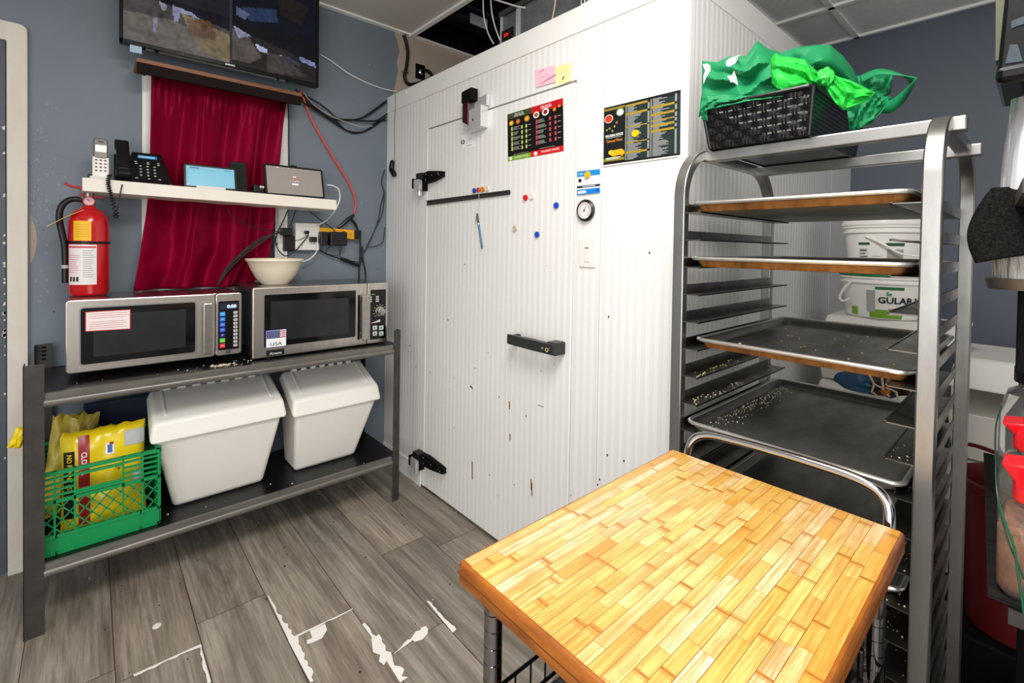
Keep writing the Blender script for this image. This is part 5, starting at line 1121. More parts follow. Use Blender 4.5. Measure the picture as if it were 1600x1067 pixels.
RZ = lambda k: 1.452-.0722*k
M_run = mat('runner aluminium', '#8f8c86', .32, 1., var=.6, vscale=25, vcol='#55524c', rvar=.15)
for k in range(19):
    z = RZ(k)
    for sd in (0, 1):
        h = MB(); a = (RYR+PW if sd == 0 else RYL-PW); s_ = 1 if sd == 0 else -1; y0, y1 = sorted((a-.004*s_, a+.046*s_))
        h.box(RX0+.001, RX1-.001, y0, y1, z-.0025, z)
        yv = sorted((a-.004*s_, a-.001*s_)); h.box(RX0+.004, RX1-.004, yv[0], yv[1], z, z+.024); h.box(RX0+.001, RX1-.001, *sorted((a+.043*s_, a+.046*s_)), z-.0025, z+.002)
        h.build('runner', M_run, rk)
for x in (RX0+.02, RX1-.02):
    for y in (RYR+PW/2, RYL-PW/2):
        h = MB(); h.lathe([(.05, -.012), (.055, -.006), (.055, .006), (.05, .012)], (x, y, .0555), 20, M_black, ax='Y'); h.box(x-.012, x+.012, y-.018, y+.018, .06, .10, M_steel); h.build('caster', None, rk, 0, True)
# sheet pans
M_pan = mat('darkened aluminium pan', '#8f8d89', .4, .9, var=.6, vscale=5, vcol='#5a5853', stretch=(1, 3, 1), rvar=.14)
M_rim = mat('bright pan rim', '#e2dfd9', .32, .85, var=.3, vscale=20, vcol='#8a857b')
M_burn = mat('browned pan edge', '#b0783e', .5, .35, var=.8, vscale=14, vcol='#5a3413', stretch=(1, 2.5, 1))
M_under = mat('stained pan underside', '#b8b3a4', .5, .6, var=.85, vscale=7, vcol='#3c3a2c', stretch=(2.5, .8, 1), rvar=.1)
def pan(cx, cy, z, rz, label, L=.655, W_=.455, burnt=True, Dp=.025):
    t = thing('sheet_pan', (cx, cy, z), label, 'baking tray', 'sheet pans in the baking rack', R(rz))
    M4 = t.matrix_world
    l, w_ = L/2, W_/2
    def loop(d, zz, r, n=5): return [Vector((x, y, zz)) for x, y in rrect(-l+d, -w_+d, l-d, w_-d, r, n)]
    # inner pan
    lp = [loop(.004, Dp, .022), loop(.010, Dp-.003, .018), loop(.020, .004, .014), loop(.026, .0015, .012)]
    vs = [v for q in lp for v in q]; n = len(lp[0]); fs = []
    for j in range(len(lp)-1):
        for k in range(n): fs.append((j*n+k, j*n+(k+1) % n, (j+1)*n+(k+1) % n, (j+1)*n+k))
    fs.append([(len(lp)-1)*n+k for k in range(n)])
    h = MB(); h.add(vs, fs, M_pan, M4); h.build('pan_floor', None, t, 0, True, recalc=False)
    lp = [loop(.004, Dp-.004, .022), loop(.010, Dp-.006, .018), loop(.020, .001, .014), loop(.026, .0, .012)]
    vs = [v for q in lp for v in q]; fs = []
    for j in range(len(lp)-1):
        for k in range(n): fs.append((j*n+k, (j+1)*n+k, (j+1)*n+(k+1) % n, j*n+(k+1) % n))
    h = MB(); h.add(vs, fs, M_burn if burnt else M_under, M4); h.add([v for v in lp[-1]], [list(range(n))[::-1]], M_under, M4); h.build('pan_underside', None, t, 0, True, recalc=False)
    h = MB(); h.tube([M4 @ v for v in loop(.003, Dp-.003, .023, 6)], .0052, 8, M_rim, closed=True); h.build('rolled_rim', None, t, 0, True)
    return t
yc_ = (RYR+RYL)/2
pan(RX0+.335, yc_, RZ(0)+.001, 0, 'topmost sheet pan in the rack, a green and tan cloth lying on it')
pan(RX0+.335, yc_, RZ(2)+.001, 0, 'second sheet pan from the top with browned front edge')
p3_ = pan(1.22+.32, yc_-.005, RZ(5)+.001, 0, 'third sheet pan down, sitting askew with crumbs and an orange-brown edge')
pan(RX0+.33, yc_, RZ(8)+.001, 0, 'fourth sheet pan down, dark and floury just above the trolley', burnt=False)
pan(RX0+.345, yc_, RZ(11)+.001, 0, 'lowest visible sheet pan behind the trolley post', burnt=False)
# crumbs and flour
def crumbs(x0, x1, y0, y1, z, n_, cols_, label, rng=(.001, .003), g=None):
    h = MB()
    for _ in range(n_):
        if g: x, y = random.gauss(g[0], g[2]), random.gauss(g[1], g[3]); x = min(max(x, x0), x1); y = min(max(y, y0), y1)
        else: x, y = random.uniform(x0, x1), random.uniform(y0, y1)
        r = random.uniform(*rng); h.lathe([(r, 0), (r*.8, r*.7), (0, r*.9)], (x, y, z+.0004), 5, ink(random.choice(cols_), .7))
    return tag(h.build('crumbs', None), label, 'crumbs', kind='stuff')
random.seed(31)
crumbs(1.25, 1.8, .17, .61, RZ(8)+.0025, 420, ['#d8d2c0', '#e8e4da', '#b8a884'], 'white flour and crumbs along the left side of the fourth pan', (.0008, .0022), (1.55, .60, .16, .022))
crumbs(1.25, 1.8, .17, .61, RZ(5)+.0025, 34, ['#d8b878', '#c8a868', '#e8dcc0'], 'yellow crumbs scattered on the third pan', (.0015, .004))
crumbs(RX0+.01, 1.5, RYL-.075, RYL-.04, RZ(7), 50, ['#d0c080', '#e0dcc8'], 'crumbs on a left runner above the fourth pan')
crumbs(RX0+.01, 1.5, RYL-.075, RYL-.04, RZ(6), 30, ['#c8c070', '#d8d0a0'], 'crumbs on a left runner below the third pan')
for k in (7, 8, 10, 11, 12, 13): crumbs(RX0+.01, 1.35, RYR+.035, RYR+.072, RZ(k), 14, ['#cfcabc', '#a8a294'], 'pale specks on a right runner %s' % {7: 'beside the fourth pan', 8: 'carrying the fourth pan', 10: 'just below the fourth pan', 11: 'carrying the lowest pan', 12: 'just under the lowest pan', 13: 'second under the lowest pan'}[k], (.0008, .002))
# cloth on the top pan
h = MB(); q = Z_(1160, 303, RZ(0)+.03); vs = []; nx, ny = 26, 12
for j in range(ny+1):
    for i in range(nx+1):
        s, t_ = i/nx, j/ny; y = .635-.125*s; x = 1.27+.10*t_
        vs.append((x, y, RZ(0)+.004+.034*max(0, (math.sin(math.pi*s)*math.sin(math.pi*t_)))**.5*(1+.5*noise.noise(Vector((s*4, t_*3, 3))))))
h.add(vs, [(j*(nx+1)+i, j*(nx+1)+i+1, (j+1)*(nx+1)+i+1, (j+1)*(nx+1)+i) for j in range(ny) for i in range(nx) if i <= 10], mat('tan sponge', '#b99c66', .9, bump=.6, bscale=150))
h.add(vs, [(j*(nx+1)+i, j*(nx+1)+i+1, (j+1)*(nx+1)+i+1, (j+1)*(nx+1)+i) for j in range(ny) for i in range(nx) if i > 10], mat('green scourer', '#2f9a4e', .95, bump=.8, bscale=200))
tag(h.build('scouring_pad', None, None, 0, True), 'tan and green scouring pad on the top sheet pan', 'sponge')

# ================================================================== BASKET AND GREEN BAGS
M_bask = mat('black woven plastic', '#100f10', .28)
bz0 = ZTOP+.009; bz1 = bz0+.108
bx0, bx1, by0, by1 = 1.255, 1.70, .364, .630
bk = thing('woven_basket', ((bx0+bx1)/2, (by0+by1)/2, bz0), 'black woven plastic basket on top of the baking rack', 'basket')
fl_ = .022
def side_pts(fr): pass
def weave(A, Bv, nrow, ncol, fine=False):
    """A: list of 4 corners bottom-left, bottom-right, top-right, top-left"""
    bl_, br_, tr_, tl_ = [Vector(p) for p in A]
    P = lambda s, t: (bl_*(1-s)+br_*s)*(1-t)+(tl_*(1-s)+tr_*s)*t
    nn = (br_-bl_).cross(tl_-bl_).normalized(); h = MB()
    if fine:
        L_ = (br_-bl_).length; N = int(L_/.013); M2 = nrow
        for i in range(N+1): h.bar([P(i/N, 0), P(i/N, 1)], nn.cross(tl_-bl_), .0085, .002)
        for j in range(M2+1): h.bar([P(0, j/M2)+nn*.0008, P(1, j/M2)+nn*.0008], (tl_-bl_), .0075, .0022)
        return h
    for j in range(nrow):
        t = (j+.5)/nrow
        pts = [P(i/(ncol*4), t)+nn*.0022*math.cos(math.pi*(i/4+j)) for i in range(ncol*4+1)]
        h.bar(pts, (tl_-bl_), (tl_-bl_).length/nrow*.78, .0022)
    for i in range(ncol):
        for ds in (-.16, .16):
            s = (i+.5+ds)/ncol; pts = [P(s, j/(nrow*3))+nn*(.0034*math.cos(math.pi*(j/3-.5+i))) for j in range(nrow*3+1)]
            h.bar(pts, (br_-bl_), (br_-bl_).length/ncol*.22, .0022)
    return h
c = [(bx0+fl_, by0+fl_*.6), (bx1-fl_, by0+fl_*.6), (bx1-fl_, by1-fl_*.6), (bx0+fl_, by1-fl_*.6)]; C4 = [(bx0, by0), (bx1, by0), (bx1, by1), (bx0, by1)]
def fc(i, j): return [(*c[i], bz0), (*c[j], bz0), (*C4[j], bz1), (*C4[i], bz1)]
weave(fc(3, 0), None, 6, 11).build('woven_front', M_bask, bk)
weave(fc(0, 1), None, 11, 0, True).build('woven_side', M_bask, bk)
weave(fc(1, 2), None, 6, 11).build('woven_back', M_bask, bk)
weave(fc(2, 3), None, 11, 0, True).build('woven_side', M_bask, bk)
h = MB(); h.box(bx0+fl_, bx1-fl_, by0+fl_*.6, by1-fl_*.6, bz0, bz0+.003); h.build('base', M_bask, bk)
h = MB(); h.tube([Vector((x, y, bz1)) for x, y in rrect(bx0-.004, by0-.004, bx1+.004, by1+.004, .02, 5)], .006, 8, closed=True); h.build('rim', M_bask, bk, 0, True)
for (x, y), (X2, Y2) in zip(c, C4): h = MB(); h.tube([(x, y, bz0), (X2, Y2, bz1)], .005, 8); h.build('corner_post', M_bask, bk, 0, True)

M_bag = mat('dark green bag fabric', '#0b7f4c', .55, bump=.25, bscale=400); M_bag2 = mat('bright green bag fabric', '#22b83c', .5, bump=.15, bscale=300)
def fold(p, k=1.): return noise.noise(p*k)
def ridge(x): return 1-abs(2*(x-math.floor(x))-1)
def cloth(outline_top, outline_bot, xdepth, n=(90, 40), amp=.018, seed=0, bulge=.08, freq=1.):
    """crumpled double-sided cloth volume: front sheet between top and bottom outlines (pixel coords at plane X), bulging toward and away from the room"""
    vs = []; fs = []; nx, ny = n
    def samp(O, s):
        L_ = len(O)-1; k = min(int(s*L_), L_-1); f_ = s*L_-k; return (O[k][0]*(1-f_)+O[k+1][0]*f_, O[k][1]*(1-f_)+O[k+1][1]*f_, O[k][2]*(1-f_)+O[k+1][2]*f_)
    for side in (0, 1):
        for j in range(ny+1):
            for i in range(nx+1):
                s, t = i/nx, j/ny; a = samp(outline_top, s); b = samp(outline_bot, s)
                u, v, X = a[0]*(1-t)+b[0]*t, a[1]*(1-t)+b[1]*t, a[2]*(1-t)+b[2]*t
                env = (math.sin(math.pi*min(max(t, 0), 1))*math.sin(math.pi*s)) if 0 < t < 1 and 0 < s < 1 else 0
                env = max(env, 0)**.45
                q = Vector((s*6*freq+seed, t*3*freq, side*3+seed))
                r1 = ridge(q.x*.4+q.y*.45+1.0*noise.noise(q*.5)); r2 = ridge(q.x*.35-q.y*.8+1.1*noise.noise(q*.7+Vector((5, 5, 5))))
                d = env*(bulge+amp*(r1+r2-1)*2+amp*.35*noise.noise(q*1.6))
                vs.append(X_(u, v, X+.05-(d if not side else -d*.7)))
    for side in (0, 1):
        o_ = side*(nx+1)*(ny+1)
        for j in range(ny):
            for i in range(nx): a = o_+j*(nx+1)+i; fs.append((a, a+1, a+nx+2, a+nx+1) if side else (a, a+nx+1, a+nx+2, a+1))
    return vs, fs
gb = thing('shopping_bag', (1.42, .5, bz0+.02), 'dark green fabric shopping bag with white letters stuffed in the basket', 'bag')
top = [(1097, 95, 1.27), (1120, 97, 1.27), (1140, 88, 1.27), (1165, 88, 1.28), (1183, 64, 1.30), (1200, 76, 1.31), (1222, 82, 1.33), (1245, 74, 1.35), (1275, 70, 1.36), (1297, 70, 1.38), (1318, 88, 1.40), (1333, 108, 1.42), (1340, 122, 1.43)]
bot = [(1096, 182, 1.25), (1120, 175, 1.25), (1145, 172, 1.25), (1168, 168, 1.25), (1190, 162, 1.26), (1212, 158, 1.26), (1235, 153, 1.28), (1258, 150, 1.30), (1280, 150, 1.33), (1300, 155, 1.36), (1318, 162, 1.40), (1335, 165, 1.42), (1345, 150, 1.43)]
v_, f_ = cloth(top, bot, 0, amp=.02, seed=1, bulge=.035, freq=.75); h = MB(); h.add(v_, f_, M_bag)
body = h.build('bag_body', None, gb, 0, True, sub=0, recalc=False)
# hem overflow at left of the basket rim
def strip(pts_top, pts_bot, name, m, parent, amp=.006, seed=0, n=(40, 8), thick=.002):
    nx, ny = n; vs = []
    def samp(O, s):
        L_ = len(O)-1; k = min(int(s*L_), L_-1); f_ = s*L_-k; return [O[k][z]*(1-f_)+O[k+1][z]*f_ for z in range(3)]
    for j in range(ny+1):
        for i in range(nx+1):
            s, t = i/nx, j/ny; a, b = samp(pts_top, s), samp(pts_bot, s); u, v, X = [a[z]*(1-t)+b[z]*t for z in range(3)]
            d = amp*(ridge(s*3.3+t*.9+noise.noise(Vector((s*3+seed, t*2, 0))))-.5)*2 + amp*noise.noise(Vector((s*7+seed, t*4, 4)))
            vs.append(X_(u, v, X+.05-d))
    h = MB(); h.add(vs, [(j*(nx+1)+i, (j+1)*(nx+1)+i, (j+1)*(nx+1)+i+1, j*(nx+1)+i+1) for j in range(ny) for i in range(nx)], m)
    return h.build(name, None, parent, 0, True, recalc=False, solid=thick)
strip([(1096, 150, 1.20), (1130, 148, 1.20), (1165, 150, 1.20), (1200, 150, 1.205), (1222, 152, 1.21)], [(1092, 183, 1.195), (1104, 172, 1.195), (1135, 166, 1.195), (1170, 158, 1.195), (1224, 150, 1.20)], 'bag_hem', M_bag, gb, .006, 3)
strip([(1095, 172, 1.195), (1104, 168, 1.195)], [(1096, 186, 1.20), (1106, 190, 1.205)], 'bag_hem', M_bag, gb, .003, 5, (6, 8))
# tail, hanging right side and handle loop
strip([(1325, 120, 1.44), (1345, 118, 1.44), (1368, 112, 1.45), (1395, 112, 1.46)], [(1335, 160, 1.42), (1350, 165, 1.42), (1372, 160, 1.44), (1392, 145, 1.46)], 'bag_tail', M_bag, gb, .008, 7)
strip([(1322, 165, 1.37), (1345, 158, 1.39), (1370, 152, 1.42), (1392, 150, 1.44)], [(1328, 205, 1.38), (1338, 203, 1.38), (1362, 192, 1.40), (1390, 160, 1.44)], 'bag_tail', M_bag, gb, .008, 9)
P = [X_(u, v, x+.05) for u, v, x in [(1345, 124, 1.42), (1370, 113, 1.41), (1398, 114, 1.40), (1420, 122, 1.40), (1428, 131, 1.40), (1418, 145, 1.40), (1404, 158, 1.41), (1392, 166, 1.42), (1378, 168, 1.43)]]
h = MB(); pts = spline(P, 6); vs = []; fs = []
for i, p in enumerate(pts):
    s = i/(len(pts)-1); w_ = .012+.014*math.sin(math.pi*min(1, (1-s)*1.1))*.9; tw = .5+2.5*s
    d = Vector((math.sin(tw)*.7, .25, math.cos(tw))).normalized(); vs += [p+d*w_, p-d*w_]
fs = [(2*i, 2*i+1, 2*i+3, 2*i+2) for i in range(len(pts)-1)]
h.add(vs, fs, M_bag); h.build('bag_handle', None, gb, 0, True, recalc=False, solid=.002)
# white letter fragments lying on the bag front
h = MB(); Wl = ink('#eef4ef', .5)
def letter(P, X, m_=Wl): h.add([X_(u, v, X) for u, v in P], [list(range(len(P)))], m_)
bpy.context.view_layer.update()
dg = bpy.context.evaluated_depsgraph_get()
def onmesh(u, v, ob, X=1.3, lift=.003):
    d = (X_(u, v, X)-CAM).normalized(); M_i = ob.matrix_world.inverted(); ok, loc, nr, ix = ob.ray_cast(M_i @ CAM, (M_i.to_3x3() @ d))
    return (ob.matrix_world @ loc - d*lift) if ok else X_(u, v, X-.03)
def patch(mb, P, ob, m_, X=1.3, lift=.003):    # fan from centre, following the cloth surface
    cu_, cv_ = sum(p[0] for p in P)/len(P), sum(p[1] for p in P)/len(P)
    N = len(P); rings = []
    for k in range(1, 5): rings.append([onmesh(cu_+(p[0]-cu_)*k/4, cv_+(p[1]-cv_)*k/4, ob, X, lift) for p in P])
    vs = [onmesh(cu_, cv_, ob, X, lift)]+[q for r_ in rings for q in r_]; fs = [(0, 1+k, 1+(k+1) % N) for k in range(N)]
    for r_ in range(3): fs += [(1+r_*N+k, 1+(r_+1)*N+k, 1+(r_+1)*N+(k+1) % N, 1+r_*N+(k+1) % N) for k in range(N)]
    mb.add(vs, fs, m_)
h = MB(); patch(h, [(1098, 101), (1105, 99), (1110, 103), (1110, 110), (1104, 120), (1101, 128), (1099, 132), (1099, 118), (1103, 108)], body, Wl); h.build('white_lettering', None, gb, 0, True, recalc=False)
h = MB(); patch(h, [(1134, 96), (1140, 91), (1150, 88), (1157, 85), (1154, 93), (1148, 99), (1140, 104), (1135, 103)], body, Wl); h.build('white_lettering', None, gb, 0, True, recalc=False)
h = MB(); patch(h, [(1136, 119), (1143, 118), (1147, 110), (1150, 118), (1153, 133), (1147, 129), (1141, 129)], body, Wl); h.build('white_lettering', None, gb, 0, True, recalc=False)
h = MB(); patch(h, [(1268, 105), (1270, 104), (1272, 102), (1271, 107), (1268, 108)], body, Wl); h.build('white_lettering', None, gb, 0, True, recalc=False)
g2 = thing('carrier_bag', (1.38, .37, bz1), 'bright green knotted carrier bag lying over the basket corner', 'bag')
top = [(1204, 92, 1.26), (1212, 83, 1.25), (1220, 88, 1.25), (1240, 90, 1.25), (1258, 93, 1.26), (1266, 102, 1.27), (1278, 112, 1.28), (1290, 118, 1.29)]
bot = [(1206, 130, 1.22), (1214, 138, 1.21), (1228, 144, 1.21), (1244, 141, 1.22), (1258, 137, 1.24), (1270, 136, 1.25), (1280, 134, 1.27), (1292, 124, 1.28)]
v_, f_ = cloth(top, bot, 0, n=(60, 30), amp=.010, seed=4, bulge=.026, freq=.8); h = MB(); h.add(v_, f_, M_bag2); h.build('bag_body', None, g2, 0, True, recalc=False)
top = [(1288, 114, 1.27), (1296, 112, 1.27), (1310, 120, 1.27), (1328, 125, 1.28), (1345, 133, 1.29), (1362, 142, 1.30), (1368, 144, 1.31)]
bot = [(1286, 130, 1.26), (1294, 145, 1.25), (1306, 163, 1.25), (1318, 173, 1.25), (1330, 168, 1.26), (1350, 160, 1.28), (1367, 147, 1.30)]
v_, f_ = cloth(top, bot, 0, n=(50, 30), amp=.009, seed=12, bulge=.016, freq=.8); h = MB(); h.add(v_, f_, M_bag2); h.build('bag_end', None, g2, 0, True, recalc=False)
h = MB(); q = X_(1290, 121, 1.295)
vs = []; 
for j in range(13):
    for i in range(20):
        th, phx = math.pi*j/12, 2*math.pi*i/20; d = Vector((math.sin(th)*math.cos(phx), math.sin(th)*math.sin(phx), math.cos(th))); r = .017*(1+.35*noise.noise(d*2.3)+.2*noise.noise(d*5)); vs.append(q+Vector((d.x*r, d.y*r, d.z*r*1.25)))
h.add(vs, [(j*20+i, j*20+(i+1) % 20, (j+1)*20+(i+1) % 20, (j+1)*20+i) for j in range(12) for i in range(20)], M_bag2); h.build('knot', None, g2, 0, True)

# ================================================================== TROLLEY WITH BAMBOO TOP
BX0, BX1, BY0, BY1, BZ = .421, 1.03, .150, .572, .88
tr_ = thing('kitchen_trolley', ((BX0+BX1)/2, (BY0+BY1)/2, 0), 'chrome wire kitchen trolley with a bamboo block top in the foreground', 'trolley')
h = MB(); cols = []; offs = []
ns_ = 23; sw_ = (BY1-BY0)/ns_; random.seed(44); pal = ['#f4e2a4', '#f0d68c', '#eccb70', '#f6eac0', '#e8bc58', '#f2dc94', '#e2ae48', '#f6eecb']
def q4(x0, x1, y0, y1, c, o3): h.add([(x0, y0, BZ), (x1, y0, BZ), (x1, y1, BZ), (x0, y1, BZ)], [(0, 1, 2, 3)]); cols.append(c); offs.append(o3)
for k in range(ns_):
    y0 = BY0+k*sw_; x = BX0-random.uniform(0, .2)
    while x < BX1:
        L_ = random.uniform(.10, .26); a, b = max(x, BX0), min(x+L_, BX1)
        if b-a > .002:
            e_ = .0004 if k and k < ns_ else 0
            base = cl(random.choice(pal)); tt = random.uniform(.92, 1.04); o3 = [random.random() for _ in range(3)]
            edge_w = min(1, max(0, 1-min(y0-BY0, BY1-y0-sw_)/.03))*.35+min(1, max(0, (a-.78)/.2))*.25
            base = mixc(mixc(base, cl('#efd386'), .35), cl('#dd9020'), edge_w)
            c = [v*tt*.93 for v in base]; nodew = random.uniform(.008, .016)
            if b-a > .05 and random.random() < .75:
                nx_ = a+random.uniform(.25, .8)*(b-a); dk = mixc(c, cl('#b06a1c'), random.uniform(.4, .9))
                q4(a+.0003, nx_, y0+e_, y0+sw_-e_, c, o3)
                md = nx_+nodew*.5; q4(nx_, md, y0+e_, y0+sw_-e_, mixc(c, dk, .6), o3); q4(md, md+.003, y0+e_, y0+sw_-e_, mixc(dk, cl('#6e380c'), .6), o3); q4(md+.003, nx_+nodew, y0+e_, y0+sw_-e_, dk, o3); q4(nx_+nodew, b-.0003, y0+e_, y0+sw_-e_, [v*.97 for v in c], o3)
            else: q4(a+.0003, b-.0003, y0+e_, y0+sw_-e_, c, o3)
        x += L_
h.col = {'tone': cols, 'off': offs}
M_bam = rope_grain('bamboo', [((2, 70, 1), 4, .42, .50, .50), ((1, 26, 1), 4, .42, .54, .42), ((4, 5, 1), 1.5, .40, .56, .45)], 'tone', '#b87a20', .32, 1, coat=.35)
M_bams = mat('oiled bamboo edge', '#a8611c', .4, var=.85, vscale=9, vcol='#5e2c0a', stretch=(1, 1, 4), coat=.3)
TH_ = .036
hb = MB(); r_ = .005
loops = []
for d, z in ((0, BZ-TH_+.006), (0, BZ-.006), (-.0, BZ-.006)): pass
outer = lambda d, z: [Vector((x, y, z)) for x, y in rrect(BX0-.006+d, BY0-.006+d, BX1+.006-d, BY1+.006-d, .008, 4)]
lp = [outer(.004, BZ-TH_), outer(0, BZ-TH_+.004), outer(0, BZ-.006), outer(.0022, BZ-.0018), outer(.007, BZ-.0001)]
n = len(lp[0]); vs = [v for q in lp for v in q]; fs = [list(range(n))[::-1]]
for j in range(len(lp)-1): fs += [(j*n+k, j*n+(k+1) % n, (j+1)*n+(k+1) % n, (j+1)*n+k) for k in range(n)]
fs.append([(len(lp)-1)*n+k for k in range(n)])
hb.add(vs, fs, M_bams); top_o = hb.build('bamboo_block', None, tr_, 0, True)
h.build('laminated_face', M_bam, top_o, recalc=False)
h = MB(); h.box(BX0-.0065, BX1+.0065, BY0-.0065, BY1+.0065, BZ-TH_*.5-.0008, BZ-TH_*.5+.0008, mat('glue line', '#6a3a12', .6)); h.build('glue_line', None, top_o)
M_post = mat('dark chrome', '#9a9a9c', .12, 1., var=.4, vscale=12, vcol='#4a4a4c', rvar=.06)
PT = [(.462, .548), (.462, .172), (1.005, .178), (1.005, .548)]
for i, (x, y) in enumerate(PT):
    h = MB(); prof = []; z = .06; zt = BZ-TH_
    while z < zt-.03: prof += [(.0145, z), (.0145, z+.0225), (.0132, z+.0235), (.0132, z+.0248)]; z += .0255
    prof += [(.0145, z), (.0145, zt)]
    h.lathe(prof, (x, y, 0), 24); h.build('post', M_post, tr_, 0, True)
    h = MB(); h.lathe([(.025, -.01), (.028, -.006), (.028, .006), (.025, .01)], (x, y, .0285), 18, M_black, ax='Y'); h.lathe([(.008, .03), (.012, .06)], (x, y, 0), 10, M_steel); h.build('caster', None, tr_, 0, True)
    h = MB(); h.lathe([(.0175, BZ-TH_-.035), (.0185, BZ-TH_-.03), (.0185, BZ-TH_)], (x, y, 0), 20, M_black if i else M_post); h.build('post_collar', None, tr_, 0, True)
# push handle at the far end
z0h = .755
def hp(u, v, x): return X_(u, v, x)
hx = 1.065
P = [(hx-.015, .188, .70), (hx-.015, .176, .80), (hx+.0, .172, .865), (hx+.012, .180, .905), (hx+.018, .215, .924), (hx+.02, .30, .928), (hx+.02, .44, .925), (hx+.018, .515, .918), (hx+.01, .548, .895), (hx-.0, .556, .84), (hx-.02, .55, .78)]
h = MB(); h.tube(spline(P, 6), .0095, 14); h.build('push_handle', M_chrome, tr_, 0, True)
for y in (.186, .552): h = MB(); h.box(1.0, hx-.0, y-.012, y+.012, .74, .80); h.lathe([(.018, .735), (.019, .745), (.019, .80), (.018, .81)], (1.005, y-.004, 0), 20, M_post); h.build('handle_clamp', M_post, tr_, .002, True)
# lower baskets
def wirebasket(z, hgt, nm, deck):
    h = MB(); x0, x1, y0, y1 = BX0+.03, BX1-.015, BY0+.015, BY1-.012
    for zz_ in (z, z+hgt): h.tube([(x0, y0, zz_), (x1, y0, zz_), (x1, y1, zz_), (x0, y1, zz_)], .0035, 8, closed=True)
    for k in range(17):
        x = x0+(x1-x0)*k/16
        for y in (y0, y1): h.tube([(x, y, z), (x, y, z+hgt)], .0018, 6)
    for k in range(12):
        y = y0+(y1-y0)*k/11
        for x in (x0, x1): h.tube([(x, y, z), (x, y, z+hgt)], .0018, 6)
        h.tube([(x0, y, z), (x1, y, z)], .002, 6)
    o_ = h.build(nm, mat('black wire', '#15151a', .3, .5), tr_, 0, True)
    if deck: h = MB(); h.box(x0+.012, x1-.01, y0+.012, y1-.012, z+.004, z+.012); h.build('shelf_liner', M_black, tr_, .002)
wirebasket(.60, .055, 'wire_basket', False); wirebasket(.22, .055, 'wire_basket', True)
h = MB(); h.box(BX0+.05, BX1-.05, BY0+.04, BY1-.045, .606, .64); tag(h.build('black_tray', mat('glossy black tray', '#08080a', .2), None, .01, True), 'glossy black tray in the upper wire basket under the bamboo top', 'tray')

# ================================================================== BEHIND THE RACK: BINS, BUCKETS
M_buk = mat('white bucket plastic', '#eeece6', .32)
def bin2(x0, x1, y0, y1, z0, z1, label, open_front=True):
    t = thing('recycling_bin', ((x0+x1)/2, (y0+y1)/2, z0), label, 'bin')
    h = MB(); T_ = .006; zc = z1-.10
    h.hexa([(x0+.05, y0+.02, z0), (x1, y0+.02, z0), (x1, y1-.02, z0), (x0+.05, y1-.02, z0)], [(x0+.01, y0+.008, z0+(z1-z0)*.48), (x1, y0+.005, z0+(z1-z0)*.48), (x1, y1-.005, z0+(z1-z0)*.48), (x0+.01, y1-.008, z0+(z1-z0)*.48)])
    zz_ = z0+(z1-z0)*.47
    h.box(x0+.14, x1, y0+.004, y0+.012, zz_, zc+.02); h.box(x0+.14, x1, y1-.012, y1-.004, zz_, zc+.02); h.box(x1-.01, x1, y0+.004, y1-.004, zz_, zc)
    h.build('bin_body', mat('bin beige white', '#ded9cf', .4), t, .008, True, 3)
    h = MB(); h.hexa([(x0+.02, y0, zc), (x1, y0, zc), (x1, y1, zc), (x0+.02, y1, zc)], [(x0+.10, y0+.02, z1), (x1, y0+.012, z1), (x1, y1-.012, z1), (x0+.10, y1-.02, z1)]); ld = h.build('bin_lid', M_lid, t, .012, True, 3)
    return t
BX = 2.45
zL = 1.10
b1_ = bin2(2.36, 2.80, .30, .655, .80, 1.075, 'white flip-lid bin with a bag in its mouth, in the corner behind the rack')
b2_ = bin2(2.30, 2.80, -.42, .225, .62, .975, 'wide white flip-lid bin by the dark wall right of the rack')
b3_ = bin2(2.30, 2.80, .24, .66, .42, .795, 'white flip-lid bin under the corner bin behind the rack')
b4_ = bin2(2.16, 2.75, -.42, .225, .25, .612, 'lower white flip-lid bin below the wide one by the dark wall')
h = MB(); h.box(2.25, 2.85, -.45, .68, 0, .245); tag(h.build('storage_plinth', mat('dark plinth', '#15161a', .6), None, .01), 'dark low platform carrying the flip-lid bins by the dark wall', 'platform')
h = MB(); h.box(2.32, 2.80, .25, .66, .25, .415); tag(h.build('plastic_box', mat('grey box', '#3a3b40', .5), None, .01), 'dark grey box under the white bins in the corner', 'box')
# bag stuffed in the bin mouth
v_ = []; nx, ny = 40, 20
for j in range(ny+1):
    for i in range(nx+1):
        s, t = i/nx, j/ny; u = 1300+125*s; vv = 560+72*t
        d = .05*(math.sin(math.pi*s)*math.sin(math.pi*t))**.5+.03*noise.noise(Vector((s*5, t*3, 1)))*math.sin(math.pi*s)
        v_.append(X_(u, vv+10*s, 2.42-d))
f_all = [(j*(nx+1)+i, (j+1)*(nx+1)+i, (j+1)*(nx+1)+i+1, j*(nx+1)+i+1) for j in range(ny) for i in range(nx)]
bgx = thing('crumpled_bag', X_(1360, 630, 2.42), 'blue and black crumpled bag in the mouth of the corner bin', 'bag')
h = MB(); h.add(v_, [f for k, f in enumerate(f_all) if (k % nx) < 19], mat('blue film', '#155a86', .25, var=.7, vscale=9, vcol='#0a2030', coat=.4)); h.add(v_, [f for k, f in enumerate(f_all) if (k % nx) >= 19], mat('black print film', '#0d0c0e', .25, var=.75, vscale=14, vcol='#4a3018', coat=.4)); ob = h.build('film', None, bgx, 0, True, recalc=False)
h = MB()
for P in ([(1358, 585), (1366, 600), (1378, 606)], [(1378, 590), (1380, 610), (1390, 620)], [(1366, 600), (1362, 612), (1375, 622)], [(1385, 606), (1400, 612), (1404, 625)]): h.tube([X_(u, v, 2.35) for u, v in P], .004, 5, ink('#c9c2b0'))
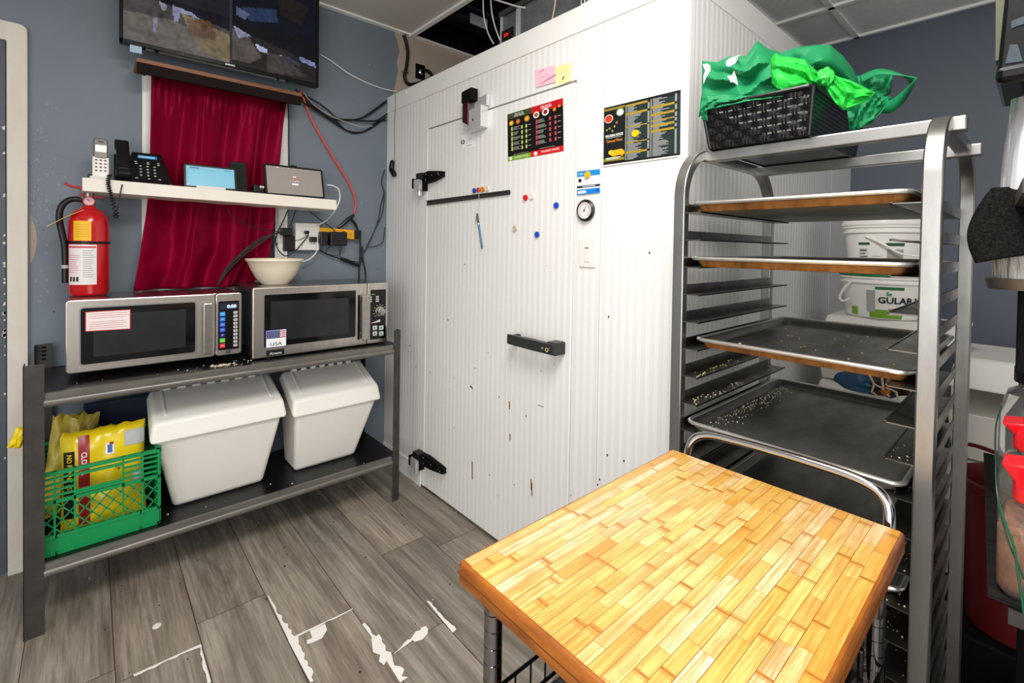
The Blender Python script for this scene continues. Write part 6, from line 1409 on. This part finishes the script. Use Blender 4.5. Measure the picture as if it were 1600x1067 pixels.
h.lathe([(0, -.02), (.02, 0), (0, .03)], X_(1383, 612, 2.36), 7, ink('#b5652a')); h.build('printed_pattern', None, bgx, 0, True)
# buckets
def bucket(y, z0, z1, r0, r1, label, x=2.62, lidgreen=False):
    t = thing('food_bucket', (x, y, z0), label, 'bucket'); H_ = z1-z0
    h = MB(); h.lathe([(r0-.004, z0), (r0, z0+.004), (r0+(r1-r0)*.8, z0+H_*.74)], (x, y, 0), 40, M_buk); h.build('bucket_body', None, t, 0, True)
    h = MB(); h.lathe([(r1*.98, z0+H_*.73), (r1+.004, z0+H_*.74), (r1+.004, z0+H_*.77), (r1, z0+H_*.78), (r1, z0+H_*.83), (r1+.006, z0+H_*.84), (r1+.006, z0+H_*.88), (r1, z0+H_*.89)], (x, y, 0), 40, M_buk); h.build('rim_band', None, t, 0, True)
    h = MB(); m_ = mat('green bucket lid', '#1c6b3c', .35) if lidgreen else M_buk; h.lathe([(r1+.008, z0+H_*.885), (r1+.010, z0+H_*.93), (r1+.004, z0+H_), (r1-.012, z0+H_), (r1-.016, z0+H_*.975), (0, z0+H_*.97)], (x, y, 0), 40, m_); h.build('lid', None, t, 0, True)
    return t
def buck_label(t, x, y, z0, H_, r0, r1, patches, texts=()):
    h = MB(); rr_ = lambda z: r0+(r1-r0)*.8*min(1, (z-z0)/(H_*.74))+.0012
    for a0, a1, f0, f1, col, ex_ in patches:
        n = max(2, int(abs(a1-a0)/5)); za, zb2 = z0+H_*f0, z0+H_*f1
        pts = []
        for z in (za, zb2):
            for k in range(n+1): a_ = R(a0+(a1-a0)*k/n); pts.append((x+(rr_(z)+ex_)*math.cos(a_), y+(rr_(z)+ex_)*math.sin(a_), z))
        h.add(pts, [(k, k+1, n+2+k, n+1+k) for k in range(n)], ink(col))
    h.build('printed_label', None, t, 0, False, recalc=False)
    for txt, a_c, f0, hh, col in texts:
        h = MB(); vs, fs, w_ = text_geo(txt, .03); za = z0+H_*f0
        out = []
        for px_, pz_ in vs:
            a_ = R(a_c)+(px_*hh)/rr_(za); out.append((x+(rr_(za+pz_*hh)+.002)*math.cos(a_), y+(rr_(za+pz_*hh)+.002)*math.sin(a_), za+pz_*hh))
        h.add(out, fs, ink(col)); h.build('printed_lettering', None, t, recalc=False)
# facing the camera: angle 180 = -X; pixel left = +Y
r1b = .155
zb1 = 1.077
bk1 = bucket(.455, zb1, 1.275, .135, r1b, 'lower white bucket with a green lid and dessert label on the corner bin', 2.58, True)
Hb_ = 1.275-zb1
buck_label(bk1, 2.58, .455, zb1, Hb_, .135, r1b, [(178, 215, .62, .68, '#1d6a34', 0), (170, 215, .02, .2, '#7aa82c', 0), (166, 178, .14, .6, '#a8a6a2', .0003), (150, 138, .05, .22, '#7aa82c', 0), (195, 214, .10, .24, '#d8d2c8', .001), (196, 206, .16, .22, '#a8642c', .0015)],
           [('GULAB JAMUN', 182, .34, .026, '#141414'), ('Sa', 192, .50, .016, '#3a8a3c')])
bk2 = bucket(.455, 1.276, 1.492, .13, .15, 'upper white bucket with green striped label and white lid', 2.58, False)
buck_label(bk2, 2.58, .455, 1.276, .216, .13, .15, [(150, 168, .50, .55, '#1d5a2c', 0), (190, 215, .48, .54, '#1d5a2c', 0), (150, 165, .1, .44, '#d8d6d2', 0), (152, 163, .14, .17, '#555555', .0005), (152, 160, .2, .22, '#555555', .0005), (152, 164, .26, .28, '#555555', .0005), (152, 161, .32, .34, '#555555', .0005), (152, 163, .38, .41, '#555555', .0005), (192, 214, .1, .42, '#a09e98', 0), (172, 184, .28, .29, '#b8b4ac', 0)])
h = MB(); P = [X_(u, v, 2.46) for u, v in ((1342, 432), (1330, 440), (1318, 452), (1312, 465), (1318, 470), (1328, 466))]; h.tube(spline(P, 5), .005, 8); h.build('carry_handle', M_buk, bk1, 0, True)
h = MB(); P = [(2.44, .50, 1.42), (2.42, .44, 1.39), (2.425, .38, 1.35), (2.45, .33, 1.34)]; h.tube(spline(P, 5), .0045, 8); h.build('carry_handle', M_buk, bk2, 0, True)
# small white tub seen between the rack posts
h = MB(); h.lathe([(.05, 1.10), (.06, 1.20), (.064, 1.2), (.064, 1.21), (0, 1.212)], (2.5, .235, -.12), 24); tag(h.build('small_tub', M_buk, None, 0, True), 'small white round tub seen between the right rack posts', 'tub')

# red rubbish bin and floor things on the right
h = MB(); h.box(1.88, 2.14, -.14, .16, .001, .258); tag(h.build('dark_filler_stand', M_blackm, None, .008), 'added black box standing in for the dark below the red bucket', 'box')  # black box added to fill the shaded spot under the bucket
rb = thing('red_tub', (2.02, .02, .259), 'red plastic bucket on an added black box behind the right rack post', 'bucket')
M_redp = mat('red plastic bucket', '#5c0c10', .45)
h = MB(); h.lathe([(.105, .26), (.13, .66), (.138, .665), (.138, .685), (.13, .69), (.126, .67), (.10, .28), (0, .28)], (2.02, .03, 0), 36); h.build('bucket_body', M_redp, rb, 0, True)
h = MB(); h.tube([(2.02+.135*math.cos(R(a)), .03+.135*math.sin(R(a)), .68+.12*math.sin(R((a-60)*1.0)) if 60 <= a <= 240 else .68) for a in range(60, 241, 10)], .006, 8); h.build('carry_handle', M_redp, rb, 0, True)
h = MB(); h.box(1.0, 1.6, -.45, -.06, .001, .25); tag(h.build('dark_filler_box', M_blackm, None, .01), 'added black box standing in for the dark below the jar shelf', 'box')  # black box added where the space under the shelf lies in shade
h = MB(); h.box(1.86, 2.1, .168, .20, .001, .20); tag(h.build('wooden_offcut', mat('pale timber', '#a88f72', .6, var=.6, vscale=12, vcol='#6e563c', stretch=(1, 6, 1)), None, .003), 'pale timber offcut on the floor behind the rack foot', 'timber')
h = MB(); h.prism(WALL(-.06), [(.98, .30), (1.07, .30), (1.08, .42), (1.03, .46)], 0, .06); tag(h.build('orange_packet', ink('#e0561c', .4), None, .004), 'orange packet corner at the bottom right under the rubber mat', 'packet')

# ================================================================== RIGHT-HAND SHELF WITH JARS
sr = thing('storage_shelving', (1.3, -.25, 0), 'dark shelving unit at the right edge carrying jars and a rubber mat', 'shelving unit')
SZ1, SZ2 = .885, 1.462
def rp(u, v, x): return X_(u, v, x)
for (x, y) in ((.93, -.02), (1.64, .035)):
    h = MB(); h.box(x-.018, x+.018, y-.05, y-.014, 0, SZ2+.1 if x > 1 else SZ1); h.build('post', M_blackm, sr, .002)
for z, nm in ((SZ1-.006, 'shelf_board'), (SZ2-.006, 'shelf_board'), (.28, 'shelf_board')):
    h = MB(); h.hexa([(.92, .02, z-.02), (.92, -.5, z-.02), (1.66, -.5, z-.02), (1.66, .06, z-.02)], [(.92, .02, z), (.92, -.5, z), (1.66, -.5, z), (1.66, .06, z)]); h.build(nm, M_gun, sr)
# black rubber liner on the lower shelf
h = MB(); A = [Z_(1537, 700, SZ1+.012), Z_(1543, 930, SZ1), Z_(1600, 985, SZ1)]; 
h.hexa([(A[0].x, A[0].y, SZ1-.002), (A[1].x, A[1].y, SZ1-.002), (A[1].x, -.5, SZ1-.002), (A[0].x, -.5, SZ1-.002)], [(A[0].x, A[0].y, SZ1+.002), (A[1].x, A[1].y, SZ1+.002), (A[1].x, -.5, SZ1+.002), (A[0].x, -.5, SZ1+.002)])
tag(h.build('rubber_mat', mat('ribbed black rubber', '#121110', .7, bump=.25, bscale=350, stretch=(1, .1, 1), var=.25, vscale=60, vcol='#3a3835')), 'flat black rubber mat under the jars, dusted with specks', 'mat')
random.seed(17); crumbs(.95, 1.55, -.1, .03, SZ1+.002, 90, ['#d8d4c8', '#b8b2a0'], 'pale specks on the flat rubber mat under the jars', (.0006, .0018))
# curled mat on the upper shelf
mt = MB(); vs = []; n1, n2 = 24, 30; yL = .092
edge_px = [(1549, 294), (1535, 312), (1522, 333), (1513, 355), (1511, 372), (1515, 392), (1524, 411)]
Pe = spline([X_(u, v, 1.20-.006*i) for i, (u, v) in enumerate(edge_px)], 5); Pr = []
for i, p in enumerate(Pe):
    t = i/(len(Pe)-1); Pr.append((p, Vector((p.x-.02*math.sin(math.pi*t), -.42, p.z-(.0 if t < .15 else .012*math.sin(math.pi*t))-.02*t))))
for i, (a, b) in enumerate(Pr):
    for k in range(n2+1):
        t = k/n2; vs.append(a*(1-t)+b*t+Vector((0, 0, (.025*math.sin(math.pi*min(1, t*2.2)) if i > len(Pr)*.6 else 0)*(i/len(Pr)))))
fs = [(i*(n2+1)+k, (i+1)*(n2+1)+k, (i+1)*(n2+1)+k+1, i*(n2+1)+k+1) for i in range(len(Pr)-1) for k in range(n2)]
mt.add(vs, fs); tag(mt.build('rubber_mat', mat('glittery black rubber', '#040404', .8, var=.10, vscale=220, vcol='#6a665f', bump=.3, bscale=260), None, 0, True, recalc=False, solid=.004), 'curled black rubber mat overhanging the upper shelf edge', 'mat')
# jars
def jar(x, y, z0, w_, hgt, label, lid_m, fill_m, fill_h, lid_h=.035, square=True, spout=False):
    t = thing('storage_jar', (x, y, z0), label, 'jar')
    def lp_(hw, r, z): return [Vector((x+a, y+b, z)) for a, b in rrect(-hw, -hw, hw, hw, r, 5)]
    L_ = [lp_(w_*.86, w_*.3, z0), lp_(w_, w_*.35, z0+.012), lp_(w_, w_*.35, z0+hgt*.72), lp_(w_*.85, w_*.5, z0+hgt*.88), lp_(w_*.62, w_*.6, z0+hgt*.93), lp_(w_*.62, w_*.6, z0+hgt)]
    n = len(L_[0]); h = MB(); h.add([v for q in L_ for v in q], [list(range(n))[::-1]]+[(j*n+k, j*n+(k+1) % n, (j+1)*n+(k+1) % n, (j+1)*n+k) for j in range(len(L_)-1) for k in range(n)], M_glass); h.build('jar_body', None, t, 0, True)
    if fill_m:
        L_ = [lp_(w_*.8, w_*.28, z0+.003), lp_(w_*.94, w_*.33, z0+.014), lp_(w_*.94, w_*.33, z0+hgt*fill_h)]
        h = MB(); h.add([v for q in L_ for v in q], [list(range(n))[::-1]]+[(j*n+k, j*n+(k+1) % n, (j+1)*n+(k+1) % n, (j+1)*n+k) for j in range(2) for k in range(n)]+[[2*n+k for k in range(n)]], fill_m); h.build('contents', None, t, 0, True)
    h = MB(); r = w_*.72; h.lathe([(r*.9, z0+hgt*.97), (r, z0+hgt*.97), (r, z0+hgt*.97+lid_h), (r*.93, z0+hgt*.97+lid_h+.004), (0, z0+hgt*.97+lid_h+.004)], (x, y, 0), 28, lid_m)
    if spout: h.hexa([(x-.012, y+r*.5, z0+hgt), (x+.03, y+r*.5, z0+hgt), (x+.03, y+r*.2, z0+hgt), (x-.012, y+r*.2, z0+hgt)], [(x-.02, y+r*1.35, z0+hgt+lid_h*1.0), (x+.035, y+r*1.35, z0+hgt+lid_h*1.0), (x+.035, y-r, z0+hgt+lid_h+.012), (x-.02, y-r, z0+hgt+lid_h+.012)], lid_m)
    h.build('lid', None, t, .003, True)
    return t
M_redl = mat('red lid', '#d8101c', .25, coat=.4)
M_cinn = mat('cinnamon bark', '#a5683a', .7, var=.9, vscale=28, vcol='#2c1a10', stretch=(1, 1, .5), bump=1., bscale=45)
M_dk = mat('dark seeds', '#4a3c20', .7, bump=.5, bscale=90)
jar(.975, -.010, SZ1+.0025, .044, .128, 'clear jar of cinnamon bark with a red flip lid nearest on the mat', M_redl, M_cinn, .68, .045, spout=True)
jar(1.12, -.010, SZ1+.0025, .050, .160, 'middle clear jar with a red lid behind the cinnamon jar', M_redl, M_dk, .4, .035, spout=True)
jar(1.36, -.012, SZ1+.0025, .062, .225, 'tall clear jar with a black screw lid at the back of the mat', M_black, M_dk, .22, .03)
h = MB(); h.tube(spline([X_(u, v, x) for u, v, x in ((1600, 905, .90), (1590, 880, .90), (1575, 845, .90), (1563, 800, .91), (1557, 760, .93), (1556, 720, .98), (1555, 690, 1.05), (1557, 660, 1.15), (1565, 635, 1.2))]), .0011, 6); tag(h.build('green_cord', ink('#0c3a2c')), 'thin green cord hanging in front of the jars', 'cord')
h = MB(); h.tube(spline([X_(u, v, x) for u, v, x in ((1600, 960, .9), (1596, 930, .9), (1590, 890, .9), (1583, 850, .9), (1570, 815, .9), (1562, 790, .9))]), .0014, 6); tag(h.build('green_cord', ink('#0f5a3e')), 'thicker green cord crossing the cinnamon jar', 'cord')
# clear container and black machine above
cc = thing('clear_dispenser', (1.22, -.06, SZ2), 'tall clear silvery container on the upper shelf at the right edge', 'container')
x_, yl = 1.20, X_(1569, 200, 1.2).y
h = MB(); zt2 = X_(1575, 142, 1.2).z
def lp2(d, z): return [Vector((1.20+a+.09, yl-.09+b, z)) for a, b in rrect(-.09+d, -.09+d, .09-d, .09-d, .02, 5)]
L_ = [lp2(-.004, SZ2), lp2(-.002, SZ2+.06), lp2(.004, SZ2+.13), lp2(.006, zt2-.012), lp2(.018, zt2)]; n = len(L_[0])
h.add([v for q in L_ for v in q], [list(range(n))[::-1]]+[(j*n+k, j*n+(k+1) % n, (j+1)*n+(k+1) % n, (j+1)*n+k) for j in range(4) for k in range(n)]+[[4*n+k for k in range(n)]], mat('crinkled clear film', '#dfe0e2', .12, .7, var=.6, vscale=6, vcol='#8d8f94', stretch=(1, 1, .35), bump=.3, bscale=9)); h.build('container_body', None, cc, 0, True)
h = MB(); q = X_(1572, 225, 1.195); 0 and h.prism(FRONT(1.204), [(-yl+.004, q.z+.01), (-yl+.008, q.z+.01), (-yl+.005, q.z-.04), (-yl+.002, q.z-.04)], 0, .002, ink('#b0402c'))
bm = thing('black_appliance', (1.2, -.1, zt2), 'glossy black appliance with a greenish edge hanging at the upper right', 'appliance')
a = X_(1561, 60, 1.2); b = X_(1561, 135, 1.2); t0 = X_(1570, -60, 1.2)
h = MB(); h.prism(FRONT(1.16), [(-a.y-.002, b.z-.0), (.4, b.z), (.4, t0.z), (-X_(1572, 0, 1.2).y, t0.z), (-X_(1572, 0, 1.2).y, X_(1572, 0, 1.2).z), (-X_(1561, 108, 1.2).y-.0, X_(1561, 106, 1.2).z)], -.22, 0, mat('gloss black', '#040405', .3)); h.build('housing', None, bm, .006)
h = MB(); u_ = X_(1560, 108, 1.15); v_2 = X_(1560, 128, 1.15); h.box(1.135, 1.16, -.4, u_.y+.002, v_2.z-.005, u_.z); h.build('front_lip', mat('gloss black', '', .12), bm, .008)
h = MB(); e0, e1 = X_(1561, 95, 1.17), X_(1568, -40, 1.17); h.hexa([(1.165, e0.y, e0.z), (1.165, e0.y+.004, e0.z), (1.30, e0.y+.004, e0.z), (1.30, e0.y, e0.z)], [(1.165, e1.y-.005, e1.z), (1.165, e1.y+.009, e1.z), (1.30, e1.y+.009, e1.z), (1.30, e1.y-.005, e1.z)], ink('#45472f')); h.build('edge_strip', None, bm)
h = MB(); 
for P in ([(1571, 100), (1598, 96), (1590, 70), (1578, 70)], [(1580, 45), (1600, 38), (1600, 26), (1580, 34)]): h = MB(); h.prism(FRONT(1.1585), [(-X_(u, v, 1.16).y, X_(u, v, 1.16).z) for u, v in P], -.001, .001, mat('grey smear', '#39444d', .3, var=.6, vscale=60, vcol='#14181c')); h.build('smudge', None, bm)
# bristled scrub block clamped under the shelf
sb = thing('scrub_brush', X_(1585, 435, 1.2), 'pale bristle brush head hanging under the upper shelf', 'brush')
q = X_(1592, 410, 1.2); h = MB(); h.lathe([(.045, q.z-.03), (.05, q.z+.03), (.045, q.z+.05)], (1.23, q.y-.012, 0), 40, mat('pale bristles', '#c9c6c0', .6, var=.9, vscale=60, vcol='#3a3836', stretch=(1, 1, .08), bump=1., bscale=120)); h.build('bristles', None, sb, 0, True)
h = MB(); h.lathe([(.052, q.z-.048), (.056, q.z-.03), (.050, q.z-.028)], (1.23, q.y-.012, 0), 30, M_alu_dark); h.build('clamp_ring', None, sb, 0, True)
h = MB(); h.box(1.27, 1.31, X_(1600, 500, 1.28).y-.02, X_(1589, 500, 1.28).y, X_(1590, 582, 1.28).z, X_(1590, 430, 1.28).z); tag(h.build('black_tube', M_blackm, None, .003), 'black upright pole between the right shelves', 'pole')

for nm_, sp_ in (('glittery black rubber', .08), ('ribbed black rubber', .15), ('black shelf deck', .35), ('matt black', .15), ('gloss black', .3), ('black wire', .3), ('dark stained wood', .2)):
    if nm_ in _M: _M[nm_].node_tree.nodes['Principled BSDF'].inputs['Specular IOR Level'].default_value = sp_
